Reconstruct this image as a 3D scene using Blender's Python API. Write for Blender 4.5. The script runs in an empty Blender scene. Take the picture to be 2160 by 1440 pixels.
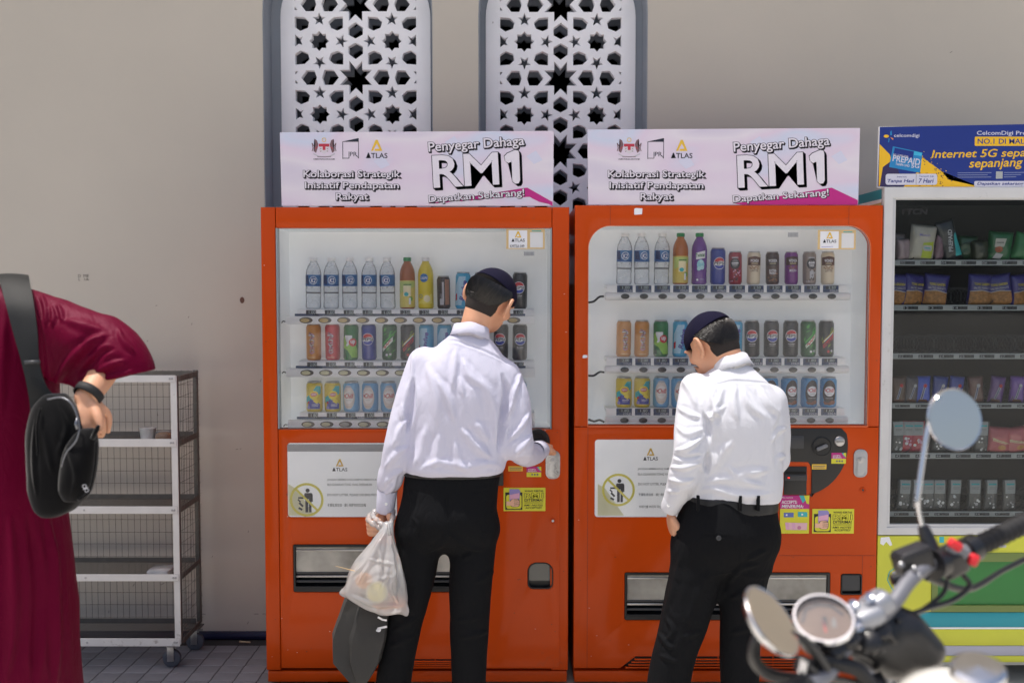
import bpy, bmesh, math, random
import numpy as np
from mathutils import Vector, Matrix, noise
random.seed(7); np.random.seed(7)
SC = bpy.context.scene
COL = SC.collection
R = math.radians

# ------------------------------------------------------------------ camera
CAMY, CAMZ, FPX, PITCH = -3.87, 1.567, 2100.0, R(3.0)
cam_d = bpy.data.cameras.new('camera'); cam = bpy.data.objects.new('camera', cam_d); COL.objects.link(cam)
cam.location = (0, CAMY, CAMZ); cam.rotation_euler = (R(90) - PITCH, 0, 0)
cam_d.sensor_width = 36; cam_d.lens = 35.0; cam_d.clip_start = 0.05; cam_d.clip_end = 500
cam_d.dof.use_dof = True; cam_d.dof.focus_distance = 3.62; cam_d.dof.aperture_fstop = 2.4
SC.camera = cam
# ------------------------------------------------------------------ sky and sun (steep tropical noon, from the upper left, along the wall)
SUN = Vector((-0.24, -0.03, 0.97)).normalized()
world = bpy.data.worlds.new('World'); SC.world = world; world.use_nodes = True
wn = world.node_tree; bg = wn.nodes['Background']
sky = wn.nodes.new('ShaderNodeTexSky'); sky.sky_type = 'NISHITA'; sky.sun_disc = False
sky.sun_elevation = math.asin(SUN.z); sky.sun_rotation = math.atan2(SUN.x, SUN.y)
sky.air_density = 1.0; sky.dust_density = 5.0; sky.ozone_density = 1.0
wn.links.new(sky.outputs[0], bg.inputs[0]); bg.inputs[1].default_value = 0.13
sun_d = bpy.data.lights.new('sun', 'SUN'); sun_d.energy = 3.2; sun_d.angle = R(0.55); sun_d.color = (1, 0.955, 0.89)
sun = bpy.data.objects.new('sun', sun_d); COL.objects.link(sun)
sun.rotation_euler = SUN.to_track_quat('Z', 'Y').to_euler(); sun.location = (-3, -2, 9)
vs = SC.view_settings; vs.view_transform = 'Standard'; vs.look = 'None'; vs.gamma = 1; vs.exposure = 0.38
SC.cycles.use_denoising = True
SC.cycles.max_bounces = 10; SC.cycles.transparent_max_bounces = 24
SC.cycles.sample_clamp_indirect = 8

def at(px, py, Y):
    """photo pixel -> point on the vertical plane y = Y"""
    u, v = (px - 1080) / FPX, (720 - py) / FPX
    c, s = math.cos(PITCH), math.sin(PITCH)
    dy = c + v * s; dz = v * c - s
    t = (Y - CAMY) / dy
    return Vector((u * t, Y, CAMZ + dz * t))
def AX(px, Y=0.0): return at(px, 720, Y).x
def AZ(py, Y=0.0): return at(1080, py, Y).z
def mpp(Y): return (Y - CAMY) / math.cos(PITCH) / FPX

# ------------------------------------------------------------------ materials
def lin(c):
    c = c / 255.0
    return c / 12.92 if c <= 0.04045 else ((c + 0.055) / 1.055) ** 2.4
def C(r, g, b): return (lin(r), lin(g), lin(b), 1)
MATS = {}
def mat(name, col=None, rough=0.5, metal=0.0, coat=0.0, spec=0.5, sheen=0.0, bump=0, bscale=200, var=0, vscale=8, emit=0, sss=0, dirt=0, wrinkle=0, stint=None):
    """principled material; var = brightness mottling, bump = fine relief, dirt = speckled wear"""
    if name in MATS: return MATS[name]
    m = bpy.data.materials.new(name); m.use_nodes = True; MATS[name] = m
    n = m.node_tree; b = n.nodes['Principled BSDF']
    b.inputs['Base Color'].default_value = col
    b.inputs['Roughness'].default_value = rough; b.inputs['Metallic'].default_value = metal
    b.inputs['Coat Weight'].default_value = coat; b.inputs['Coat Roughness'].default_value = 0.12
    b.inputs['Specular IOR Level'].default_value = spec
    if stint: b.inputs['Specular Tint'].default_value = stint
    if sheen: b.inputs['Sheen Weight'].default_value = sheen; b.inputs['Sheen Roughness'].default_value = 0.4
    if emit: b.inputs['Emission Color'].default_value = col; b.inputs['Emission Strength'].default_value = emit
    if sss:
        b.inputs['Subsurface Weight'].default_value = sss; b.inputs['Subsurface Radius'].default_value = (0.012, 0.005, 0.003)
        b.inputs['Subsurface Scale'].default_value = 0.6
    def tex(scale, detail=6):
        tc = n.nodes.new('ShaderNodeTexCoord'); t = n.nodes.new('ShaderNodeTexNoise')
        t.inputs['Scale'].default_value = scale; t.inputs['Detail'].default_value = detail
        n.links.new(tc.outputs['Object'], t.inputs['Vector']); return t
    src = None
    if var:
        t = tex(vscale); mx = n.nodes.new('ShaderNodeMix'); mx.data_type = 'RGBA'
        mx.inputs['A'].default_value = tuple(max(0, c * (1 - var)) for c in col[:3]) + (1,)
        mx.inputs['B'].default_value = tuple(min(1, c * (1 + var)) for c in col[:3]) + (1,)
        mr = n.nodes.new('ShaderNodeMapRange'); mr.inputs[1].default_value = 0.3; mr.inputs[2].default_value = 0.7
        n.links.new(t.outputs[0], mr.inputs[0]); n.links.new(mr.outputs[0], mx.inputs['Factor'])
        src = mx.outputs['Result']
        mr2 = n.nodes.new('ShaderNodeMapRange'); mr2.inputs[3].default_value = rough * 0.85; mr2.inputs[4].default_value = min(1, rough * 1.2)
        n.links.new(t.outputs[0], mr2.inputs[0]); n.links.new(mr2.outputs[0], b.inputs['Roughness'])
    if dirt:
        t = tex(60, 3); t2 = tex(3, 4); ma = n.nodes.new('ShaderNodeMath'); ma.operation = 'MULTIPLY'
        n.links.new(t.outputs[0], ma.inputs[0]); n.links.new(t2.outputs[0], ma.inputs[1])
        mr = n.nodes.new('ShaderNodeMapRange'); mr.inputs[1].default_value = 0.36; mr.inputs[2].default_value = 0.46; mr.inputs[4].default_value = dirt
        n.links.new(ma.outputs[0], mr.inputs[0])
        mx = n.nodes.new('ShaderNodeMix'); mx.data_type = 'RGBA'; mx.inputs['B'].default_value = C(96, 82, 70)
        if src is None: mx.inputs['A'].default_value = col
        else: n.links.new(src, mx.inputs['A'])
        n.links.new(mr.outputs[0], mx.inputs['Factor']); src = mx.outputs['Result']
    if src is not None: n.links.new(src, b.inputs['Base Color'])
    if wrinkle:
        tc = n.nodes.new('ShaderNodeTexCoord'); mp = n.nodes.new('ShaderNodeMapping'); mp.inputs['Scale'].default_value = (1, 1, .45); t = n.nodes.new('ShaderNodeTexNoise'); t.inputs['Scale'].default_value = 16; t.inputs['Detail'].default_value = 3; t.inputs['Distortion'].default_value = 1.4
        n.links.new(tc.outputs['Object'], mp.inputs[0]); n.links.new(mp.outputs[0], t.inputs['Vector'])
        ab = n.nodes.new('ShaderNodeMath'); ab.operation = 'SUBTRACT'; ab.inputs[1].default_value = .5; a2 = n.nodes.new('ShaderNodeMath'); a2.operation = 'ABSOLUTE'; n.links.new(t.outputs[0], ab.inputs[0]); n.links.new(ab.outputs[0], a2.inputs[0])
        wb_ = n.nodes.new('ShaderNodeBump'); wb_.inputs['Strength'].default_value = wrinkle; wb_.inputs['Distance'].default_value = .02; n.links.new(a2.outputs[0], wb_.inputs['Height']); n.links.new(wb_.outputs[0], b.inputs['Normal'])
    if bump:
        t = tex(bscale); bp = n.nodes.new('ShaderNodeBump'); bp.inputs['Strength'].default_value = bump; bp.inputs['Distance'].default_value = 0.002
        n.links.new(t.outputs[0], bp.inputs['Height']); n.links.new(bp.outputs[0], b.inputs['Normal'])
        if wrinkle: n.links.new(wb_.outputs[0], bp.inputs['Normal'])
    return m
def ink(name, r, g, b): return mat('ink_' + name, C(r, g, b), 0.45)
def pane_material(name, tint=(1, 1, 1, 1), haze=0.04, ior=1.45, rough=0.02, hazecol=(0.75, 0.77, 0.8, 1)):
    """thin glass: clear, mirrored by fresnel, with a film of dust"""
    if name in MATS: return MATS[name]
    m = bpy.data.materials.new(name); m.use_nodes = True; MATS[name] = m
    n = m.node_tree; n.nodes.remove(n.nodes['Principled BSDF']); out = n.nodes['Material Output']
    tr = n.nodes.new('ShaderNodeBsdfTransparent'); tr.inputs[0].default_value = tint
    gl = n.nodes.new('ShaderNodeBsdfGlossy'); gl.inputs['Roughness'].default_value = rough
    fr = n.nodes.new('ShaderNodeFresnel'); fr.inputs[0].default_value = ior
    df = n.nodes.new('ShaderNodeBsdfDiffuse'); df.inputs[0].default_value = hazecol
    tc = n.nodes.new('ShaderNodeTexCoord'); nz = n.nodes.new('ShaderNodeTexNoise'); nz.inputs['Scale'].default_value = 5; nz.inputs['Detail'].default_value = 7
    n.links.new(tc.outputs['Object'], nz.inputs['Vector'])
    mr = n.nodes.new('ShaderNodeMapRange'); mr.inputs[1].default_value = 0.3; mr.inputs[2].default_value = 0.75; mr.inputs[3].default_value = haze * 0.4; mr.inputs[4].default_value = haze * 1.8
    n.links.new(nz.outputs[0], mr.inputs[0])
    m1 = n.nodes.new('ShaderNodeMixShader'); m2 = n.nodes.new('ShaderNodeMixShader')
    n.links.new(mr.outputs[0], m1.inputs[0]); n.links.new(tr.outputs[0], m1.inputs[1]); n.links.new(df.outputs[0], m1.inputs[2])
    n.links.new(fr.outputs[0], m2.inputs[0]); n.links.new(m1.outputs[0], m2.inputs[1]); n.links.new(gl.outputs[0], m2.inputs[2])
    n.links.new(m2.outputs[0], out.inputs[0])
    return m

# ------------------------------------------------------------------ object helpers
def link(name, me, parent=None, loc=None, rot=None):
    o = bpy.data.objects.new(name, me); COL.objects.link(o)
    if parent is not None: o.parent = parent
    if loc is not None: o.location = loc
    if rot is not None: o.rotation_euler = rot
    return o
def tag(o, label, cat, group=None):
    o['label'] = label; o['category'] = cat
    if group: o['group'] = group
    return o
def root(name, loc, label, cat, group=None, rot=None):
    return tag(link(name, None, None, loc, rot), label, cat, group)
def struct(o): o['kind'] = 'structure'; return o
def mesh(name, v, f, m, smooth=False):
    me = bpy.data.meshes.new(name); me.from_pydata([tuple(p) for p in v], [], [tuple(p) for p in f]); me.update()
    for x in (m if isinstance(m, (list, tuple)) else [m]): me.materials.append(x)
    if smooth: me.polygons.foreach_set('use_smooth', [True] * len(me.polygons))
    return me
def from_bm(bm, name, m, smooth=None):
    me = bpy.data.meshes.new(name); bm.to_mesh(me); bm.free()
    for x in (m if isinstance(m, (list, tuple)) else [m]): me.materials.append(x)
    if smooth is not None:
        me.polygons.foreach_set('use_smooth', [not (smooth < 180 and max(abs(c) for c in p.normal) > .9995) for p in me.polygons])
        if smooth < 180: me.set_sharp_from_angle(angle=R(smooth))
    return me
def bm_box(bm, x0, x1, y0, y1, z0, z1, bev=0.0, seg=2):
    r = bmesh.ops.create_cube(bm, size=1)
    vs_ = r['verts']
    for v in vs_:
        v.co = Vector(((x0 + x1) / 2 + v.co.x * (x1 - x0), (y0 + y1) / 2 + v.co.y * (y1 - y0), (z0 + z1) / 2 + v.co.z * (z1 - z0)))
    if bev:
        es = list({e for v in vs_ for e in v.link_edges})
        bmesh.ops.bevel(bm, geom=es, offset=bev, segments=seg, profile=0.5, affect='EDGES')
def box(name, x0, x1, y0, y1, z0, z1, m, parent=None, bev=0.0, seg=2):
    bm = bmesh.new(); bm_box(bm, x0, x1, y0, y1, z0, z1, bev, seg)
    return link(name, from_bm(bm, name, m, 40 if bev else None), parent)
def lathe_data(prof, n=24, axis='Z'):
    v, f = [], []
    for (r, z) in prof:
        for k in range(n):
            a = 2 * math.pi * k / n
            v.append((r * math.cos(a), r * math.sin(a), z))
    for i in range(len(prof) - 1):
        for k in range(n):
            k2 = (k + 1) % n
            f.append((i * n + k, i * n + k2, (i + 1) * n + k2, (i + 1) * n + k))
    if prof[0][0] > 1e-6: f.append(tuple(range(n - 1, -1, -1)))
    if prof[-1][0] > 1e-6: f.append(tuple((len(prof) - 1) * n + k for k in range(n)))
    if axis == 'Y': v = [(x, -z, y) for x, y, z in v]           # profile height comes out towards the viewer (-y)
    return v, f
def lathe(name, prof, m, parent=None, n=24, axis='Z', loc=None, rot=None, sharp=35):
    v, f = lathe_data(prof, n, axis)
    me = mesh(name, v, f, m, True); me.set_sharp_from_angle(angle=R(sharp))
    return link(name, me, parent, loc, rot)
def tube_data(pts, rad, n=10, cap=True):
    pts = [Vector(p) for p in pts]; rads = rad if isinstance(rad, (list, tuple)) else [rad] * len(pts)
    v, f = [], []; prev = None
    for i, p in enumerate(pts):
        t = (pts[min(i + 1, len(pts) - 1)] - pts[max(i - 1, 0)]).normalized()
        if prev is None:
            a = Vector((0, 0, 1)) if abs(t.z) < 0.9 else Vector((1, 0, 0))
            nn = t.cross(a).normalized()
        else:
            nn = (prev - t * prev.dot(t)).normalized()
        prev = nn; bb = t.cross(nn)
        for k in range(n):
            a = 2 * math.pi * k / n
            v.append(p + (nn * math.cos(a) + bb * math.sin(a)) * rads[i])
    for i in range(len(pts) - 1):
        for k in range(n):
            k2 = (k + 1) % n
            f.append((i * n + k, i * n + k2, (i + 1) * n + k2, (i + 1) * n + k))
    if cap:
        f.append(tuple(range(n - 1, -1, -1))); f.append(tuple((len(pts) - 1) * n + k for k in range(n)))
    return v, f
def tube(name, pts, rad, m, parent=None, n=10, sharp=40):
    v, f = tube_data(pts, rad, n); me = mesh(name, v, f, m, True); me.set_sharp_from_angle(angle=R(sharp))
    return link(name, me, parent)
def multi_tube(name, paths, rad, m, parent=None, n=5):
    V, F = [], []
    for p in paths:
        v, f = tube_data(p, rad, n); o = len(V); V += v; F += [tuple(i + o for i in q) for q in f]
    return link(name, mesh(name, V, F, m, True), parent)
def spline(pts, k=8):
    """Catmull-Rom through points"""
    P = [Vector(p) for p in pts]; P = [P[0] * 2 - P[1]] + P + [P[-1] * 2 - P[-2]]
    out = []
    for i in range(1, len(P) - 2):
        for j in range(k):
            t = j / k; a, b, c, d = P[i - 1], P[i], P[i + 1], P[i + 2]
            out.append(0.5 * ((2 * b) + (c - a) * t + (2 * a - 5 * b + 4 * c - d) * t * t + (3 * b - a - 3 * c + d) * t ** 3))
    out.append(P[-2]); return out
def rr(x0, z0, x1, z1, r, n=6, corners=(1, 1, 1, 1)):
    """rounded rectangle outline, corners in order (x0,z0) (x1,z0) (x1,z1) (x0,z1)"""
    pts = []
    for i, (cx, cz, a0) in enumerate(((x0, z0, 180), (x1, z0, 270), (x1, z1, 0), (x0, z1, 90))):
        rad = r * corners[i]
        if rad <= 1e-6: pts.append((cx, cz)); continue
        ox = cx + (rad if cx == x0 else -rad); oz = cz + (rad if cz == z0 else -rad)
        for k in range(n + 1):
            a = R(a0 + 90 * k / n); pts.append((ox + rad * math.cos(a), oz + rad * math.sin(a)))
    return pts
def prism_mesh(name, outer, holes, y0, y1, m, bev=0.0, smooth=40):
    """outline in x,z with holes, filled and given depth from y0 (front) to y1"""
    cu = bpy.data.curves.new(name, 'CURVE'); cu.dimensions = '2D'; cu.fill_mode = 'BOTH'
    for loop in [outer] + list(holes):
        s = cu.splines.new('POLY'); s.points.add(len(loop) - 1)
        for p, (x, z) in zip(s.points, loop): p.co = (x, z, 0, 1)
        s.use_cyclic_u = True
    cu.extrude = (y1 - y0) / 2 - bev
    if bev: cu.bevel_depth = bev; cu.bevel_resolution = 2; cu.offset = -bev
    o = bpy.data.objects.new(name, cu)
    me = bpy.data.meshes.new_from_object(o)
    bpy.data.objects.remove(o); bpy.data.curves.remove(cu)
    bm = bmesh.new(); bm.from_mesh(me); bpy.data.meshes.remove(me)
    bmesh.ops.remove_doubles(bm, verts=bm.verts, dist=1e-6)
    yc = (y0 + y1) / 2
    for v in bm.verts: v.co = Vector((v.co.x, yc - v.co.z, v.co.y))
    bmesh.ops.recalc_face_normals(bm, faces=bm.faces)
    return from_bm(bm, name, m, smooth)
def prism(name, outer, holes, y0, y1, m, parent=None, bev=0.0, smooth=40):
    return link(name, prism_mesh(name, outer, holes, y0, y1, m, bev, smooth), parent)

# ------------------------------------------------------------------ flat print: polygons and lettering as thin sheets
TXT = {}
def glyphs(s, bold=0.0, shear=0.0, res=3):
    key = (s, round(bold, 4), shear, res)
    if key in TXT: return TXT[key]
    cu = bpy.data.curves.new('t', 'FONT'); cu.body = s; cu.size = 1; cu.offset = bold; cu.shear = shear; cu.resolution_u = res
    o = bpy.data.objects.new('t', cu)
    me = bpy.data.meshes.new_from_object(o)
    v = [(p.co.x, p.co.y) for p in me.vertices]; f = [tuple(p.vertices) for p in me.polygons]
    bpy.data.objects.remove(o); bpy.data.curves.remove(cu); bpy.data.meshes.remove(me)
    TXT[key] = (v, f); return v, f
class Art:
    def __init__(s): s.items = []
    def poly(s, pts, m, layer=1): s.items.append((list(pts), [tuple(range(len(pts)))], m, layer)); return s
    def rect(s, x0, y0, x1, y1, m, layer=1): return s.poly([(x0, y0), (x1, y0), (x1, y1), (x0, y1)], m, layer)
    def rrect(s, x0, y0, x1, y1, r, m, layer=1): return s.poly(rr(x0, y0, x1, y1, r, 5), m, layer)
    def disc(s, cx, cy, rx, m, layer=1, ry=None, n=28, a0=0, a1=360):
        ry = ry or rx; full = a1 - a0 >= 360
        return s.poly([(cx + rx * math.cos(R(a0 + (a1 - a0) * k / (n if full else n - 1))), cy + ry * math.sin(R(a0 + (a1 - a0) * k / (n if full else n - 1)))) for k in range(n)], m, layer)
    def ring(s, cx, cy, r0, r1, m, layer=1, n=32, sy=1.0):
        v = [(cx + r * math.cos(2 * math.pi * k / n), cy + sy * r * math.sin(2 * math.pi * k / n)) for r in (r0, r1) for k in range(n)]
        s.items.append((v, [(k, (k + 1) % n, n + (k + 1) % n, n + k) for k in range(n)], m, layer)); return s
    def line(s, pts, w, m, layer=1):
        v, f = [], []
        for i in range(len(pts) - 1):
            (x0, y0), (x1, y1) = pts[i], pts[i + 1]; L = math.hypot(x1 - x0, y1 - y0) or 1
            nx, ny = -(y1 - y0) / L * w / 2, (x1 - x0) / L * w / 2; ex, ey = (x1 - x0) / L * w * 0.3, (y1 - y0) / L * w * 0.3
            b = len(v); v += [(x0 + nx - ex, y0 + ny - ey), (x0 - nx - ex, y0 - ny - ey), (x1 - nx + ex, y1 - ny + ey), (x1 + nx + ex, y1 + ny + ey)]; f.append((b, b + 1, b + 2, b + 3))
        s.items.append((v, f, m, layer)); return s
    def text(s, t, x0, y0, x1, y1, m, layer=2, bold=0.01, extra=0.0, rot=0, shear=0.0, dx=0, dy=0, yup=False):
        """lettering fitted to the box; rot in degrees counter-clockwise as seen"""
        bv, _ = glyphs(t, bold, shear); v, f = glyphs(t, bold + extra, shear)
        if not bv: return s
        ax0, ax1 = min(p[0] for p in bv), max(p[0] for p in bv); ay0, ay1 = min(p[1] for p in bv), max(p[1] for p in bv)
        sx, sy = (x1 - x0) / (ax1 - ax0), abs(y1 - y0) / max(ay1 - ay0, 1e-6)
        cx, cy = (x0 + x1) / 2, (y0 + y1) / 2; c, q = math.cos(R(rot)), math.sin(R(rot)); sg = 1 if yup else -1
        out = []
        for (x, y) in v:
            X = (x - (ax0 + ax1) / 2) * sx; Y = (y - (ay0 + ay1) / 2) * sy
            out.append((cx + X * c - Y * q + dx, cy + sg * (X * q + Y * c) + dy))
        s.items.append((out, f, m, layer)); return s
    def shadow_text(s, t, x0, y0, x1, y1, face, dark, layer=3, bold=0.02, outline=0.03, steps=4, sx=1.0, sy=1.0, rot=0):
        for k in range(steps, -1, -1):
            s.text(t, x0, y0, x1, y1, dark, layer, bold, outline, rot, dx=sx * k, dy=sy * k)
        s.text(t, x0, y0, x1, y1, face, layer + 1, bold, 0.0, rot); return s
    def build(s, name, parent, scale, ox, oy, loc=(0, 0, 0), wrap=None, yup=False, gap=0.0004, slices=None):
        bm = bmesh.new(); mats = []
        for (v, f, m, layer) in s.items:
            if m not in mats: mats.append(m)
            mi = mats.index(m)
            bvs = [bm.verts.new(((x - ox) * scale, -layer * gap, (y - oy) * scale * (1 if yup else -1))) for x, y in v]
            for q in f:
                try:
                    fc = bm.faces.new([bvs[i] for i in q]); fc.material_index = mi
                except ValueError: pass
        bmesh.ops.triangulate(bm, faces=[f for f in bm.faces if len(f.verts) > 4])
        if wrap:
            step = slices or wrap * 0.22; k = -12
            for k in range(-14, 15):
                bmesh.ops.bisect_plane(bm, geom=bm.verts[:] + bm.edges[:] + bm.faces[:], plane_co=(k * step, 0, 0), plane_no=(1, 0, 0))
            for v in bm.verts:
                r = wrap - v.co.y; a = v.co.x / wrap
                v.co = Vector((r * math.sin(a), -r * math.cos(a), v.co.z))
        bm.normal_update()
        for fc in bm.faces:
            c = fc.calc_center_median()
            out = Vector((c.x, c.y, 0)) if wrap else Vector((0, -1, 0))
            if fc.normal.dot(out) < 0: fc.normal_flip()
        return link(name, from_bm(bm, name, mats), parent, loc)

# ------------------------------------------------------------------ shared materials
M_ORANGE = mat('orange_paint', C(198, 70, 0), 0.42, coat=0.2, spec=0.15, var=0.06, vscale=3, bump=0.03, bscale=90, dirt=0.12)
M_WHITE = mat('white_plastic', C(248, 248, 248), 0.4, var=0.02)
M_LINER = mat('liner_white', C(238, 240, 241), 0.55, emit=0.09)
M_BLACK = mat('black_plastic', C(24, 25, 27), 0.42, var=0.1)
M_DGREY = mat('dark_grey_plastic', C(52, 54, 58), 0.45)
M_CHROME = mat('chrome', C(215, 216, 220), 0.12, 1.0)
M_STEEL = mat('brushed_steel', C(176, 176, 178), 0.35, 1.0, var=0.08, vscale=30)
M_RUBBER = mat('black_rubber', C(26, 26, 28), 0.7)
M_GLASS = pane_material('display_glass', haze=0.03, ior=1.35)

# ================================================================== setting
WALLY = 0.54
M_WALL = mat('beige_wall_paint', C(191, 184, 173), 0.85, var=0.05, vscale=1.1, bump=0.16, bscale=45)
M_GREYP = mat('blue_grey_paint', C(140, 147, 156), 0.7, var=0.06, vscale=5)
M_GRILLE = mat('white_grille_paint', C(244, 244, 248), 0.75, var=0.03, vscale=6, bump=0.05, bscale=80)
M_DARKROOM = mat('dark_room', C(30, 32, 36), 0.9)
M_TILE = mat('grey_paving_tile', C(112, 113, 120), 0.6, var=0.12, vscale=9, bump=0.15, bscale=130, dirt=0.35)
M_GROUND = mat('paving_sheet', C(196, 191, 182), 0.85, var=0.1, vscale=3, bump=0.2, bscale=60)
M_NAVY = mat('navy_paint', C(24, 26, 58), 0.4, var=0.1)

g = bpy.data.meshes.new('pavement'); g = mesh('pavement', [(-60, -60, -.004), (60, -60, -.004), (60, 6, -.004), (-60, 6, -.004)], [(0, 1, 2, 3)], M_GROUND)
pavement = struct(link('pavement', g))
# the sunlit street apron in front, paler concrete
ap = struct(link('street_apron', mesh('street_apron', [(-60, -60, -.001), (60, -60, -.001), (60, -1.3, -.001), (-60, -1.3, -.001)], [(0, 1, 2, 3)], mat('pale_concrete', C(205, 200, 190), 0.9, var=0.08, vscale=1.5, bump=0.2, bscale=40))))
TW, TD = 0.0955, 0.079
bmt = bmesh.new(); bm_box(bmt, -TW / 2 + .0017, TW / 2 - .0017, -TD / 2 + .0017, TD / 2 - .0017, -.0125, 0, 0.0015, 1)
tile_mes = []
for k in range(4):
    m_ = mat('grey_paving_tile_%d' % k, tuple(c * (0.9, 1.0, 1.08, 0.97)[k] for c in C(112, 113, 120)[:3]) + (1,), 0.6, var=0.12, vscale=11 + k, bump=0.15, bscale=130, dirt=0.4)
    b2 = bmt.copy(); tile_mes.append(from_bm(b2, 'tile', m_))
struct(link('tile_bed', mesh('tile_bed', [(-2.6, -.3, -.002), (-.55, -.3, -.002), (-.55, WALLY, -.002), (-2.6, WALLY, -.002)], [(0, 1, 2, 3)], mat('dark_grout', C(44, 43, 46), .9))))
for i in range(-23, -7):
    for j in range(-2, 7):
        x, y = i * TW - 0.02 + 0.012 * j * 0.1, j * TD + 0.012
        if y + TD / 2 > WALLY - 0.03: continue
        o = link('tile', random.choice(tile_mes), pavement, (x, y, 0.0 - random.random() * .0006 + 0.004 - 0.004))

# ---- building wall with two arched grille windows
wall = root('building_wall', (0, WALLY, 0), 'beige painted building wall with two arched grille windows behind the machines', 'wall')
LW = [(AX(562, WALLY), AX(915, WALLY)), (AX(1010, WALLY), AX(1362, WALLY))]
ZB, ZS = AZ(600, WALLY), AZ(30, WALLY)
def arch(x0, x1, zb, zs, rise):
    cx, h = (x0 + x1) / 2, (x1 - x0) / 2
    return [(x0, zb), (x1, zb), (x1, zs)] + [(cx + h * math.cos(R(a)), zs + rise * math.sin(R(a))) for a in range(6, 180, 6)] + [(x0, zs)]
op = [arch(a, b, ZB, ZS, 0.5) for a, b in LW]
def loc_w(o, parent): o.parent = parent; o.matrix_parent_inverse = Matrix.Translation(parent.location).inverted(); return o
wf = loc_w(prism('wall_face', [(-7, -.02), (7, -.02), (7, 4.9), (-7, 4.9)], op, WALLY, WALLY + .25, M_WALL, smooth=30), wall)
SK = loc_w(box('skirting', -7, 7, WALLY - .028, WALLY - .0005, 0.0, 0.034, M_NAVY, bev=0.006), wall)
GY = 0.695
def mirror4(pts): return [pts, [(-x, y) for x, y in pts]]
def star(cx, cy, r, rin, n, a0):
    return [(cx + (r if k % 2 == 0 else rin) * math.cos(R(a0 + 180 * k / n)), cy + (r if k % 2 == 0 else rin) * math.sin(R(a0 + 180 * k / n))) for k in range(2 * n)]
def grille_holes():
    H = []
    for n in range(-3, 3):
        oy = n * 490
        L = [[(-43, -110), (0, -60), (43, -110), (43, -50), (110, -50), (62, 0), (110, 50), (46, 50), (46, 114), (0, 70), (-44, 114), (-44, 50), (-110, 50), (-61, 0), (-110, -50), (-43, -50)]]
        for s in (1, -1):
            L.append([(0, s * 122), (49, s * 157), (49, s * 205), (0, s * 231), (-48, s * 205), (-48, s * 157)])
            L += mirror4([(116, 2), (152, -50), (212, -50), (228, 2), (212, 50), (155, 50)])[:1] if s == 1 else mirror4([(116, 2), (152, -50), (212, -50), (228, 2), (212, 50), (155, 50)])[1:]
            L.append([(s * 264, 3), (s * 280, -46), (s * 334, -46), (s * 370, 3), (s * 334, 49), (s * 280, 49)])
            for q in (1, -1):
                L.append([(s * x, q * y) for x, y in ((392, 40), (410, 40), (410, 18))])
                L.append([(s * x, q * y) for x, y in ((313, 120), (345, 90), (410, 85), (410, 155), (373, 180), (322, 160))])
                L.append([(s * x, q * y) for x, y in ((85, 85), (148, 90), (182, 120), (168, 160), (122, 178), (85, 160))])
                L.append(star(s * 245, q * 102, 46, 19, 5, 90 * (1 if q < 0 else -1)))
            L.append(star(s * 246, 247, 67, 49, 8, 0))
            L.append(star(s * 97, 247, 46, 18, 5, 180 if s > 0 else 0))
            L.append([(s * x, 247 + y) for x, y in ((355, -31), (380, -18), (409, -43), (409, 37), (385, 19), (360, 25), (373, -3))])
        H += [[(x, y + oy) for x, y in l] for l in L]
    return H
GS = mpp(GY) / 3.27
holes2d = [[(x * GS, -y * GS) for x, y in h] for h in grille_holes()]
PW = 507 * GS
for wi, (pxc, pyc) in enumerate(((752, 165.5), (1182, 167))):
    c = at(pxc, pyc, GY)
    a, b = LW[wi]
    inner = arch(a + .004, b - .004, ZB + .004, ZS, 0.496)
    pan = arch(-PW, PW, ZB - c.z, ZS - c.z + .02, PW * 0.9)
    fr = loc_w(prism('grille_window', arch(a - .01, b + .01, ZB - .01, ZS, 0.51), [[(x + c.x, z + c.z) for x, z in arch(-PW, PW, ZB - c.z + .01, ZS - c.z + .02, PW * 0.9)]], GY - .012, GY + .04, M_GREYP), wall)
    rv = prism('reveal', op[wi], [inner], WALLY + .002, GY - .011, M_GREYP); rv.parent = fr; rv.matrix_parent_inverse = fr.matrix_local.inverted()
    ok = [h for h in holes2d if all(ZB - c.z + .05 < z < ZS - c.z + .24 for _, z in h)]
    gp = prism_mesh('grille_panel', pan, ok, GY - .02, GY + .018, M_GRILLE, bev=0.0015, smooth=30)
    bp = prism_mesh('rear_grille_panel', pan, ok, -.01, .01, mat('grey_rear_grille', C(122, 126, 134), 0.8))
    for nm, me, yo in (('grille_panel', gp, 0), ('rear_grille_panel', bp, GY + .13)):
        o = link(nm, me, fr, (c.x, yo - fr.location.y, c.z))
        o.matrix_parent_inverse = Matrix.Translation(wall.location).inverted() if False else Matrix.Identity(4)
        o.location = Vector((c.x, yo, c.z))
# dark room behind the grilles
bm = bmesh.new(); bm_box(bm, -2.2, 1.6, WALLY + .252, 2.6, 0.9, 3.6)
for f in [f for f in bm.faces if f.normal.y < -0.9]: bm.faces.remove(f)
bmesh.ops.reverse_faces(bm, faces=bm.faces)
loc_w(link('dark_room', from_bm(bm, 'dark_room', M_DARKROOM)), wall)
# stencil remains on the wall
A = Art(); k_ = ink('stencil', 70, 66, 64)
for t, x0, x1, y0, y1 in (('D', 168, 174, 579, 585), ('ME', 179, 191, 579, 585), ('L', 169, 173, 587, 592), ('?A', 180, 191, 587, 592)):
    A.text(t, x0, y0, x1, y1, k_, 1, 0.0)
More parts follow.
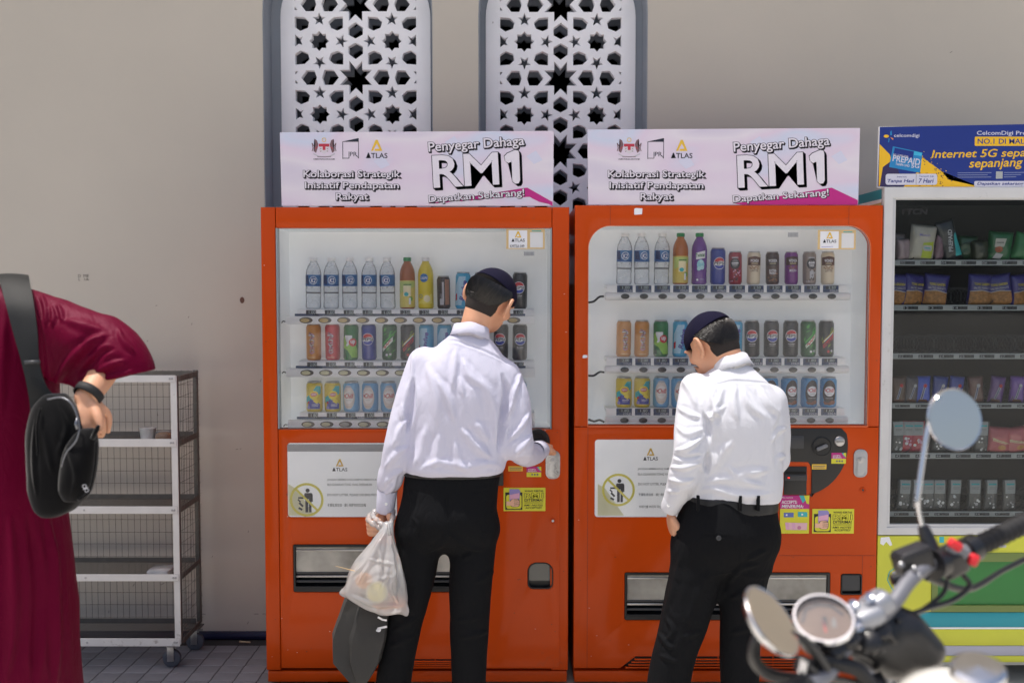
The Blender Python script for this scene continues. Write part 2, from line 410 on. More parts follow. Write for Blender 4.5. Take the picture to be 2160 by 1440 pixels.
# scuffs, a rust spot and scratches
brown = ink('rust_spot', 96, 60, 48); gry = ink('scuff', 118, 110, 104)
A.disc(512, 633, 5, brown, 1, 7, 9)
for (x, y, L_, a_) in ((548, 805, 6, 70), (494, 949, 5, 10), (503, 948, 3, 15), (518, 1127, 4, 80), (402, 905, 4, 50), (546, 1303, 14, 3), (528, 1303, 10, 0), (410, 1303, 14, -2), (513, 1325, 6, 60), (472, 1342, 5, 30), (330, 877, 5, 100), (270, 1243, 6, 60), (330, 1240, 8, 30), (217, 1300, 4, 80), (310, 720, 3, 40), (405, 685, 4, 80), (398, 670, 3, 60), (1180, 60, 3, 0), (330, 645, 3, 20), (1040, 60, 3, 80), (95, 820, 5, 20), (440, 1180, 3, 60), (1990, 120, 5, 30)):
    A.line([(x, y), (x + L_ * math.cos(R(a_)), y - L_ * math.sin(R(a_)))], 1.2, gry)
o = A.build('stencil_marks', wall, mpp(WALLY), 1080, 720); c = at(1080, 720, WALLY); o.location = (0, -.0003, c.z)
# eave slab high above that keeps wall and machines in open shade
ev = tag(box('roof_eave', -8, 8, -0.34, 0.8, 4.905, 5.06, mat('eave_concrete', C(190, 186, 180), 0.85)), 'concrete roof eave projecting above the wall, over the machines', 'eave')

# ================================================================== orange drink machines
I_DARK = ink('dark', 45, 45, 55); I_YEL = ink('gold', 232, 190, 60); I_GREY = ink('grey', 110, 110, 112); I_LG = ink('lightgrey', 190, 190, 196)
I_WHITE = ink('white', 238, 238, 242); I_MAG = ink('magenta', 190, 30, 130); I_TEAL = ink('teal', 60, 180, 185); I_YG = ink('yellowgreen', 220, 215, 50)
I_PINK = ink('pink', 226, 170, 200); I_SKIN = ink('skin', 240, 190, 160); I_LIL = ink('lilac', 150, 140, 200); I_BLUEN = ink('bluenote', 90, 110, 180); I_BLK = ink('black', 18, 18, 20)
I_RED = ink('red', 200, 35, 45); I_STRIP = ink('navy_strip', 40, 62, 100); I_LCD = ink('lcd', 38, 42, 48); I_DIG = ink('digit', 190, 205, 205); I_CREAM = ink('cream', 244, 232, 190)
I_CLEARY = ink('pale_yellow', 236, 226, 100)
M_BTN_A = mat('amber_button', C(196, 170, 108), 0.35, coat=0.4); M_BTN_B = mat('ivory_button', C(206, 202, 160), 0.35, coat=0.4); M_BTN_C = mat('smoke_button', C(60, 58, 54), 0.3, coat=0.4)
M_SOCK = mat('brown_socket', C(84, 74, 62), 0.5)
M_FLAP = pane_material('smoked_flap', tint=(0.6, 0.6, 0.56, 1), haze=0.55, hazecol=(0.66, 0.63, 0.56, 1), rough=0.1)
M_NOTICE = mat('notice_sheet', C(240, 241, 242), 0.5, emit=0.12)  # faint emission added so the sheet reads brighter, no lamp behind it
M_NOTGREY = mat('notice_grey', C(168, 170, 172), 0.5)

def atlas(A, cx, y0, y1, w, layer=2, dim=False):
    """triangle mark above the word"""
    h = (y1 - y0); th = h * 0.60
    m = I_YEL
    x0, x1, yt, yb = cx - th * .52, cx + th * .52, y0, y0 + th
    def ipt(t, p, q): return (p[0] + (q[0] - p[0]) * t, p[1] + (q[1] - p[1]) * t)
    a, b, c = (cx, yt), (x1, yb), (x0, yb); g_ = (cx, yt + th * .64); k = .52
    a2, b2, c2 = ipt(k, a, g_), ipt(k, b, g_), ipt(k, c, g_)
    A.poly([(a[0] - th * .1, a[1]), (a[0] + th * .1, a[1]), b, b2, a2], m, layer); A.poly([b, (c[0] + th * .3, c[1]), (c2[0] + th * .1, c2[1]), b2], m, layer)
    A.poly([(c[0] + th * .2, c[1]), c, (a[0] - th * .1, a[1]), a2, (c2[0], c2[1])], m, layer)
    A.text('\u0394TLAS', cx - w / 2, y0 + h * .70, cx + w / 2, y1, I_DARK, layer, 0.012)

def no_litter(A, cx, cy, r):
    A.ring(cx, cy, r * .86, r, I_CLEARY, 3)
    A.disc(cx + r * .06, cy - r * .55, r * .12, I_DARK, 2)
    A.rrect(cx - r * .14, cy - r * .40, cx + r * .34, cy - r * .05, r * .08, I_DARK, 2)
    A.rect(cx - r * .08, cy - r * .1, cx + r * .09, cy + r * .75, I_DARK, 2); A.rect(cx + r * .13, cy - r * .1, cx + r * .28, cy + r * .75, I_DARK, 2)
    A.rect(cx + r * .26, cy - r * .3, cx + r * .36, cy + r * .12, I_DARK, 2); A.rect(cx - r * .5, cy - r * .16, cx - r * .1, cy - r * .06, I_DARK, 2)
    A.line([(cx - r * .5, cy + .0), (cx - r * .38, cy + r * .12)], r * .08, I_DARK, 2); A.line([(cx - r * .42, cy + r * .2), (cx - r * .25, cy + r * .38)], r * .12, I_DARK, 2); A.line([(cx - r * .45, cy + r * .5), (cx - r * .3, cy + r * .58)], r * .12, I_DARK, 2)
    A.line([(cx - r * .62, cy - r * .62), (cx + r * .62, cy + r * .62)], r * .13, I_CLEARY, 4)

def rm1_sticker(par, x0, y0, x1, y1):
    w, h = x1 - x0, y1 - y0; A = Art(); A.rect(x0, y0, x1, y1, I_YG, 0)
    X = lambda t: x0 + w * t
    Y = lambda t: y0 + h * t
    A.rect(X(.04), Y(.2), X(.45), Y(.94), I_BLK, 1); A.rrect(X(.065), Y(.3), X(.43), Y(.9), h * .1, I_YG, 2)
    A.poly([(X(.14), Y(.06)), (X(.36), Y(.06)), (X(.40), Y(.14)), (X(.38), Y(.55)), (X(.14), Y(.55))], I_LIL, 3); A.poly([(X(.15), Y(.3)), (X(.38), Y(.22)), (X(.375), Y(.45)), (X(.15), Y(.5))], I_PINK, 4)
    A.rrect(X(.16), Y(.47), X(.39), Y(.82), h * .12, I_BLK, 4); A.rrect(X(.17), Y(.485), X(.38), Y(.805), h * .11, I_SKIN, 5); A.rect(X(.07), Y(.58), X(.2), Y(.76), I_SKIN, 6)
    for q in (.55, .64, .72): A.line([(X(.25), Y(q)), (X(.37), Y(q - .01))], h * .018, I_BLK, 7)
    A.text('WANG KERTAS', X(.5), Y(.1), X(.95), Y(.18), I_BLK, 2, 0.02)
    A.text('RM1', X(.5), Y(.23), X(.955), Y(.43), I_BLK, 2, 0.02, 0.035); A.text('RM1', X(.5), Y(.23), X(.955), Y(.43), I_YG, 3, 0.012)
    A.text('DITERIMA!', X(.5), Y(.47), X(.945), Y(.59), I_BLK, 2, 0.02); A.line([(X(.5), Y(.64)), (X(.945), Y(.64))], h * .018, I_BLK, 2)
    A.text('RM1 NOTES', X(.49), Y(.71), X(.94), Y(.79), I_BLK, 2, 0.015, shear=.25); A.text('ACCEPTED!', X(.52), Y(.82), X(.92), Y(.9), I_BLK, 2, 0.015, shear=.25)
    return sticker(par, A, x0, y0, x1, y1, 'RM1 notes accepted sticker in yellow with a fist gripping a note')
def sticker(par, A, x0, y0, x1, y1, label=None, Y=-.0012):
    s_ = mpp(0); cx, cy = (x0 + x1) / 2, (y0 + y1) / 2
    p = at(cx, cy, 0)
    o = A.build('sticker', par, s_, cx, cy); o.location = Vector((AX(cx), Y, p.z)) - par.location
    if label: o['label'] = label
    return o
def small_accepts(par, x0, y0, x1, y1):
    A = Art(); w, h = x1 - x0, y1 - y0; A.rect(x0, y0, x1, y0 + h * .55, I_MAG, 0); A.rect(x0, y0 + h * .55, x1, y1, I_YG, 0)
    A.poly([(x1 - w * .3, y0), (x1, y0), (x1 - w * .12, y0 + h * .4)], I_TEAL, 1); A.poly([(x1 - w * .12, y0), (x1, y0), (x1, y0 + h * .45), (x1 - w * .2, y0 + h * .1)], I_YG, 2)
    A.text('ACCEPTS:', x0 + w * .08, y0 + h * .2, x0 + w * .62, y0 + h * .34, I_WHITE, 3, .02); A.text('MENERIMA:', x0 + w * .08, y0 + h * .38, x0 + w * .7, y0 + h * .5, I_WHITE, 3, .02, shear=.2)
    for k in (.38, .56, .74): A.disc(x0 + w * k, y0 + h * .77, h * .09, I_GREY, 2)
    sticker(par, A, x0, y0, x1, y1)
def tiny_yellow(par, x0, y0, x1, y1):
    A = Art(); A.rrect(x0, y0, x1, y1, 1, I_YEL, 0); w, h = x1 - x0, y1 - y0
    A.text('COINS 10SEN 20SEN', x0 + w * .08, y0 + h * .2, x1 - w * .08, y0 + h * .42, I_BLK, 1, .01) if False else None
    A.line([(x0 + w * .1, y0 + h * .33), (x1 - w * .1, y0 + h * .33)], h * .14, I_GREY, 1); A.line([(x0 + w * .1, y0 + h * .68), (x1 - w * .15, y0 + h * .68)], h * .14, I_GREY, 1)
    sticker(par, A, x0, y0, x1, y1)

def notice(par, x0, y0, x1, y1, logo, sign, lines, grey=None):
    """recessed rounded notice panel with its printed sheet"""
    P0 = par.location
    hole = rr(AX(x0) - P0.x, AZ(y1), AX(x1) - P0.x, AZ(y0), .012)
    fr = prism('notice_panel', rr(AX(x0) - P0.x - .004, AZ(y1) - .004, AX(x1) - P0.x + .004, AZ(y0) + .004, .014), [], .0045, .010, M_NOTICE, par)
    A = Art()
    if grey: A.rect(x0 + 1, y0 + 1, x1 - 1, grey, M_NOTGREY, 0)
    atlas(A, logo[0], logo[1], logo[2], logo[3])
    no_litter(A, *sign)
    for (t, xa, ya, xb, yb) in lines: A.text(t, xa, ya, xb, yb, I_GREY, 2, 0.012)
    # faint yellow ribbons of the print
    A.poly([(x0 + 4, y1 - 70), (x0 + 20, y1 - 60), (x0 + 60, y1 - 2), (x0 + 4, y1 - 2)], ink('pale_ribbon', 234, 232, 196), 1)
    p = at((x0 + x1) / 2, (y0 + y1) / 2, .004)
    pr = A.build('notice_print', fr, mpp(.004), (x0 + x1) / 2, (y0 + y1) / 2, (p.x - P0.x, .0042, p.z))
    gl = prism('notice_cover', hole, [], -.0006, .0014, pane_material('notice_cover', haze=.02, ior=1.3), fr)
    return hole

def lock(par, x0, y0, x1, y1, m):
    P0 = par.location; X0, X1, Z0, Z1 = AX(x0) - P0.x, AX(x1) - P0.x, AZ(y1), AZ(y0); cx = (X0 + X1) / 2; w = X1 - X0
    lk = prism('lock', rr(X0, Z0, X1, Z1, w * .42), [], -.004, .004, m, par, bev=.0012)
    zc = Z0 + (Z1 - Z0) * .62
    lathe('key_cylinder', [(0, .010), (.0045, .010), (.005, .0095), (.0052, .006), (.0085, .0058), (.009, .003), (.0125, .0028), (.013, 0)][::-1], M_STEEL, lk, 24, 'Y', (cx, -.004, zc))
    prism('pull_handle', rr(cx - w * .27, Z0 + w * .12, cx + w * .27, zc - .004, w * .2), [], -.0065, -.0038, m, lk, bev=.001)
    tube('handle_rim', [(cx + w * .36 * math.cos(R(a)), -.0045, (zc if a < 180 else Z0 + w * .4) + w * .36 * math.sin(R(a))) for a in list(range(0, 181, 20)) + list(range(180, 361, 20))] , .0009, m, lk, 6)

def slat_box(name, x0, x1, z0, z1, par, m): return box(name, x0, x1, -.004, .004, z0, z1, m, par, .001)

def drink_machine(xl, xr, yt, win, label, style):
    """xl, xr, yt: outline in the photo; win: display window rectangle"""
    base = root('drink_vending_machine', (AX((xl + xr) / 2), 0, 0), label, 'vending machine', 'orange drink vending machines')
    bx = base.location.x
    X = lambda px: AX(px) - bx
    Z = lambda py: AZ(py)
    x0, x1, zt = X(xl), X(xr), Z(yt)
    wx0, wy0, wx1, wy1 = win; W0, W1, WB, WT = X(wx0), X(wx1), Z(wy1), Z(wy0)
    zpl = Z(1413)                                   # plinth top
    # cabinet shell behind the door
    bm = bmesh.new()
    bm_box(bm, x0 + .002, W0 - .001, .040, .44, .02, zt - .004); bm_box(bm, W1 + .001, x1 - .002, .040, .44, .02, zt - .004)
    bm_box(bm, W0, W1, .040, .44, WT + .004, zt - .0045); bm_box(bm, W0, W1, .3, .4395, .021, WT); bm_box(bm, W0, W1, .09, .2995, .0205, WB - .03)
    link('cabinet', from_bm(bm, 'cabinet', M_ORANGE), base)
    # white display liner: open box behind the window, with a faint glow added to brighten the display
    d0, d1 = .0405, .175
    V = [(W0, d0, WB), (W1, d0, WB), (W1, d0, WT), (W0, d0, WT), (W0 + .012, d1, WB + .006), (W1 - .012, d1, WB + .006), (W1 - .012, d1, WT - .006), (W0 + .012, d1, WT - .006)]
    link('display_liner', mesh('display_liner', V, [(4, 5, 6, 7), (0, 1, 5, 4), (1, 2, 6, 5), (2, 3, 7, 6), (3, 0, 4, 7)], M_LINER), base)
    # door pieces with seams
    sl = X(style['seam_l']); sr = X(style['seam_r']); zs = Z(style['split'])
    if style['round']:
        r = .088
        hole = rr(W0, WB, W1, WT, r, 10, (.05, .05, 1, 1))
        # the upper door frame is one moulded piece with seams above
        prism('door_frame', [(x0, zs + .0012), (x1, zs + .0012), (x1, zt), (x0, zt)], [hole], 0, .039, M_ORANGE, base, bev=.005)
        for px in (style['seam_l'], style['seam_r']):
            box('seam', X(px) - .0007, X(px) + .0007, -.0006, .002, WT + .004, zt - .004, mat('seam_dark', C(120, 34, 4), .6), base)
        tube('window_gasket', [(x, -.0012, z) for x, z in hole] + [(hole[0][0], -.0012, hole[0][1])], .0016, mat('pale_orange_edge', C(226, 120, 70), .4), base, 6)
    else:
        hole = [(W0, WB), (W1, WB), (W1, WT), (W0, WT)]
        prism('side_column', [(x0, zpl + .001), (sl - .0008, zpl + .001), (sl - .0008, zt), (x0, zt)], [], 0, .039, M_ORANGE, base, bev=.004)
        prism('side_column', [(sr + .0008, zpl + .001), (x1, zpl + .001), (x1, zt), (sr + .0008, zt)], [], .0, .039, M_ORANGE, base, bev=.004)
        prism('top_bar', [(sl + .0008, WT), (sr - .0008, WT), (sr - .0008, zt), (sl + .0008, zt)], [], .001, .039, M_ORANGE, base, bev=.004)
        for (a, b) in ((W0 - .001, W0 + .004), (W1 - .003, W1 + .001)):
            box('window_gasket', a, b, -.0005, .036, WB, WT, mat('gasket_grey', C(150, 160, 165), .4), base)
    link('display_glass', prism_mesh('display_glass', [(W0 + .0045, WB + .0005), (W1 - .0035, WB + .0005), (W1 - .0035, WT - .0005), (W0 + .0045, WT - .0005)] if not style['round'] else rr(W0 + .001, WB + .001, W1 - .001, WT - .001, .086, 10, (.05, .05, 1, 1)), [], .010, .014, M_GLASS), base)
    # lower door panel with its openings
    dsp = style['dispenser']; cr = style['coin_return']; nt = style['notice']; BA = style['bill']
    holes = []
    nh = notice(base, *nt['box'], nt['logo'], nt['sign'], nt['lines'], nt.get('grey'))
    holes.append(nh)
    dh = rr(X(dsp[0]), Z(dsp[3]), X(dsp[2]), Z(dsp[1]), .006); holes.append(dh)
    ch = rr(X(cr[0]), Z(cr[3]), X(cr[2]), Z(cr[1]), (X(cr[2]) - X(cr[0])) * (.36 if not style['round'] else .12), 8, (.6, .6, 1, 1)); holes.append(ch)
    pl = (sl + .0008, sr - .0008) if not style['round'] else (x0, x1)
    vz0, vz1 = Z(style['vent'][3]), Z(style['vent'][1]); vx0, vx1 = X(style['vent'][0]), X(style['vent'][2])
    low = [(pl[0], zpl + .008), (vx0 - .06, zpl + .008), (vx0, vz1), (vx1, vz1), (vx1 + .03, zpl + .008), (pl[1], zpl + .008), (pl[1], zs - .0012), (pl[0], zs - .0012)]
    prism('lower_door', low, holes, .001, .030, M_ORANGE, base, bev=.0035)
    if style['round']:
        for a in ((X(1241), X(1241), zpl + .01, zs - .004), (X(1828), X(1828), zpl + .05, Z(1172))):
            box('seam', a[0] - .0007, a[1] + .0007, .0003, .003, a[2], a[3], mat('seam_dark', C(120, 34, 4), .6), base)
        box('seam', X(1650), x1 - .004, .0003, .003, Z(1171) - .0007, Z(1171) + .0007, mat('seam_dark', C(120, 34, 4), .6), base)
    else:
        prism('payment_cover', rr(X(1020), Z(1408), X(1182), Z(906), .008, 4), [ch], -.004, .0008, M_ORANGE, base, bev=.0015)
    # ventilation slats below the door
    for k in range(4):
        z = zpl + .010 + k * (vz1 - zpl - .012) / 4
        slat_box('vent_slat', vx0 - .04 + .012 * k, vx1 + .02 - .008 * k, z, z + .0045, base, M_ORANGE)
    for k in range(3):
        xx = vx0 + (vx1 - vx0) * (k + .5) / 3; box('vent_bar', xx - .002, xx + .002, .0045, .008, zpl + .01, vz1 - .002, M_ORANGE, base)
    box('vent_recess', pl[0] + .01, pl[1] - .01, .05, .06, zpl - .002, vz1 + .02, M_BLACK, base)
    box('plinth', x0 + .004, x1 - .004, .006, .42, .012, zpl - .004, M_ORANGE, base, .003)
    for fx in (x0 + .08, x1 - .08): lathe('foot', [(.022, 0), (.022, .006), (.012, .008), (.012, .02)], M_BLACK, base, 14, loc=(fx, .06, 0))
    # dispensing flap
    fx0, fx1, fz0, fz1 = X(dsp[0]), X(dsp[2]), Z(dsp[3]), Z(dsp[1])
    sl_ = prism('dispensing_slot', rr(fx0 + .001, fz0 + .001, fx1 - .001, fz1 - .001, .005), [rr(fx0 + .009, fz0 + .022, fx1 - .012, fz1 - .010, .004)], -.001, .03, M_BLACK, base, bev=.001)
    bm = bmesh.new(); bm_box(bm, fx0 + .003, fx1 - .003, .028, .085, fz0 + .003, fz1 - .003)
    for f in [f for f in bm.faces if f.normal.y < -.9]: bm.faces.remove(f)
    link('tray', from_bm(bm, 'tray', M_DGREY), sl_)
    bm = bmesh.new(); bm_box(bm, fx0 + .010, fx1 - .013, .006, .009, fz0 + (fz1 - fz0) * .40, fz1 - .011, .001, 1); link('flap', from_bm(bm, 'flap', M_FLAP, 40), sl_)
    box('flap_bar', fx0 + .010, fx1 - .013, .003, .010, fz1 - .027, fz1 - .020, M_STEEL, sl_, .001)
    for q, mm in ((.40, M_DGREY), (.33, M_STEEL), (.22, M_DGREY)):
        box('flap_rail', fx0 + .010, fx1 - .013, .004, .012, fz0 + (fz1 - fz0) * q - .005, fz0 + (fz1 - fz0) * q + .004, mm, sl_, .002)
    # coin return cup
    cx0, cx1, cz0, cz1 = X(cr[0]), X(cr[2]), Z(cr[3]), Z(cr[1]); rc = (cx1 - cx0) * (.36 if not style['round'] else .12)
    cup = prism('coin_return', rr(cx0 + .001, cz0 + .001, cx1 - .001, cz1 - .001, rc, 8, (.6, .6, 1, 1)), [rr(cx0 + .005, cz0 + .005, cx1 - .005, cz1 - .005, rc * .9, 8, (.6, .6, 1, 1))], -.005 if not style['round'] else -.001, .02, M_BLACK, base, bev=.001)
    box('cup_back', cx0 + .002, cx1 - .002, .021, .026, cz0 + .002, cz1 - .002, M_BLACK, cup)
    prism('cup_flap', rr(cx0 + .007, cz0 + (cz1 - cz0) * (.3 if not style['round'] else .2), cx1 - .007, cz1 - .007, rc * .7, 8, (.1, .1, 1, 1)), [], .004, .008, mat('smoke_flap', C(84, 84, 80), .25, coat=.5) if not style['round'] else M_DGREY, cup)
    return base, X, Z

def shelf_row(base, X, Z, xs, price_y, btn_y, rail_x, strip_x, prices, btns, base_y, style):
    """price strip + button rail + display products standing behind it"""
    pa, pb = price_y; ba, bb = btn_y; Yr = .050; s_ = mpp(Yr); bx = base.location.x
    XX = lambda px: AX(px, Yr) - bx
    ZZ = lambda py: AZ(py, Yr)
    rd = (ZZ(ba) - ZZ(bb)) / 2
    if style == 'round':
        pts = [(XX(rail_x[0]) + .004, Yr + rd, (ZZ(ba) + ZZ(bb)) / 2), (XX(rail_x[1]) - .004, Yr + rd, (ZZ(ba) + ZZ(bb)) / 2)]
        v, f = tube_data([pts[0], (pts[0][0] + .004, *pts[0][1:]), (pts[1][0] - .004, *pts[1][1:]), pts[1]], [rd * .8, rd, rd, rd * .8], 20)
        rail = link('button_rail', mesh('button_rail', v, f, M_WHITE, True), base)
    else:
        rail = box('button_rail', XX(rail_x[0]), XX(rail_x[1]), Yr, Yr + .03, ZZ(bb), ZZ(ba), M_WHITE, base, .002)
    strip = box('price_strip', XX(strip_x[0]), XX(strip_x[1]), Yr + .012, Yr + .026, ZZ(pb) + .001, ZZ(pa), M_WHITE, base, .001)
    ZI = AZ(base_y, .105)
    sh = box('shelf', XX(strip_x[0]), XX(strip_x[1]), Yr + .027, .17, ZI - .014, ZI, M_WHITE, base)
    for k, px in enumerate(xs):
        cx, cz = XX(px), (ZZ(ba) + ZZ(bb)) / 2
        if style == 'round':
            b_ = lathe('button', [(.0215, 0), (.0215, .0015), (.0195, .0025), (.0185, .0015), (.0, .0018)], [M_WHITE], base, 24, 'Y', (cx, Yr - .0005, cz)); b_.scale = (1, 1, .62)
            c_ = lathe('button_cap', [(.0172, 0), (.0168, .002), (.012, .003), (0, .0034)], M_BTN_C, b_, 24, 'Y', (0, -.001, 0))
        else:
            b_ = lathe('button', [(.0262, 0), (.0262, .0012), (.024, .002), (0, .002)], M_SOCK, base, 24, 'Y', (cx, Yr - .0001, cz)); b_.scale = (1, 1, .46)
            c_ = lathe('button_cap', [(.0180, 0), (.0175, .002), (.012, .003), (0, .0033)], btns[k % len(btns)], b_, 24, 'Y', (-.004, -.002, 0))
        A = Art()
        if style == 'round':
            w_ = 33; A.rect(px - w_ / 2, pa + 1, px + w_ / 2, pb - .6, I_STRIP, 0); A.rect(px - 11, pa + 1.6, px + 12, pa + (pb - pa) * .56, I_LCD, 1)
            A.text(prices[k], px - 5, pa + 2.4, px + 10, pa + (pb - pa) * .52, I_DIG, 2, 0); A.text('COLD', px - 2, pa + (pb - pa) * .64, px + 15, pa + (pb - pa) * .9, I_WHITE, 2, .008)
        else:
            q = 15; A.rect(px - q - 10, pa + (pb - pa) * .62, px + 30 - q + 9, pb - .4, I_STRIP, 0); A.rect(px - 1, pa + 1.2, px + 20, pa + (pb - pa) * .74, I_LCD, 1)
            A.text(prices[k], px + 5, pa + 2.2, px + 19, pa + (pb - pa) * .68, I_DIG, 2, 0)
            if k % 3 == 2: A.text('COLD', px + 24, pa + (pb - pa) * .5, px + 39, pb - 2, I_WHITE, 3, .01)
        t_ = A.build('price_tag', base, s_, px, (pa + pb) / 2, (XX(px), Yr + .0115, (ZZ(pa) + ZZ(pb)) / 2))
    return ZI

# ------------------------------------------------------------------ display products
M_CANLID = mat('can_lid', C(196, 196, 198), 0.3, 1.0)
def paint(n, r, g, b, rough=.32): return mat('print_' + n, C(r, g, b), rough, coat=.25)
M_PET = pane_material('clear_bottle', tint=(0.96, 0.97, 0.98, 1), haze=.26, ior=1.12, rough=.15, hazecol=(.86, .89, .92, 1))
def can_prof(r, h, neck=.84): 
    return [(r * .78, 0), (r * .86, .002), (r, .010), (r, h - .016), (r * .97, h - .012), (r * neck, h - .005)], [(r * neck, h - .005), (r * (neck + .03), h - .003), (r * (neck + .03), h - .0005), (r * neck * .95, h), (r * neck * .92, h - .004), (0, h - .004)]
def bottle_prof(r, h): 
    return [(r * .8, 0), (r * .97, .004), (r, .010), (r * .96, h * .22), (r, h * .26), (r * .96, h * .30), (r, h * .34), (r, h * .68), (r * .93, h * .75), (r * .76, h * .82), (r * .55, h * .88), (r * .46, h * .905), (r * .46, h * .925)]
PROD = {}
def product(kind):
    """list of (part name, mesh) shared by all copies of that product"""
    if kind in PROD: return PROD[kind]
    parts = []; A = Art(); W_ = I_WHITE
    def art(r, name='label_print'):
        o = A.build(name, None, .001, 0, 0, wrap=r, yup=True, gap=.00025); parts.append((name, o.data)); bpy.data.objects.remove(o)
    def can(r, h, m, body='can_body'):
        b, l = can_prof(r, h)
        v, f = lathe_data(b, 28); me = mesh(body, v, f, m, True); me.set_sharp_from_angle(angle=R(50)); parts.append((body, me))
        v, f = lathe_data(l, 28); parts.append(('lid', mesh('lid', v, f, M_CANLID, True)))
    T = lambda t, x0, y0, x1, y1, m, l=3, b=.02, **k: A.text(t, x0, y0, x1, y1, m, l, b, yup=True, **k)
    def globe(y, r=24):
        A.disc(0, y, r, W_, 1); 
        A.poly([(r * .92 * math.cos(R(a)), y + r * .92 * math.sin(R(a))) for a in range(22, 159, 8)] + [(-r * .5, y + r * .22), (0, y + r * .36), (r * .5, y + r * .36)], I_RED, 2)
        A.poly([(r * .92 * math.cos(R(a)), y + r * .92 * math.sin(R(a))) for a in range(202, 339, 8)] + [(r * .5, y - r * .28), (0, y - r * .42), (-r * .5, y - r * .36)], ink('globe_blue', 40, 60, 170), 2)
        T('PEPSI', -21, y - 6, 21, y + 6, I_BLK, 3, .02)
    if kind in ('pepsi_blue', 'pepsi_black'):
        can(.0295, .146, paint('blue', 28, 52, 150) if kind == 'pepsi_blue' else paint('black', 26, 27, 30)); globe(84)
        if kind == 'pepsi_black': T('ZERO SUGAR', -13, 50, 13, 54, W_); T('MAXIMUM TASTE', -11, 44, 11, 46.5, I_LG)
        art(.0295)
    elif kind == 'lime':
        can(.0295, .146, paint('green', 16, 118, 52)); lg = ink('lime', 150, 205, 80)
        A.poly([(-26, 96), (-5, 92), (20, 70), (34, 40), (34, 12), (8, 12), (-10, 40), (-32, 52), (-32, 90)], lg, 1)
        A.poly([(-22, 100), (8, 100), (8, 92), (-8, 58), (-18, 58), (-4, 90), (-22, 90)], W_, 2); A.disc(11, 72, 16, I_RED, 3); T('up', 2, 63, 20, 81, W_, 4, .03)
        A.poly([(-34, 12), (-12, 12), (-24, 40), (-34, 46)], ink('deepgreen', 10, 84, 46), 2); art(.0295)
    elif kind in ('gold', 'red'):
        can(.0295, .146, paint('gold', 206, 140, 62) if kind == 'gold' else paint('redcan', 206, 50, 62))
        rnd = random.Random(3)
        for k in range(9):
            y = 104 - k * 9.5; pts = [(-12 + rnd.random() * 8, y + rnd.random() * 6), (-3 + rnd.random() * 6, y + 7 - rnd.random() * 8), (5 + rnd.random() * 6, y - 3 + rnd.random() * 10)]
            A.line(pts, 5.4, I_BLK, 1); A.line(pts, 3.2, W_ if k % 2 else I_PINK, 2)
        A.line([(-8, 112), (4, 96), (-6, 74), (6, 52), (-3, 34)], 2.2, I_BLK, 3); A.line([(-14, 12), (14, 12)], 1.5, I_CREAM, 1); art(.0295)
    elif kind == 'sport':
        can(.0295, .146, paint('sky', 66, 172, 216)); A.poly([(-34, 14), (-4, 14), (12, 128), (-16, 128), (-34, 90)], ink('paleblue', 176, 214, 236), 1)
        T('Revive', -38, 62, 42, 82, ink('violet', 70, 60, 160), 3, .03, rot=82, shear=.2); A.poly([(-34, 30), (-24, 36), (-24, 62), (-34, 56)], I_RED, 2); art(.0295)
    elif kind in ('dew_green', 'dew_dark'):
        g_ = kind == 'dew_green'; can(.0295, .146, paint('dew', 28, 96, 48) if g_ else paint('dewdark', 30, 34, 36))
        c1 = ink('leaf', 70, 176, 70) if g_ else ink('olive', 120, 150, 40); rnd = random.Random(5)
        for k in range(14 if g_ else 6):
            x, y, a = rnd.uniform(-30, 26), rnd.uniform(10, 120), rnd.uniform(20, 80); A.poly([(x, y), (x + 8 * math.cos(R(a)) + 3, y + 8 * math.sin(R(a))), (x + 22 * math.cos(R(a)), y + 22 * math.sin(R(a))), (x + 8 * math.cos(R(a)) - 3, y + 8 * math.sin(R(a)) + 2)], c1, 1)
        A.poly([(-24, 46), (22, 96), (22, 76), (-20, 34)], ink('paleleaf', 220, 232, 214) if g_ else I_RED, 2); A.poly([(-26, 60), (24, 112), (25, 104), (-25, 52)], c1 if g_ else ink('gold2', 196, 170, 60), 3)
        if g_: A.line([(-16, 48), (-12, 56), (-8, 50), (-2, 66), (2, 62), (8, 78), (14, 80)], 3, I_RED, 4)
        else: A.line([(-16, 44), (-10, 54), (-6, 50), (2, 66), (6, 62), (14, 80)], 3, I_BLK, 4); A.line([(-18, 62), (18, 98)], 3, W_, 4)
        A.disc(-2, 22, 5, W_ if g_ else I_RED, 3); A.disc(12, 24, 5, I_LG, 3); art(.0295)
    elif kind == 'lemon':
        can(.0325, .122, paint('lemon', 226, 200, 62)); A.poly([(-34, 60), (-10, 72), (14, 106), (34, 106), (34, 76), (10, 60), (-20, 40), (-34, 40)], I_TEAL, 1); A.disc(4, 70, 19, ink('lemonyel', 244, 222, 70), 2, 17)
        A.poly([(10, 62), (24, 46), (18, 34), (2, 44)], ink('lemonyel', 244, 222, 70), 2); A.poly([(-22, 14), (30, 14), (30, 34), (10, 44), (-8, 54), (-22, 40)], ink('berryblue', 78, 84, 170), 1)
        A.disc(4, 72, 13, ink('rosy', 222, 120, 110), 3, 8); T('Lipton', -6, 68, 14, 77, W_, 4, .02); A.disc(-19, 40, 5, I_RED, 3); A.disc(-19, 20, 7, I_LIL, 3); A.line([(-4, 32), (22, 32)], 2, W_, 3); A.line([(-4, 26), (20, 26)], 1.5, W_, 3); art(.0325)
    elif kind == 'chill_light':
        can(.0325, .122, paint('chillblue', 120, 178, 220)); A.disc(0, 60, 26, ink('chillcream', 226, 216, 208), 1, 46); A.disc(0, 62, 20, ink('chillwhite', 238, 234, 230), 2, 26)
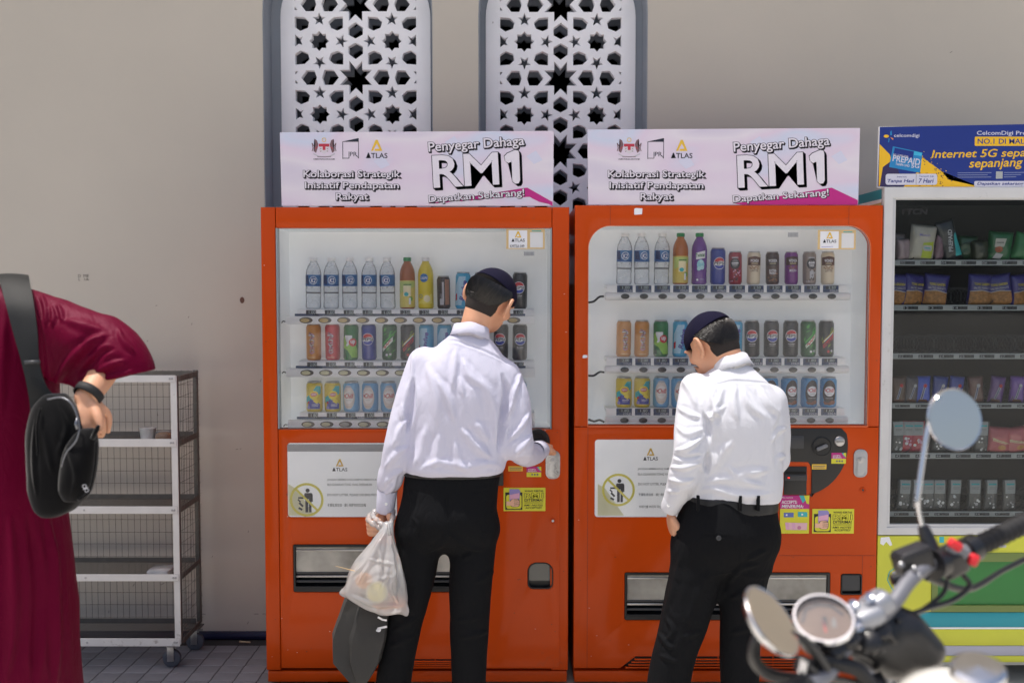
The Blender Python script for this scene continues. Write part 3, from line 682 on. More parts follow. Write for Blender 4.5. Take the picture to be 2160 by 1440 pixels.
        T('Chill', -14, 58, 20, 76, I_RED, 3, .02, shear=.2); T('s', -20, 62, -14, 72, I_RED, 3, .02); A.line([(-10, 50), (10, 50)], 1.5, I_LG, 3); A.line([(-12, 24), (12, 24)], 2, ink('tan', 214, 180, 140), 3); A.poly([(-16, 100), (16, 100), (8, 108), (-8, 108)], I_LG, 3); art(.0325)
    elif kind == 'chill_dark':
        can(.0325, .122, paint('chillblue2', 70, 146, 200)); A.disc(0, 60, 28, ink('cocoa', 48, 38, 38), 1, 50); A.disc(0, 66, 20, W_, 2); T('Chill', -13, 62, 17, 78, I_RED, 3, .02, shear=.2); T('s', -18, 66, -13, 75, I_RED, 3, .02)
        A.line([(-10, 55), (10, 55)], 1.3, I_GREY, 3); A.poly([(-26, 26), (-6, 20), (10, 30), (26, 26), (20, 14), (-18, 12)], ink('choc', 130, 76, 48), 2); A.line([(-14, 38), (14, 38)], 2, I_LG, 3); art(.0325)
    elif kind.startswith('coffee'):
        spec = dict(coffee_red=((150, 28, 48), (40, 26, 30), '', 'kopi'), coffee_latte=((222, 208, 182), (92, 52, 38), 'WONDA', 'LATTE'), coffee_dark=((70, 46, 36), (52, 34, 28), 'WONDA', 'EXTRA'), coffee_mocha=((116, 40, 130), (74, 42, 36), 'WONDA', 'MOCHA'), coffee_grey=((150, 136, 128), (60, 58, 60), 'KOPI', 'TARIK'), coffee_brown=((66, 56, 52), (170, 120, 92), '', ''))[kind]
        can(.0262, .131, paint(kind, *spec[0])); m2 = ink(kind + '2', *spec[1])
        if kind == 'coffee_brown':
            A.rect(4, 16, 24, 116, m2, 1); A.line([(-4, 30), (-4, 104)], 7, I_LG, 2); A.line([(-12, 24), (-12, 60)], 2, I_LG, 2); A.rect(-18, 16, -2, 40, I_LG, 1)
        elif kind in ('coffee_red', 'coffee_grey'):
            A.disc(0, 82, 20, m2, 1, 22); A.disc(0, 84, 14, I_GREY if kind == 'coffee_red' else m2, 2, 15); A.line([(-12, 84), (12, 84)], 3.5, W_, 3); A.line([(-9, 78), (9, 78)], 2, I_LG, 3); A.line([(-12, 106), (12, 106)], 4, I_LG, 2)
            rnd = random.Random(2)
            for k in range(22): A.disc(rnd.uniform(-22, 22), rnd.uniform(12, 56), 2.6, m2 if k % 2 else I_PINK if kind == 'coffee_red' else I_LG, 2, 3.4, 8)
            if kind == 'coffee_grey': T('KOPI', -11, 82, 11, 92, W_, 4); T('TARIK', -11, 70, 11, 79, W_, 4); A.rect(-8, 24, 8, 54, I_LG, 2)
        else:
            A.poly([(-30, 76), (30, 76), (30, 106), (0, 112), (-30, 106)], m2, 1); T('WONDA', -17, 88, 17, 100, W_, 3); A.line([(-12, 83), (12, 83)], 2.2, I_CREAM, 3)
            rnd = random.Random(4)
            for k in range(16): A.disc(rnd.uniform(-20, 20), rnd.uniform(62, 74) if kind != 'coffee_dark' else rnd.uniform(12, 50), 3, ink('bean', 150, 104, 66), 3, 2.3, 8)
            T(spec[3], -14, 50, 14, 60, m2 if kind == 'coffee_latte' else W_, 3)
            if kind == 'coffee_dark': T('PRESSO', -13, 40, 13, 49, W_, 3)
        art(.0262)
    else:
        r, h = .0305, .204
        if kind == 'water':
            v, f = lathe_data(bottle_prof(r, h), 24); me = mesh('bottle', v, f, M_PET, True); parts.append(('bottle', me))
            pr = [(r + .0004, h * .44), (r + .0004, h * .66)]; v, f = lathe_data(pr, 28); parts.append(('paper_label', mesh('paper_label', v, f[:-2], paint('waterblue', 56, 112, 170), True)))
            A.disc(4, 113, 16, ink('wring', 214, 224, 236), 1); A.disc(4, 113, 13.5, ink('wdeep', 34, 84, 150), 2); T('K2', -5, 104, 13, 121, W_, 3, .02, shear=.15); A.poly([(-40, 92), (40, 92), (40, 96), (-40, 100)], ink('wdeep', 34, 84, 150), 1); A.poly([(-38, 100), (-14, 96), (-18, 132), (-38, 134)], ink('wnavy', 30, 50, 100), 1); art(r + .0005)
            v, f = lathe_data([(r * .99, h * .30), (r * .99, h * .325)], 24); parts.append(('band', mesh('band', v, f[:-2], I_GREY, True)))
            cap = M_WHITE
        else:
            liq, cap, lab = dict(tea=((168, 96, 52), (28, 136, 72), (222, 206, 110)), grape=((112, 62, 150), (28, 136, 72), (112, 62, 150)), milk=((226, 204, 60), (236, 236, 236), (230, 208, 52)), tea2=((178, 104, 50), (28, 136, 72), (214, 190, 90)))[kind]
            v, f = lathe_data(bottle_prof(r, h), 24); parts.append(('bottle', mesh('bottle', v, f, paint('liq' + kind, *liq, .2), True)))
            z0, z1 = (.03, .55) if kind != 'milk' else (.03, .82)
            if kind != 'grape':
                v, f = lathe_data([(r + .0005, h * z0), (r + .0005, h * min(z1, .66))] + ([(r * .96, h * .72)] if kind == 'milk' else []), 28); parts.append(('paper_label', mesh('paper_label', v, f[:-2], paint('lab' + kind, *lab), True)))
            if kind in ('tea', 'tea2'):
                A.poly([(-36, 60), (36, 90), (36, 108), (-36, 108)], ink('lgreen', 190, 206, 120), 1); A.rect(-16, 50, 14, 92, I_CREAM, 2); A.line([(-14, 96), (16, 96)], 4, ink('tgreen', 50, 120, 70), 3); A.disc(-4, 58, 9, I_TEAL, 3, 8); A.disc(14, 40, 9, ink('lgreen2', 120, 180, 70), 2); A.rect(6, 18, 14, 44, W_, 3)
            elif kind == 'grape':
                T('Twister', -17, 108, 21, 124, ink('tgreen', 50, 120, 70), 3, .03, rot=6); A.poly([(-16, 124), (22, 134), (22, 104), (-16, 98)], W_, 1); A.disc(3, 78, 15, ink('ice', 150, 214, 226), 1, 20); A.disc(-4, 62, 8, ink('ice2', 190, 232, 238), 2); A.disc(9, 66, 8, ink('ice2', 190, 232, 238), 2); A.disc(5, 90, 7, ink('ice2', 190, 232, 238), 2); A.disc(-10, 18, 4, W_, 2); A.line([(2, 20), (20, 20)], 2, I_LIL, 2)
            else:
                A.disc(2, 122, 17, ink('calblue', 44, 110, 180), 1); T('CALPIS', -13, 117, 17, 126, W_, 3, .02); A.ring(-12, 50, 6, 8, ink('calblue', 44, 110, 180), 2); A.disc(14, 40, 14, I_CREAM, 1); A.poly([(-36, 20), (36, 60), (36, 20)], ink('calpale', 240, 226, 110), 1)
            art(r + .0008); cap = paint('cap' + kind, *cap)
        v, f = lathe_data([(r * .48, h * .925), (r * .53, h * .93), (r * .53, h * .995), (r * .48, h), (0, h)], 20); me = mesh('cap', v, f, cap, True); me.set_sharp_from_angle(angle=R(40)); parts.append(('cap', me))
    PROD[kind] = parts; return parts
DESC = dict(pepsi_blue=('blue soda can with round emblem', 'can'), pepsi_black=('black soda can with round emblem', 'can'), lime=('green lime soda can with a red dot', 'can'), gold=('golden orange can with white scrawled lettering', 'can'),
    red=('red can with white scrawled lettering', 'can'), sport=('light blue sports drink can with upright violet lettering', 'can'), dew_green=('green leafy soda can', 'can'), dew_dark=('black soda can with a red and gold slash', 'can'), lemon=('short yellow lemon tea can', 'can'),
    chill_light=('short pale blue can with red script', 'can'), chill_dark=('short dark brown and blue can with a white disc', 'can'), coffee_red=('dark red coffee can', 'can'), coffee_latte=('cream latte coffee can with a brown band', 'can'), coffee_dark=('dark brown coffee can', 'can'),
    coffee_mocha=('purple mocha coffee can', 'can'), coffee_grey=('grey coffee can with a dark oval', 'can'), coffee_brown=('black and tan coffee can', 'can'), water=('clear water bottle with a blue label', 'bottle'), tea=('brown tea bottle with green cap and yellow label', 'bottle'),
    tea2=('orange brown tea bottle with green cap', 'bottle'), grape=('purple juice bottle with green cap', 'bottle'), milk=('yellow drink bottle with white cap', 'bottle'))
ORD = ['first', 'second', 'third', 'fourth', 'fifth', 'sixth', 'seventh', 'eighth', 'ninth', 'tenth', 'eleventh', 'twelfth']
def place_row(kinds, xs, zbase, where, Y=.105):
    for k, (kd, px) in enumerate(zip(kinds, xs)):
        d, cat = DESC[kd]
        p = Vector((AX(px, Y), Y + random.uniform(-.003, .003), zbase))
        r_ = root('drink_' + cat, p, '%s, %s %s' % (d, ORD[k], where), cat, 'drinks on display in the orange machines', (R(random.uniform(-.8, .8)), R(random.uniform(-1.2, 1.2)), R(random.uniform(-14, 10))))
        for nm, me in product(kd): link(nm, me, r_)

# ------------------------------------------------------------------ the two machines
LM, LX, LZ = drink_machine(553, 1200, 437, (585, 481, 1163, 904), 'left orange drink vending machine with square display window', dict(
    seam_l=584, seam_r=1164, split=905, round=False, dispenser=(613, 1148, 1055, 1248), coin_return=(1113, 1185, 1168, 1241), bill=None, vent=(830, 1390, 1000, 1411),
    notice=dict(box=(603, 934, 835, 1090), logo=(717, 967, 993, 32), sign=(646, 1054, 36), grey=951, lines=[('JANGAN MEMBUANG SAMPAH MERATA-RATA', 690, 1009, 806, 1014), ('SILA GUNAKAN TONG YANG DISEDIAKAN', 690, 1019, 785, 1024), ('DO NOT LITTER. PLEASE USE BINS PROVIDED', 690, 1041, 812, 1046), ('不要乱丢垃圾 \u00b7 请使用提供的垃圾箱', 690, 1062, 772, 1069)])))
RM, RX, RZ = drink_machine(1212, 1858, 433, (1240, 476, 1833, 899), 'right orange drink vending machine with rounded display window', dict(
    seam_l=1286, seam_r=1786, split=900, round=True, dispenser=(1321, 1207, 1760, 1307), coin_return=(1783, 1210, 1828, 1254), bill=None, vent=(1345, 1384, 1700, 1406),
    notice=dict(box=(1256, 927, 1490, 1090), logo=(1372, 944, 970, 31), sign=(1304, 1033, 35), lines=[('JANGAN MEMBUANG SAMPAH MERATA-RATA', 1345, 986, 1460, 991), ('SILA GUNAKAN TONG YANG DISEDIAKAN', 1345, 997, 1450, 1002), ('DO NOT LITTER. PLEASE USE BINS PROVIDED', 1346, 1018, 1468, 1023), ('不要乱丢垃圾 \u00b7 请使用提供的垃圾箱', 1347, 1040, 1430, 1046), ('쓰레기를 버리지 마십시오', 1348, 1066, 1406, 1072)])))
BX = [646 + 39.8 * k for k in range(12)]
IX = [662, 699, 739, 779, 819, 860, 899, 937, 976, 1016, 1056, 1096]
wl = 'on left machine\'s %s shelf'; wr = 'on right machine\'s %s shelf'
z = shelf_row(LM, LX, LZ, BX, (653, 667), (667, 683.5), (602, 1128), (627, 1127), ['1.00'] * 5 + ['2.50'] * 4 + ['1.80', '1.00', '1.00'], [M_BTN_A], 651, 'square')
place_row(['water'] * 5 + ['tea', 'milk', 'coffee_brown', 'sport', 'pepsi_black', 'pepsi_black', 'pepsi_black'], IX, z, wl % 'top')
z = shelf_row(LM, LX, LZ, [b + 1 for b in BX], (763, 777), (777, 795), (603, 1128), (628, 1127), ['2.00'] * 2 + ['1.80'] * 6 + ['1.00'] * 4, [M_BTN_B], 759, 'square')
place_row(['gold', 'red', 'lime', 'pepsi_blue', 'dew_green', 'dew_dark', 'sport', 'sport', 'pepsi_black', 'pepsi_black', 'pepsi_black', 'pepsi_black'], [662, 702, 740, 779, 821, 860, 900, 938, 977, 1016, 1056, 1096], z, wl % 'middle')
z = shelf_row(LM, LX, LZ, [b + 2 for b in BX], (870, 885), (886, 903), (605, 1128), (629, 1128), ['1.80'] * 2 + ['1.00'] * 10, [M_BTN_B, M_BTN_B, mat('grey_button', C(176, 174, 164), .35)], 868, 'square')
place_row(['lemon'] * 2 + ['chill_light'] * 6 + ['chill_dark'] * 4, [662, 701, 741, 780, 820, 860, 899, 938, 977, 1016, 1055, 1094], z, wl % 'bottom')
BX2 = [1318 + 39.5 * k for k in range(12)]
IX2 = [1315, 1353, 1394, 1434, 1473, 1512, 1549, 1587, 1627, 1667, 1705, 1743]
z = shelf_row(RM, RX, RZ, BX2, (601, 617), (617, 633), (1274, 1795), (1280, 1786), ['1.00'] * 3 + ['2.50'] * 2 + ['1.80'] + ['2.50'] * 6, None, 600, 'round')
place_row(['water'] * 3 + ['tea2', 'grape', 'pepsi_blue', 'coffee_red', 'coffee_latte', 'coffee_dark', 'coffee_mocha', 'coffee_grey', 'coffee_latte'], IX2, z, wr % 'top')
z = shelf_row(RM, RX, RZ, BX2, (755, 771), (771, 788), (1275, 1795), (1280, 1786), ['2.00'] * 2 + ['1.80'] + ['1.00'] * 6 + ['1.80'] * 3, None, 752, 'round')
place_row(['gold', 'gold', 'lime', 'sport', 'pepsi_blue', 'pepsi_blue', 'sport', 'pepsi_black', 'pepsi_black', 'pepsi_black', 'dew_green', 'dew_dark'], IX2, z, wr % 'middle')
z = shelf_row(RM, RX, RZ, BX2, (861, 877), (878, 894), (1275, 1795), (1280, 1786), ['1.80'] * 2 + ['1.00'] * 10, None, 858, 'round')
place_row(['lemon'] * 2 + ['chill_light'] * 5 + ['chill_dark'] * 5, [1316, 1355, 1395, 1434, 1473, 1512, 1549, 1587, 1626, 1666, 1708, 1748], z, wr % 'bottom')
# cables feeding the button rails
for mch, pts in ((LM, [(587, 681, 602, 679)]), (LM, [(587, 788, 603, 786)]), (LM, [(590, 902, 606, 896)]), (RM, [(1241, 638, 1274, 625)]), (RM, [(1241, 792, 1275, 785)]), (RM, [(1241, 884, 1275, 890)])):
    x0, y0, x1, y1 = pts[0]; a, b = at(x0, y0, .07), at(x1, y1, .062)
    thick = .0042 if mch is RM else .0022
    tube('rail_cable', [p - mch.location for p in spline([a, a.lerp(b, .35) + Vector((0, 0, -.004)), a.lerp(b, .7) + Vector((0, 0, .005)), b], 5)], thick, M_BLACK, mch, 8)
# ---- payment fittings, left machine
rm1_sticker(LM, 1062, 1027, 1151, 1077).location.y = -.0056
for o in [o for o in LM.children if o.name.startswith('sticker')]: pass
tiny_yellow(LM, 1072, 982, 1103, 993); small_accepts(LM, 1111, 983, 1142, 1005)
for o in LM.children:
    if o.name.startswith('sticker'): o.location.y = -.0056
lk_o = len(LM.children); lock(LM, 1151, 949, 1182, 1009, mat('lock_chrome', C(170, 170, 172), .28, 1.0, var=.15, vscale=60))
for o in LM.children:
    if o.name.startswith('lock'): o.location.y = -.0042
p = at(1140, 930, 0) - LM.location
kn = lathe('coin_knob', [(.050, 0), (.050, .005), (.047, .008), (.034, .008), (.032, .004), (0, .004)], M_BLACK, LM, 32, 'Y', (p.x - .013, -.004, p.z))
box('knob_lever', -.026, .026, -.016, -.004, -.007, .007, M_DGREY, kn, .004)
box('bill_acceptor', LX(975), LX(1062), -.012, 0.0, LZ(1023), LZ(940), M_BLACK, LM, .003)
p = at(1166, 1097, 0) - LM.location
sc_ = lathe('screw_lock', [(.0118, 0), (.0118, .003), (.0095, .004), (.0092, .0025), (0, .0025)], M_ORANGE, LM, 20, 'Y', (p.x, -.0042, p.z)); lathe('screw_core', [(.005, 0), (.005, .003), (0, .003)], M_STEEL, sc_, 12, 'Y', (0, -.0024, 0))
# ---- payment fittings, right machine
bxr = RM.location.x
quart = [(RX(1590), RZ(972)), (RX(1590), RZ(903)), (RX(1778), RZ(903))] + [(RX(1688) + (RX(1792) - RX(1688)) * math.cos(R(a)), RZ(940) + (RZ(905) - RZ(1046)) * .75 * math.sin(R(a))) for a in range(14, -81, -6)] + [(RX(1716), RZ(1046)), (RX(1716), RZ(985)), (RX(1708), RZ(974))]
pay = prism('payment_panel', quart, [], -.004, .002, M_BLACK, RM, bev=.0012)
box('display_screen', RX(1640), RX(1698), -.007, -.0035, RZ(945), RZ(918), M_DGREY, pay, .001)
p = at(1733, 941, 0) - RM.location
kn = lathe('coin_knob', [(.040, 0), (.040, .0018), (.036, .003), (.034, .001), (0, .001)], M_BLACK, RM, 32, 'Y', (p.x, -.0042, p.z))
lv = box('knob_lever', -.030, .016, -.016, -.002, -.007, .007, mat('grey_lever', C(120, 121, 124), .4), kn, .0045); lv.rotation_euler = (0, R(-22), 0); lv.location = (.004, 0, 0)
p = at(1770, 930, 0) - RM.location
cs = lathe('coin_slot', [(.0205, 0), (.0205, .003), (.018, .006), (.010, .008), (0, .0085)], M_STEEL, RM, 28, 'Y', (p.x, -.0042, p.z)); box('coin_slit', -.014, .014, -.0105, -.006, -.0012, .0012, M_BLACK, cs)
ba = prism('bill_acceptor', rr(RX(1646), RZ(1043), RX(1712), RZ(972), .006), [], -.003, .003, M_ORANGE, RM, bev=.001)
box('bill_mouth', RX(1657), RX(1705), -.008, -.002, RZ(1042), RZ(983), M_BLACK, ba, .001); box('bill_slit', RX(1660), RX(1703), -.0095, -.0078, RZ(998), RZ(993), mat('slit_black', C(4, 4, 5), .8), ba); box('bill_lip', RX(1657), RX(1705), -.012, -.0078, RZ(1012), RZ(1000), M_DGREY, ba, .001)
box('indicator', RX(1664), RX(1668), -.0135, -.0118, RZ(1007), RZ(1004.5), mat('red_indicator', C(230, 30, 20), .3, emit=1.5), ba)
lock(RM, 1805, 947, 1834, 1006, mat('satin_lock', C(170, 172, 176), .4, .7))
p = at(1820, 1033, 0) - RM.location
sc_ = lathe('screw_lock', [(.0118, 0), (.0118, .0025), (.0095, .0032), (.009, .001), (0, .001)], M_ORANGE, RM, 20, 'Y', (p.x, .0005, p.z)); lathe('screw_core', [(.004, 0), (.004, .002), (0, .002)], M_DGREY, sc_, 12, 'Y', (0, -.001, 0))
rm1_sticker(RM, 1719, 1072, 1808, 1125)
small_accepts(RM, 1757, 954, 1788, 977); tiny_yellow(RM, 1716, 978, 1747, 989)
for o in RM.children:
    if o.name.startswith('sticker') and o.location.z > AZ(1000): o.location.y = -.0048
A = Art(); A.rect(1650, 1043, 1712, 1072, I_MAG, 0); A.rect(1650, 1072, 1712, 1125, I_YG, 0)
A.text('ACCEPTS:', 1653, 1054, 1686, 1061, I_WHITE, 2, .02); A.text('MENERIMA:', 1653, 1063, 1700, 1070, I_WHITE, 2, .02, shear=.2); A.text('This machine', 1653, 1046, 1677, 1049, I_WHITE, 2, 0)
A.poly([(1690, 1043), (1712, 1043), (1698, 1060)], I_TEAL, 1); A.poly([(1700, 1043), (1712, 1043), (1711, 1062), (1706, 1060)], I_YG, 2)
A.poly([(1658, 1080), (1679, 1080), (1679, 1090), (1658, 1090)], I_BLUEN, 1); A.poly([(1688, 1078), (1708, 1079), (1708, 1089), (1688, 1089)], I_TEAL, 1); A.disc(1664, 1085, 2, I_WHITE, 2); A.disc(1697, 1084, 2, I_WHITE, 2)
for k in range(4): A.poly([(1661 + 7 * k, 1101 + k * .3), (1687 + 7 * k, 1102), (1686 + 7 * k, 1117), (1663 + 7 * k, 1117)], (I_PINK, ink('pink2', 232, 186, 196))[k % 2], 1 + k)
A.disc(1691, 1112, 4, ink('pink3', 200, 130, 160), 6); o = sticker(RM, A, 1650, 1043, 1712, 1125, 'purple and yellow sticker showing accepted notes'); o.location.y = -.0036
# label cards inside the display windows, upper right (the square code area is left blank)
for mch, (x0, y0, x1, y1), hand in ((LM, (1068, 483, 1149, 525), 'KMTSA 049'), (RM, (1725, 485, 1805, 526), '')):
    A = Art(); A.rect(x0, y0, x1, y1, ink('card_tan', 216, 186, 132), 0); A.rect(x0 + 5, y0 + 3, x0 + 44, y1 - 2, I_WHITE, 1); A.rect(x0 + 50, y0 + 7, x1 - 4, y1 - 3, ink('card_white', 222, 222, 222), 1); A.line([(x0 + 54, y0 + 4.5), (x1 - 8, y0 + 4.5)], 2, I_TEAL, 1)
    atlas(A, x0 + 25, y0 + 5, y0 + 27, 28, 3)
    if hand: A.text(hand, x0 + 8, y0 + 33, x0 + 38, y0 + 39, I_BLK, 3, 0)
    else: A.line([(x0 + 8, y0 + 36), (x0 + 32, y0 + 35)], 1, I_LIL, 3)
    o = sticker(mch, A, x0, y0, x1, y1, 'tan and white label card in the upper corner of the window'); p = at((x0 + x1) / 2, (y0 + y1) / 2, .0085) - mch.location; o.location = p
A = Art(); A.rect(1105, 531, 1127, 540, ink('faint', 176, 178, 180), 0)
for k in range(7): A.line([(1107 + k * 2.8, 533), (1107 + k * 2.8, 539)], 1, I_GREY, 1)
o = sticker(LM, A, 1105, 531, 1127, 540); o.location = at(1116, 535, .0085) - LM.location
A = Art(); A.rect(1662, 490, 1684, 500, ink('faint', 176, 178, 180), 0)
for k in range(7): A.line([(1664 + k * 2.8, 492), (1664 + k * 2.8, 499)], 1, I_GREY, 1)
o = sticker(RM, A, 1662, 490, 1684, 500); o.location = at(1673, 495, .0085) - RM.location
# torn sticker remains on the orange paint
for (x0, y0, x1, y1) in ((1336, 439, 1353, 453), (1229, 748, 1240, 755)):
    A = Art(); A.poly([(x0, y0 + 2), (x0 + 3, y0), (x1, y0 + 1), (x1 - .5, y1 - 1), (x0 + 4, y1), (x0, y1)], I_WHITE, 0); sticker(RM, A, x0, y0, x1, y1)
# paint chips and scuffs along edges and the lower doors, as on the real machines
for mch, spots in ((LM, [(603, 1092), (640, 1092), (655, 1091), (700, 1091), (574, 1314), (588, 1312), (1097, 1227), (1093, 1228), (600, 1380), (620, 1386), (640, 1384), (566, 1395), (1190, 620), (1194, 700), (1186, 850), (1176, 912), (1150, 908), (560, 560), (562, 720), (601, 990), (602, 1045), (589, 1170), (650, 1377), (1165, 1325), (1172, 1340), (1130, 1335), (1085, 1300), (690, 1340), (760, 1320), (1190, 1210)]), (RM, [(1222, 1100), (1226, 1230), (1250, 1395), (1262, 1350), (1290, 1360), (1330, 1370), (1850, 760), (1846, 1200), (1700, 1340), (1780, 1330), (1300, 1180), (1228, 900), (1245, 1290), (1835, 1390), (1680, 1180)])):
    A = Art(); rnd = random.Random(12)
    for (x, y) in spots:
        n_ = rnd.randint(5, 7); rx_, ry_ = rnd.uniform(.7, 2.6), rnd.uniform(.5, 1.4)
        A.poly([(x + rx_ * rnd.uniform(.6, 1.2) * math.cos(2 * math.pi * k / n_), y + ry_ * rnd.uniform(.6, 1.2) * math.sin(2 * math.pi * k / n_)) for k in range(n_)], ink('chip_pale', 216, 200, 186) if rnd.random() < .6 else ink('chip_dark', 84, 44, 26), 1)
    o = A.build('paint_chips', mch, mpp(0), 1080, 720); o.location = (-mch.location.x, -.0046 if mch is LM else -.0006, AZ(720)); o['kind'] = 'stuff'

# ================================================================== advertising boards on top of the machines
def print_gradient(name, stops):
    """printed tint: colours drifting across the sheet"""
    m = bpy.data.materials.new(name); m.use_nodes = True; n = m.node_tree; b = n.nodes['Principled BSDF']; b.inputs['Roughness'].default_value = .4
    tc = n.nodes.new('ShaderNodeTexCoord'); nz = n.nodes.new('ShaderNodeTexNoise'); nz.inputs['Scale'].default_value = 2.2; nz.inputs['Detail'].default_value = 1.5
    mp = n.nodes.new('ShaderNodeMapping'); mp.inputs['Scale'].default_value = (1, 1, 2.2); n.links.new(tc.outputs['Object'], mp.inputs[0]); n.links.new(mp.outputs[0], nz.inputs['Vector'])
    cr = n.nodes.new('ShaderNodeValToRGB'); e = cr.color_ramp.elements
    e[0].position, e[0].color = stops[0]; e[1].position, e[1].color = stops[-1]
    for p, c in stops[1:-1]: q = e.new(p); q.color = c
    n.links.new(nz.outputs[0], cr.inputs[0]); n.links.new(cr.outputs[0], b.inputs['Base Color']); return m
M_BANNER = print_gradient('banner_print', [(.28, C(206, 196, 216)), (.42, C(226, 218, 228)), (.52, C(222, 206, 224)), (.60, C(206, 212, 232)), (.72, C(236, 206, 222))])
def crest(A, cx, cy, w):
    s = w / 46.0; P = lambda pts: [(cx + x * s, cy + y * s) for x, y in pts]
    dk, rd = ink('crest_brown', 122, 92, 98), ink('crest_red', 190, 50, 70)
    A.poly(P([(-11, -5), (11, -5), (10, 8), (0, 14), (-10, 8)]), ink('crest_white', 214, 206, 214), 2); A.rect(cx - 11 * s, cy - 7 * s, cx + 11 * s, cy - 1 * s, rd, 3); A.rect(cx - 3 * s, cy - 1 * s, cx + 3 * s, cy + 6 * s, rd, 3)
    for q in (-1, 1):
        A.poly(P([(q * 12, -6), (q * 15, -14), (q * 20, -17), (q * 21, -11), (q * 18, -6), (q * 21, 0), (q * 22, 8), (q * 17, 12), (q * 14, 4)]), dk, 2); A.line(P([(q * 21, -2), (q * 25, -8), (q * 23, 2), (q * 25, 8)]), 1.6 * s, dk, 2)
        A.line(P([(q * 13, -1), (q * 18, 3)]), 1.5 * s, rd, 3)
        for k in (-4, 1, 6): A.line(P([(q * 6, k + 2), (q * 8, k + 3)]), 1.2 * s, dk, 4)
    A.ring(cx, cy - 15 * s, 3.4 * s, 4.6 * s, I_YEL, 3, 14); A.line(P([(-22, 14), (-12, 19), (0, 20), (12, 19), (22, 14)]), 2.2 * s, I_LG, 2); A.line(P([(-14, 20), (14, 20)]), 1 * s, dk, 3)
    A.text('KEMENTERIAN EKONOMI', cx - 22 * s, cy + 23.5 * s, cx + 22 * s, cy + 26.5 * s, I_DARK, 2, .01)
def promo_board(x0, y0, x1, y1, dx, dy, label, torn):
    """dx, dy: shift of the print relative to the left board"""
    Y0 = .004; w = AX(x1, Y0) - AX(x0, Y0); zb = AZ(y1, Y0); h = AZ(y0, Y0) - zb
    ztop = max(LM_TOP if dx == 0 else RM_TOP, zb)
    r_ = root('promo_board', (AX((x0 + x1) / 2, Y0), Y0 + .012, ztop), label, 'sign', 'promotion boards on top of the orange machines')
    sk = .004
    prism('panel', [(-w / 2, 0), (w / 2, 0), (w / 2 + .002, h + .006), (-w / 2 - sk, h)], [], -.006, .006, M_BANNER, r_)
    A = Art(); F = ink('banner_face', 226, 220, 230); D = ink('banner_dark', 54, 47, 62); N = ink('banner_navy', 34, 40, 54)
    ox, oy = dx, dy
    T = lambda t, a, b, c, d, **k: A.shadow_text(t, a + ox, b + oy, c + ox, d + oy, F, k.pop('dark', D), 3, **k)
    crest(A, 687 + ox, 311 + oy, 46)
    A.line([(726 + ox, 335 + oy), (726 + ox, 300 + oy), (759 + ox, 293 + oy), (759 + ox, 334 + oy), (755 + ox, 328 + oy)], 1.2, N, 2); A.poly([(726 + ox, 300 + oy), (759 + ox, 293 + oy), (759 + ox, 300 + oy)], N, 2); A.line([(726 + ox, 334 + oy), (739 + ox, 334 + oy), (739 + ox, 321 + oy)], 1.2, N, 2); A.text('PR', 741 + ox, 321 + oy, 756 + ox, 330 + oy, N, 2, 0)
    atlas(A, 797 + ox, 296 + oy, 334 + oy, 45, 2)
    T('Kolaborasi Strategik', 643, 359, 846, 378, steps=3, sx=.8, sy=.9, bold=.014, outline=.034); T('Inisiatif Pendapatan', 646, 383, 843, 401, steps=3, sx=.8, sy=.9, bold=.014, outline=.034); T('Rakyat', 711, 406, 779, 425, steps=3, sx=.8, sy=.9, bold=.014, outline=.034)
    T('Penyegar Dahaga', 905, 294, 1106, 320, steps=3, sx=.7, sy=.8, rot=4, bold=.014, outline=.034)
    T('RM', 914, 325, 1052, 392, steps=5, sx=1.0, sy=.95, rot=3, bold=.014, outline=.012, dark=N)
    one = [(1064, 330), (1070, 324), (1086, 317), (1093, 318), (1095, 324), (1097, 380), (1094, 386), (1087, 387), (1081, 382), (1079, 341), (1072, 344), (1066, 340)]
    for k in range(5, -1, -1):
        cxo, cyo = 1081, 352; g_ = 1.05 if k == 0 else 1.02
        A.poly([(cxo + (x - cxo) * g_ * 1.02 + ox + k, cyo + (y - cyo) * g_ + oy + k * .95) for x, y in one], N, 3)
    A.poly([(x + ox, y + oy) for x, y in one], F, 4)
    A.poly([(908 + ox, 428 + oy), (1104 + ox, 396 + oy), (1112 + ox, 395 + oy), (x1 - 1, 424 + oy if dx == 0 else 421 + oy), (x1 - 1, y1 - 1), (926 + ox, y1 - 1)] if not torn else [(905 + ox, 428 + oy), (1104 + ox, 396 + oy), (1112 + ox, 395 + oy), (x1 - 1, 425), (x1 - 1, 434)] + [(x1 - 3 - k * 6.5, 434 - (34 - 34 * k / 38.0) * .0 - (18 if k > 8 else 2.2 * k) - random.uniform(0, 5) + max(0, k - 14) * .55) for k in range(39)], I_MAG, 2)
    T('Dapatkan Sekarang!', 905, 404, 1106, 423, steps=2, sx=.6, sy=.6, rot=4, bold=.012, outline=.03, dark=D)
    for (a, b) in ((810, 340), (960, 300), (1130, 330)):
        A.poly([(a + ox - 20, b + oy), (a + ox, b + oy - 12), (a + ox + 14, b + oy + 8), (a + ox - 4, b + oy + 16)], ink('banner_tint', 212, 212, 232), 1)
    c = at((x0 + x1) / 2, (y0 + y1) / 2, Y0)
    A.build('board_print', r_, mpp(Y0), (x0 + x1) / 2, (y0 + y1) / 2, (0, -.0062, c.z - ztop), gap=.00025)
    for q in (-1, 1): box('stand', q * w * .35 - .01, q * w * .35 + .01, .0065, .09, 0.0, .16, M_DGREY, r_)
    return r_
LM_TOP, RM_TOP = AZ(437), AZ(433)
promo_board(597, 279, 1166, 434, 0, 0, 'pale lilac promotion board with torn magenta corner on the left machine', True)
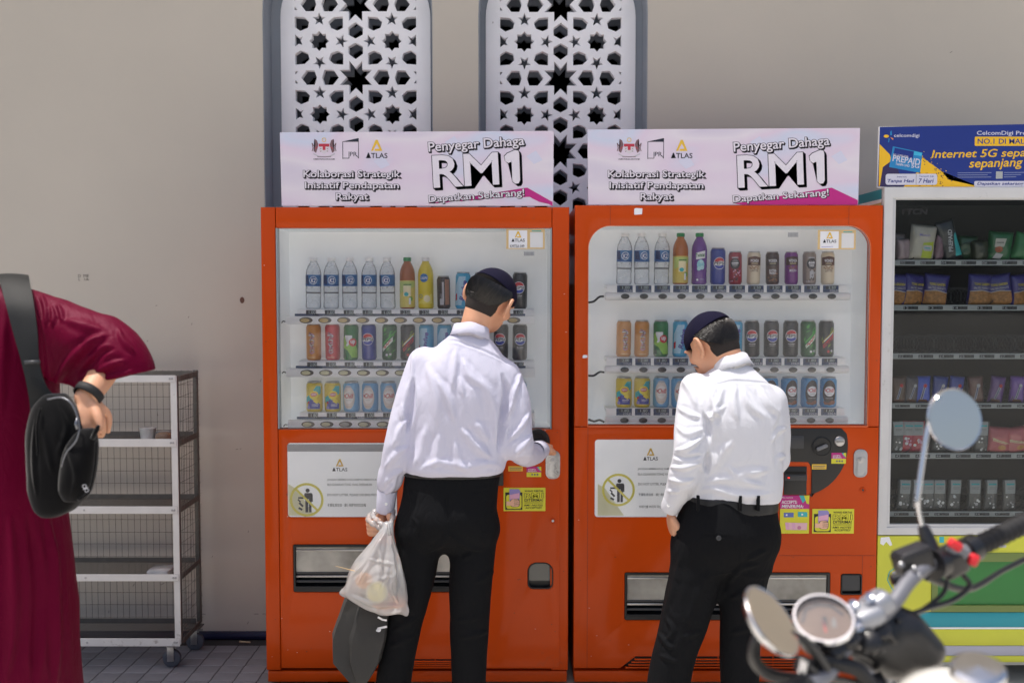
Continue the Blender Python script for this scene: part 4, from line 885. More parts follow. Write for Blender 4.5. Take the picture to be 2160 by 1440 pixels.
promo_board(1240, 273, 1806, 432, 638, 0, 'pale lilac promotion board with solid magenta corner on the right machine', False)

# ================================================================== snack machine on the right
SY = 0.0
sx0, sx1 = AX(1860), AX(2440); szt = AZ(395)
SM = root('snack_vending_machine', ((sx0 + sx1) / 2, SY, 0), 'white framed snack vending machine with dark glass and yellow green wrap, far right', 'vending machine')
SX = lambda px, Y=0: AX(px, Y) - SM.location.x
M_ALU = mat('white_aluminium', C(206, 206, 206), .4, var=.05, dirt=.3); M_WRAP = mat('yellow_green_wrap', C(206, 208, 64), .4, var=.04, dirt=.25); M_TEALW = mat('teal_wrap', C(30, 150, 165), .4); M_GREENF = mat('green_flap', C(40, 122, 54), .35, var=.05); M_OLIVE = mat('olive_frame', C(110, 128, 66), .4)
M_INK_INT = mat('snack_interior', C(26, 28, 31), .6); M_TRAY = mat('snack_tray', C(60, 64, 68), .5, .3)
X0, X1, G0, G1 = SX(1860), SX(2440), SX(1886), SX(2414); GZ0, GZ1 = AZ(1106), AZ(421)
bm = bmesh.new(); bm_box(bm, X0 + .001, X0 + .03, .032, .44, .06, szt - .002); bm_box(bm, X1 - .03, X1, .032, .44, .06, szt - .002); bm_box(bm, X0 + .0305, X1 - .0305, .032, .44, szt - .03, szt - .0025); bm_box(bm, X0 + .0305, X1 - .0305, .42, .439, .06, szt - .0305); bm_box(bm, X0 + .0305, X1 - .0305, .06, .4195, .06, GZ0 - .03)
link('cabinet', from_bm(bm, 'cabinet', M_ALU), SM)
bm = bmesh.new(); bm_box(bm, X0 + .031, X1 - .031, .034, .415, GZ0 - .012, GZ1 + .012)
for f in [f for f in bm.faces if f.normal.y < -.9]: bm.faces.remove(f)
bmesh.ops.reverse_faces(bm, faces=bm.faces); link('interior', from_bm(bm, 'interior', M_INK_INT), SM)
prism('glass_frame', [(X0, AZ(1128)), (X1, AZ(1128)), (X1, szt), (X0, szt)], [[(SX(1879), AZ(1112)), (SX(2421), AZ(1112)), (SX(2421), AZ(418)), (SX(1879), AZ(418))]], .0, .03, M_ALU, SM, bev=.003)
prism('inner_frame', [(SX(1878), AZ(1113)), (SX(2422), AZ(1113)), (SX(2422), AZ(417)), (SX(1878), AZ(417))], [[(G0, GZ0), (G1, GZ0), (G1, GZ1), (G0, GZ1)]], .008, .032, mat('pale_aluminium', C(196, 197, 199), .35, .2), SM, bev=.002)
link('snack_glass', prism_mesh('snack_glass', [(G0 - .003, GZ0 - .003), (G1 + .003, GZ0 - .003), (G1 + .003, GZ1 + .003), (G0 - .003, GZ1 + .003)], [], .016, .02, pane_material('snack_glass', tint=(.86, .88, .88, 1), haze=.006, ior=1.28)), SM)
# lower wrap panel with flap opening
fl = [(SX(1976), AZ(1290)), (SX(2400), AZ(1290)), (SX(2400), AZ(1165)), (SX(1976), AZ(1165))]
prism('lower_panel', [(X0, AZ(1290)), (X1, AZ(1290)), (X1, AZ(1130)), (X0, AZ(1130))], [fl], .001, .03, M_WRAP, SM, bev=.002)
box('teal_band', X0, X1, .001, .03, AZ(1322), AZ(1291), M_TEALW, SM, .002); box('white_band', X0, X1, .001, .03, AZ(1326), AZ(1322.5), M_WHITE, SM); box('lower_band', X0, X1, .001, .03, AZ(1361), AZ(1326.5), M_WRAP, SM, .002); box('lilac_band', X0, X1, .0, .03, AZ(1382), AZ(1361.5), mat('lilac_grey', C(176, 176, 190), .4), SM, .002); box('base_band', X0, X1, .001, .03, AZ(1396), AZ(1382.5), M_WRAP, SM, .002)
ff = prism('flap_frame', fl, [[(SX(1990), AZ(1276)), (SX(2390), AZ(1276)), (SX(2390), AZ(1184)), (SX(1990), AZ(1184))]], -.004, .03, M_OLIVE, SM, bev=.003); ff_ = box('push_flap', SX(1990.5), SX(2389.5), .008, .014, AZ(1275.5), AZ(1184.5), M_GREENF, ff)
for q in (X0 + .06, X1 - .06): box('leg', q - .03, q + .03, .05, .4, 0, .062, M_BLACK, SM)
def wrap_bit(A, cx, cy): A.build('wrap_print', SM, mpp(0), cx, cy, (SX(cx), .0006, AZ(cy)))
A = Art(); A.poly([(1866, 1133), (1884, 1131), (1891, 1149), (1886, 1151), (1878, 1142), (1872, 1150), (1865, 1146)], I_WHITE, 0); wrap_bit(A, 1878, 1141); A = Art()
A.line([(1897, 1197), (1886, 1205), (1882, 1222), (1890, 1238), (1905, 1258)], 2, I_TEAL, 1); A.poly([(1892, 1205), (1918, 1196), (1924, 1222), (1908, 1244), (1897, 1240)], I_LG, 0); A.poly([(1900, 1208), (1912, 1204), (1916, 1220), (1905, 1226)], I_YG, 1); wrap_bit(A, 1905, 1225); A = Art()
A.poly([(1968, 1143), (1981, 1143), (1974.5, 1131)], I_BLK, 1); A.poly([(1970.5, 1141.5), (1978.5, 1141.5), (1974.5, 1134)], I_YEL, 2); wrap_bit(A, 1974, 1138); A = Art(); A.rect(1991, 1131, 2001, 1144, I_TEAL, 1); wrap_bit(A, 1996, 1138); A = Art(); A.rect(2118, 1148, 2134, 1154, I_LG, 0); wrap_bit(A, 2126, 1151)
# side wrap stripes near the top
V = [(X0 + .0006, .034, z_) for z_ in (szt - .05, szt - .025, szt - .004)]
bm = bmesh.new()
for (za, zb, mi) in ((szt - .004, szt - .042, 0), (szt - .042, szt - .056, 1), (szt - .056, szt - .085, 2)):
    q = [bm.verts.new((X0 + .0003, y, z_)) for y, z_ in ((.033, za), (.44, za), (.44, zb), (.033, zb))]; f = bm.faces.new(q); f.material_index = mi
link('side_wrap', from_bm(bm, 'side_wrap', [M_TEALW, M_WHITE, mat('sand_wrap', C(222, 190, 110), .4)]), SM)
A = Art(); A.text('TCN', 1906, 440, 1951, 453, I_BLK, 1, .04, shear=.1); A.poly([(1897, 442), (1907, 440), (1907, 444), (1902, 444), (1901, 453), (1898, 453)], I_BLK, 1); o = A.build('glass_mark', SM, mpp(.015), 1925, 446, (SX(1925, .015), .0155, AZ(446, .015)))
# trays, price rails, coils
rows = [(560, 548, '0', 8), (655, 643, '1', 6), (757, 745, '2', 8), (861, 850, '3', 8), (967, 955, '4', 8), (1089, 1078, '5', 8)]
TRAYZ = []
for (yb, ya, d, n_) in rows:
    Yt = .055; zb_, za_ = AZ(yb, Yt), AZ(ya, Yt); TRAYZ.append(za_ - .004)
    rl = box('tray_rail', SX(1884, Yt), SX(2416, Yt), Yt, Yt + .006, zb_, za_, mat('rail_grey', C(176, 180, 182), .45), SM, .001)
    box('tray', SX(1884, Yt), SX(2416, Yt), Yt + .0065, .40, zb_ + .002, za_ - .004, M_TRAY, SM)
    A = Art(); pitch = 43 if n_ == 8 else 52; first = {'0': 1895, '1': 1904, '2': 1895, '3': 1891, '4': 1893, '5': 1893}[d]
    for k in range(12):
        px = first + pitch * k
        if px > 2390: break
        A.rect(px, ya + 3, px + 31, yb - 2.5, I_LCD, 1); A.text('%s%d' % (d, k + 2), px + 1, ya + 4, px + 11, yb - 3.5, I_LG, 2, 0); A.text('2.%d0' % ((k * 3 + int(d)) % 9), px + 15, ya + 4.2, px + 29, yb - 3.6, I_GREY, 2, 0)
        cxp = SX(px + 16, Yt + .02); L = []
        for t in range(0, 130):
            a = R(t * 18); L.append((cxp + .034 * math.sin(a), Yt + .012 + t * .0016, za_ + .034 + .034 * -math.cos(a)))
        tube('coil', L, .0016, M_DGREY, SM, 5)
    A.build('price_print', rl, mpp(Yt), 2000, (ya + yb) / 2, (SX(2000, Yt), Yt - .0002, (za_ + zb_) / 2))
# snack packs
def pillow(name, w, h, t, m, top_seal=.9, seed=0):
    rnd = random.Random(seed); nx, nz = 14, 16; V, F = [], []
    for side in (-1, 1):
        for j in range(nz + 1):
            for i in range(nx + 1):
                u, v = i / nx * 2 - 1, j / nz * 2 - 1
                b = max(0, (1 - abs(u) ** 3.2)) ** .55 * max(0, (1 - abs(v) ** 4.5)) ** .6
                wob = .10 * noise.noise(Vector((u * 2.2 + seed, v * 2.6, seed * 1.7))) + .05 * noise.noise(Vector((u * 6 + seed, v * 6, side)))
                pinch = 1 - .06 * (1 - abs(v)) 
                V.append((u * w / 2 * pinch, side * t / 2 * (b * (1 + wob * 1.6)) , h / 2 + v * h / 2))
    n1 = (nx + 1) * (nz + 1)
    for s_ in range(2):
        for j in range(nz):
            for i in range(nx):
                a = s_ * n1 + j * (nx + 1) + i; q = (a, a + 1, a + nx + 2, a + nx + 1); F.append(q if s_ == 0 else q[::-1])
    bm = bmesh.new(); bm.from_mesh(mesh(name, V, F, m)); bmesh.ops.remove_doubles(bm, verts=bm.verts, dist=1e-5)
    return from_bm(bm, name, m, 180)
def drape(art, w, h, t, seed, scale=.001):
    """print laid on a pillow's front, following its bulge"""
    o = art.build('pack_print', None, scale, 0, 0, yup=True, gap=.0006); bm = bmesh.new(); bm.from_mesh(o.data); mats = list(o.data.materials); bpy.data.objects.remove(o)
    for ax, n_, sz in ((0, 12, w), (2, 12, h)):
        for k in range(1, n_):
            no = [0, 0, 0]; no[ax] = 1; co = [0, 0, 0]; co[ax] = (-sz / 2 + sz * k / n_) if ax == 0 else sz * k / n_
            bmesh.ops.bisect_plane(bm, geom=bm.verts[:] + bm.edges[:] + bm.faces[:], plane_co=co, plane_no=no)
    for vv in bm.verts:
        u = max(-1, min(1, vv.co.x / (w / 2))); v = max(-1, min(1, (vv.co.z - h / 2) / (h / 2)))
        b = max(0, (1 - abs(u) ** 3.2)) ** .55 * max(0, (1 - abs(v) ** 4.5)) ** .6
        wob = .10 * noise.noise(Vector((u * 2.2 + seed, v * 2.6, seed * 1.7))) + .05 * noise.noise(Vector((u * 6 + seed, v * 6, -1)))
        vv.co.x *= 1 - .06 * (1 - abs(v)); vv.co.y += -t / 2 * (b * (1 + wob * 1.6)) - .0012
    return from_bm(bm, 'pack_print', mats, 180)
def foil(n, r, g, b): return mat('foil_' + n, C(r, g, b), .3, .0, coat=.5, bump=.25, bscale=70)
def snack(px, ybase, row, w, h, t, m, art, label, tilt=0, rz=0, seed=1, back=.085, group='snack packs in the snack machine'):
    z_ = TRAYZ[row]; r_ = root('snack_pack', (AX(px, back), back, z_ + .002), label, 'snack pack', group, (R(4), R(tilt), R(rz)))
    link('pouch', pillow('pouch', w, h, t, m, seed=seed), r_)
    if art: link('pack_print', drape(art, w, h, t, seed), r_)
    return r_
pn_blue, nut = foil('purple_navy', 62, 58, 132), mat('peanuts', C(168, 120, 72), .5, bump=.6, bscale=180, var=.35, vscale=90)
def nut_art(w=94, h=116):
    A = Art(); A.poly([(-w / 2 + 3, 3), (w / 2 - 3, 3), (w / 2 - 2, h * .46), (0, h * .53), (-w / 2 + 2, h * .48)], nut, 1); A.line([(-w / 2 + 2, h * .48), (0, h * .53), (w / 2 - 2, h * .46)], 2.5, I_LG, 2)
    A.text('TONG GARDEN', -32, 80, 32, 90, ink('tgyellow', 214, 196, 40), 2, .02, yup=True); A.text('SALTED PEANUTS', -34, 66, 36, 74, I_LG, 2, .012, yup=True); A.text('Kacang', -14, 57, 20, 63, I_LG, 2, 0, yup=True); return A
for k, (px, tl, rz) in enumerate(((1884, 3, -8), (1920, 5, 22), (1966, 6, -6), (2060, 2, 4), (2108, -8, -14), (2150, -6, 20))):
    snack(px, 643, 1, .098, .124, .04, pn_blue, nut_art(), 'purple packet of salted peanuts, %s from left on the second tray' % ORD[k], tl, rz, 10 + k)
wf_ = foil('pale_wafer', 196, 190, 178); 
A = Art(); A.poly([(-5, 12), (38, 12), (40, 78), (-5, 70)], ink('limegreen', 190, 206, 66), 1); A.rrect(-4, 40, 34, 62, 6, I_LG, 2); A.text('Munch', -24, 96, 20, 106, I_LIL, 2, .01, yup=True); A.line([(2, 51), (26, 51)], 4, I_TEAL, 3)
snack(1936, 548, 0, .105, .14, .05, wf_, A, 'cream and lime green snack bag leaning on the top tray', 5, 0, 31)
snack(1900, 548, 0, .06, .085, .04, foil('pinkish', 170, 150, 156), None, 'small pinkish packet at the left end of the top tray', -4, 20, 32)
A = Art(); A.text('PREPAID', -42, 46, 42, 64, I_LG, 2, .03, rot=90, yup=True) if False else A.text('PREPAID', -44, 74, 44, 92, I_LG, 2, .03, rot=78, yup=True); A.poly([(6, 16), (34, 16), (30, 110), (20, 100)], I_TEAL, 1)
snack(2008, 548, 0, .075, .165, .03, foil('black_blue', 34, 40, 48), A, 'dark tube shaped prepaid pack slanting on the top tray', -18, 0, 33)
snack(1974, 548, 0, .04, .1, .03, foil('mauve', 140, 112, 124), None, 'narrow mauve packet between the lime green bag and the slanting tube', 4, 30, 34)
dg = foil('deep_green', 34, 104, 62)
A = Art(); A.poly([(-32, 52), (6, 56), (14, 88), (-30, 86)], ink('palegrey', 200, 196, 186), 1); A.disc(-14, 44, 16, ink('rust', 168, 90, 60), 2, 12); A.poly([(-32, 8), (0, 6), (6, 26), (-24, 30)], I_LG, 2); A.line([(-26, 70), (2, 72)], 4, I_GREY, 3)
snack(2100, 548, 0, .10, .115, .05, dg, A, 'deep green snack bag with pale label on the top tray', 4, 0, 35)
snack(2146, 548, 0, .09, .11, .05, foil('green', 44, 124, 70), None, 'plain green snack bag at the frame edge on the top tray', 12, 10, 36)
snack(2062, 548, 0, .07, .08, .05, foil('brown_green', 50, 58, 44), None, 'low dark olive packet right of the slanting tube', -6, 10, 37)
for k, (px, w_, h_, c_, lab) in enumerate(((2030, .08, .10, (44, 84, 56), 'dark green packet just right of the slanting tube'), (1888, .05, .11, (120, 110, 112), 'grey packet tight against the frame on the top tray'))): snack(px, 548, 0, w_, h_, .05, foil('extra%d' % k, *c_), None, lab, 5 - 3 * k, 8 * k - 10, 120 + k, .12)
cols = [(96, 70, 60), (78, 72, 84), (52, 84, 200), (56, 72, 150), (60, 74, 160), (110, 74, 70), (104, 66, 136), (120, 74, 170), (90, 76, 130)]
nm_ = ['brown', 'charcoal', 'bright blue', 'navy', 'dark blue', 'maroon brown', 'plum', 'violet', 'dusky purple']
for k, px in enumerate((1897, 1921, 1948, 1981, 2014, 2062, 2100, 2146)):
    A = Art(); A.line([(-7, 20), (6, 70)], 9, I_LG, 1); A.line([(-7, 20), (6, 70)], 4, ink('barblue', 50, 60, 120), 2); A.disc(7, 72, 7, I_RED if k % 2 == 0 else I_LG, 3); A.poly([(-20, 6), (18, 6), (14, 16), (-16, 18)], ink('bar_brown', 110, 70, 60), 1)
    snack(px, 850, 3, .06, .108, .03, foil(nm_[k].replace(' ', '_'), *cols[k]), A, '%s chocolate bar standing on the fourth tray' % nm_[k], random.uniform(-8, 8), random.uniform(-10, 10), 40 + k)
pinkf = foil('salmon', 206, 110, 116)
for k, (px, w, lab) in enumerate(((2108, .10, 'salmon pink biscuit pouch beside the round mirror'), (2150, .09, 'salmon pink biscuit pouch leaning at the right frame edge'))):
    A = Art(); A.text('Biscuits', -34, 44, 26, 56, I_CREAM, 2, .02, rot=-12, yup=True); A.disc(6, 26, 16, ink('biscuit', 206, 150, 90), 2, 10); A.line([(-36, 60), (34, 42)], 2, I_CREAM, 2)
    snack(px, 955, 4, w, .105, .05, pinkf, A, lab, 4 - k * 12, 0, 60 + k)
clearf = pane_material('clear_pouch', tint=(.9, .9, .9, 1), haze=.12, ior=1.3, rough=.1)
def card_pack(px, row, label, red, seed, back=.085, h=.128):
    r_ = snack(px, 0, row, .058, h, .024, foil('grey_pack', 88, 90, 92) if not red else foil('rose_pack', 190, 60, 86), None, label, random.uniform(-3, 3), random.uniform(-12, 12), seed, back)
    A = Art(); A.rect(-21, h * 560, 21, h * 980, ink('card_grey', 168, 172, 174), 1); A.line([(-14, h * 860), (14, h * 860)], 6, I_TEAL, 2); A.line([(-13, h * 760), (13, h * 760)], 1.4, I_GREY, 2); A.line([(-13, h * 720), (13, h * 720)], 1.4, I_GREY, 2)
    rnd = random.Random(seed)
    for k in range(9): A.disc(rnd.uniform(-17, 17), rnd.uniform(12, h * 480), rnd.uniform(3, 7), (I_LG, I_WHITE, I_GREY)[k % 3] if not red else (I_RED, I_WHITE, I_PINK)[k % 3], 2 + k % 3, None, 9)
    link('pack_print', drape(A, .058, h, .024, seed), r_)
for k, px in enumerate((1911, 1939, 1964, 1988, 2018, 2062, 2096, 2136)):
    card_pack(px, 5, 'grey carded packet, %s from left on the bottom tray' % ORD[k], False, 70 + k)
for k, (px, red, lab) in enumerate(((1898, False, 'pale carded packet at the left end of the fifth tray'), (1916, True, 'red and white packet, left of two on the fifth tray'), (1938, True, 'red and white packet, right of two on the fifth tray'), (1984, False, 'carded packet under the left rim of the round mirror'), (2074, False, 'carded packet behind the right rim of the round mirror'))):
    card_pack(px, 4, lab, red, 90 + k)
# telecom board on the snack machine
x0, y0, x1, y1 = 1846, 267, 2420, 394; Y0 = .004
bd = root('telecom_board', (AX((x0 + x1) / 2, Y0), Y0 + .01, szt), 'dark blue and yellow telecom advertising board on top of the snack machine', 'sign')
w = AX(x1, Y0) - AX(x0, Y0); h = AZ(y0, Y0) - szt; prism('panel', [(-w / 2, 0), (w / 2, 0), (w / 2, h + .012), (-w / 2 + .001, h)], [], -.005, .005, M_WHITE, bd)
A = Art(); NB = ink('telecom_blue', 14, 44, 128); NY = ink('telecom_yellow', 236, 186, 30); NC = ink('telecom_cyan', 30, 130, 190); NW = ink('telecom_white', 206, 206, 222)
A.poly([(1848, 269), (2419, 258), (2419, 393), (1846, 393)], NB, 1); A.poly([(1848, 304), (1870, 326), (1878, 350), (1866, 372), (1848, 393)], NY, 2); A.poly([(1850, 393), (1856, 352), (1872, 340), (1886, 352), (1900, 393)], ink('dark_violet', 46, 36, 84), 3)
A.poly([(1938, 332), (1950, 340), (1978, 360), (1994, 378), (2030, 386), (2060, 393), (1900, 393), (1930, 360)], NY, 2)
rnd = random.Random(9)
for k in range(70): 
    t = rnd.random(); A.disc(1938 + 66 * t + rnd.gauss(0, 4), 334 + 54 * t + rnd.gauss(0, 7) - 3, rnd.uniform(.5, 1.4), NY if k % 3 else ink('dark_violet', 46, 36, 84), 3, None, 6)
for k in range(80): A.disc(rnd.uniform(1930, 1985), rnd.uniform(364, 392), rnd.uniform(.5, 1.6), ink('ochre', 150, 110, 50), 4, None, 6)
A.poly([(1876, 309), (1938, 322), (1934, 364), (1869, 352)], NC, 4); A.poly([(1880, 312), (1920, 320), (1918, 334), (1877, 328)], NB, 5); A.poly([(1921, 319), (1937, 323), (1936, 329), (1920, 327)], ink('cyan2', 60, 180, 220), 5)
A.text('PREPAID', 1876, 331, 1934, 344, NW, 7, .02, rot=-9); A.text('NO.1 DI MALAYSIA', 1877, 326, 1909, 330, NW, 7, .01, rot=-9); A.text('5G', 1915, 346, 1932, 354, NW, 7, .02, rot=-4); A.text('TANPA HAD', 1882, 345, 1912, 350, NW, 7, .02, rot=-8)
A.rrect(1862, 366, 1970, 389, 5, NW, 6); A.text('Tanpa Had', 1866, 377, 1922, 386, NB, 7, .02, shear=.2); A.text('7 Hari', 1931, 376, 1963, 385, NB, 7, .02, shear=.2); A.line([(1926, 367), (1926, 388)], .8, I_GREY, 7); A.text('Internet', 1886, 370, 1906, 374, NB, 7, 0); A.text('Tempoh Sah', 1932, 369, 1963, 374, NB, 7, 0)
A.text('celcomdigi', 1878, 283, 1931, 292, NW, 3, .01); A.disc(1862, 288, 5.5, NY, 3, 3.2); A.poly([(1870, 286), (1870, 279), (1873, 276), (1873.5, 286)], NC, 3); A.poly([(1870, 290), (1877, 293), (1876, 296)], ink('t_orange', 240, 150, 40), 3); A.line([(1868, 293), (1867, 300)], 2, NC, 3)
A.text('CelcomDigi Prepaid', 2051, 277, 2180, 288, NW, 3, .01); A.rrect(2047, 289, 2330, 308, 2, NY, 2); A.text('NO.1 DI MALAYSIA', 2053, 293, 2196, 304, NB, 3, .012)
A.text('Internet 5G sepantas kilat', 1957, 314, 2260, 336, NY, 3, .014, shear=.2, rot=1.0); A.text('sepanjang hari', 2036, 333, 2200, 357, NY, 3, .014, shear=.2, rot=1.5)
for k in range(3): A.line([(2013, 364 + k * 4.6), (2083 - 8 * (k == 1), 363.5 + k * 4.6)], 1.6, ink('fine', 120, 130, 170), 3)
for k in range(3): A.line([(2110, 363.5 + k * 4.6), (2155 - 10 * k, 363 + k * 4.6)], 1.6, ink('fine', 120, 130, 170), 3)
A.rect(2093, 361, 2107, 376, ink('card_grey', 168, 172, 174), 3); A.rrect(2048, 381, 2260, 393, 3, NW, 3); A.text('Dapatkan sekarang di', 2054, 383, 2164, 391, NB, 4, .02, shear=.2)
c = at((x0 + x1) / 2, (y0 + y1) / 2, Y0); A.build('board_print', bd, mpp(Y0), (x0 + x1) / 2, (y0 + y1) / 2, (0, -.0053, c.z - szt), gap=.00025)

# ================================================================== smooth-blended solids (distance field -> one continuous surface)
class Field:
    def __init__(s, lo, hi, h):
        s.h = h; s.lo = np.array(lo, np.float32); n = np.ceil((np.array(hi) - np.array(lo)) / h).astype(int) + 1
        s.n = n; s.d = np.full(tuple(n), .5, np.float32)
        s.ax = [s.lo[i] + np.arange(n[i], dtype=np.float32) * h for i in range(3)]
    def sub(s, lo, hi):
        sl = []
        for i in range(3):
            a = max(0, int((lo[i] - s.lo[i]) / s.h) - 1); b = min(s.n[i], int((hi[i] - s.lo[i]) / s.h) + 3)
            if b <= a: return None
            sl.append(slice(a, b))
        return tuple(sl)
    def apply(s, lo, hi, fn, k, op='u'):
        m = k + 4 * s.h; sl = s.sub([q - m for q in lo], [q + m for q in hi])
        if sl is None: return
        X, Y, Z = np.meshgrid(s.ax[0][sl[0]], s.ax[1][sl[1]], s.ax[2][sl[2]], indexing='ij')
        b = fn(X, Y, Z).astype(np.float32); a = s.d[sl]
        if op == 's': b = -b; a = -a
        if k > 0:
            hh = np.maximum(k - np.abs(a - b), 0) / k; r = np.minimum(a, b) - hh * hh * k * .25
        else: r = np.minimum(a, b)
        s.d[sl] = -r if op == 's' else r
    def chain(s, pts, rads, k=.01, sub=5, flat=None, op='u'):
        """tapered limb through points (smooth path); flat = (unit vector, factor) squashes along it"""
        P = spline(pts, sub) if len(pts) > 2 else [Vector(pts[0]), Vector(pts[1])]
        n = len(P); tt = np.linspace(0, len(rads) - 1, n); RR = np.interp(tt, range(len(rads)), rads)
        lo = [min(p[i] for p in P) - max(rads) for i in range(3)]; hi = [max(p[i] for p in P) + max(rads) for i in range(3)]
        def fn(X, Y, Z):
            best = None
            for i in range(n - 1):
                a, b = P[i], P[i + 1]; ab = b - a; L2 = max(ab.length_squared, 1e-12)
                px, py, pz = X - a.x, Y - a.y, Z - a.z
                t = np.clip((px * ab.x + py * ab.y + pz * ab.z) / L2, 0, 1); r = RR[i] + (RR[i + 1] - RR[i]) * t
                qx, qy, qz = px - t * ab.x, py - t * ab.y, pz - t * ab.z
                if flat:
                    f, sc = flat; dp = (qx * f[0] + qy * f[1] + qz * f[2]) * (1 / sc - 1); qx, qy, qz = qx + dp * f[0], qy + dp * f[1], qz + dp * f[2]
                d = np.sqrt(qx * qx + qy * qy + qz * qz) - r
                best = d if best is None else np.minimum(best, d)
            return best
        s.apply(lo, hi, fn, k, op)
    def ell(s, c, r, M=None, k=.01, op='u', cut=None):
        """ellipsoid; M columns are its axes; cut = list of (local normal, offset) planes kept where n.p < offset"""
        R_ = max(r); M = M or Matrix.Identity(3)
        def fn(X, Y, Z):
            x, y, z = X - c[0], Y - c[1], Z - c[2]
            u = [x * M[0][i] + y * M[1][i] + z * M[2][i] for i in range(3)]
            k0 = np.sqrt(sum((u[i] / r[i]) ** 2 for i in range(3))); k1 = np.sqrt(sum((u[i] / r[i] ** 2) ** 2 for i in range(3))) + 1e-9
            d = k0 * (k0 - 1) / k1
            for (nn, o) in cut or []: d = np.maximum(d, u[0] * nn[0] + u[1] * nn[1] + u[2] * nn[2] - o)
            return d
        s.apply([q - R_ for q in c], [q + R_ for q in c], fn, k, op)
    def stack(s, lev, k=.01, p=2.3, op='u', top=0.01, bot=0.01):
        """horizontal cross-sections (z, cx, cy, rx, ry) interpolated smoothly, low to high"""
        lev = sorted(lev); zs = [l[0] for l in lev]
        zz = np.linspace(zs[0], zs[-1], 160); P = spline([(l[0], l[1], l[2]) for l in lev], 12); Q = spline([(l[0], l[3], l[4]) for l in lev], 12)
        pz = np.array([q.x for q in P]); o = np.argsort(pz); g = lambda arr, idx: np.interp(zz, pz[o], np.array([q[idx] for q in arr])[o])
        cx, cy, rx, ry = g(P, 1), g(P, 2), g(Q, 1), g(Q, 2)
        lo = [min(cx - rx), min(cy - ry), zs[0]]; hi = [max(cx + rx), max(cy + ry), zs[-1]]
        def fn(X, Y, Z):
            I = lambda a: np.interp(Z[0, 0, :], zz, a)[None, None, :]
            a, b = I(rx), I(ry); u, v = np.abs(X - I(cx)) / a, np.abs(Y - I(cy)) / b
            d = ((u ** p + v ** p) ** (1 / p) - 1) * np.minimum(a, b)
            return np.maximum(d, np.maximum(zs[0] - Z, Z - zs[-1]) + .0 * d)
        s.apply(lo, hi, fn, k, op)
    def cutz(s, z0, below=True):
        Z = s.ax[2][None, None, :]; s.d = np.maximum(s.d, (z0 - Z) if below else (Z - z0))
    def cutplane(s, p, n):
        X, Y, Z = s.ax[0][:, None, None], s.ax[1][None, :, None], s.ax[2][None, None, :]
        s.d = np.maximum(s.d, (X - p[0]) * n[0] + (Y - p[1]) * n[1] + (Z - p[2]) * n[2])
    def mesh(s):
        """naive surface nets"""
        d = s.d; ins = d < 0
        c = [ins[i:ins.shape[0] - 1 + i, j:ins.shape[1] - 1 + j, k:ins.shape[2] - 1 + k] for i in (0, 1) for j in (0, 1) for k in (0, 1)]
        cnt = sum(x.astype(np.int8) for x in c); act = (cnt > 0) & (cnt < 8)
        idx = np.argwhere(act); ids = -np.ones(act.shape, np.int64); ids[act] = np.arange(len(idx))
        acc = np.zeros((len(idx), 3)); num = np.zeros(len(idx))
        corners = [(i, j, k) for i in (0, 1) for j in (0, 1) for k in (0, 1)]
        val = {q: d[idx[:, 0] + q[0], idx[:, 1] + q[1], idx[:, 2] + q[2]] for q in corners}
        for q in corners:
            for ax in range(3):
                if q[ax] == 0:
                    q2 = list(q); q2[ax] = 1; q2 = tuple(q2); a, b = val[q], val[q2]; m = (a < 0) != (b < 0)
                    t = np.where(m, a / np.where(np.abs(a - b) < 1e-9, 1, a - b), 0)
                    pt = np.array(q, float)[None, :].repeat(len(idx), 0); pt[:, ax] = t
                    acc[m] += pt[m]; num[m] += 1
        V = (idx + acc / np.maximum(num, 1)[:, None]) * s.h + s.lo
        F = []
        for ax in range(3):
            sl0 = [slice(1, -1)] * 3; 
            a = np.take(ins, range(0, ins.shape[ax] - 1), ax); b = np.take(ins, range(1, ins.shape[ax]), ax)
            e = np.argwhere(a != b); o1, o2 = (ax + 1) % 3, (ax + 2) % 3
            ok = (e[:, o1] > 0) & (e[:, o2] > 0) & (e[:, o1] < ids.shape[o1]) & (e[:, o2] < ids.shape[o2]) & (e[:, ax] < ids.shape[ax]); e = e[ok]
            def gid(d1, d2):
                f = e.copy(); f[:, o1] -= d1; f[:, o2] -= d2; return ids[f[:, 0], f[:, 1], f[:, 2]]
            q = np.stack([gid(1, 1), gid(0, 1), gid(0, 0), gid(1, 0)], 1)
            inside_a = a[e[:, 0], e[:, 1], e[:, 2]]; q[~inside_a] = q[~inside_a][:, ::-1]
            F.append(q[(q >= 0).all(1)])
        return V.astype(np.float64), np.concatenate(F)
def smooth_verts(V, F, it=2, lam=.5):
    E = np.concatenate([F[:, [0, 1]], F[:, [1, 2]], F[:, [2, 3]], F[:, [3, 0]]]); n = len(V)
    for _ in range(it):
        acc = np.zeros_like(V); cnt = np.zeros(n)
        np.add.at(acc, E[:, 0], V[E[:, 1]]); np.add.at(acc, E[:, 1], V[E[:, 0]]); np.add.at(cnt, E[:, 0], 1); np.add.at(cnt, E[:, 1], 1)
        V = V + lam * (acc / np.maximum(cnt, 1)[:, None] - V)
    return V
def vnormals(V, F):
    n = np.cross(V[F[:, 2]] - V[F[:, 0]], V[F[:, 3]] - V[F[:, 1]]); N = np.zeros_like(V)
    for i in range(4): np.add.at(N, F[:, i], n)
    return N / np.maximum(np.linalg.norm(N, axis=1), 1e-12)[:, None]
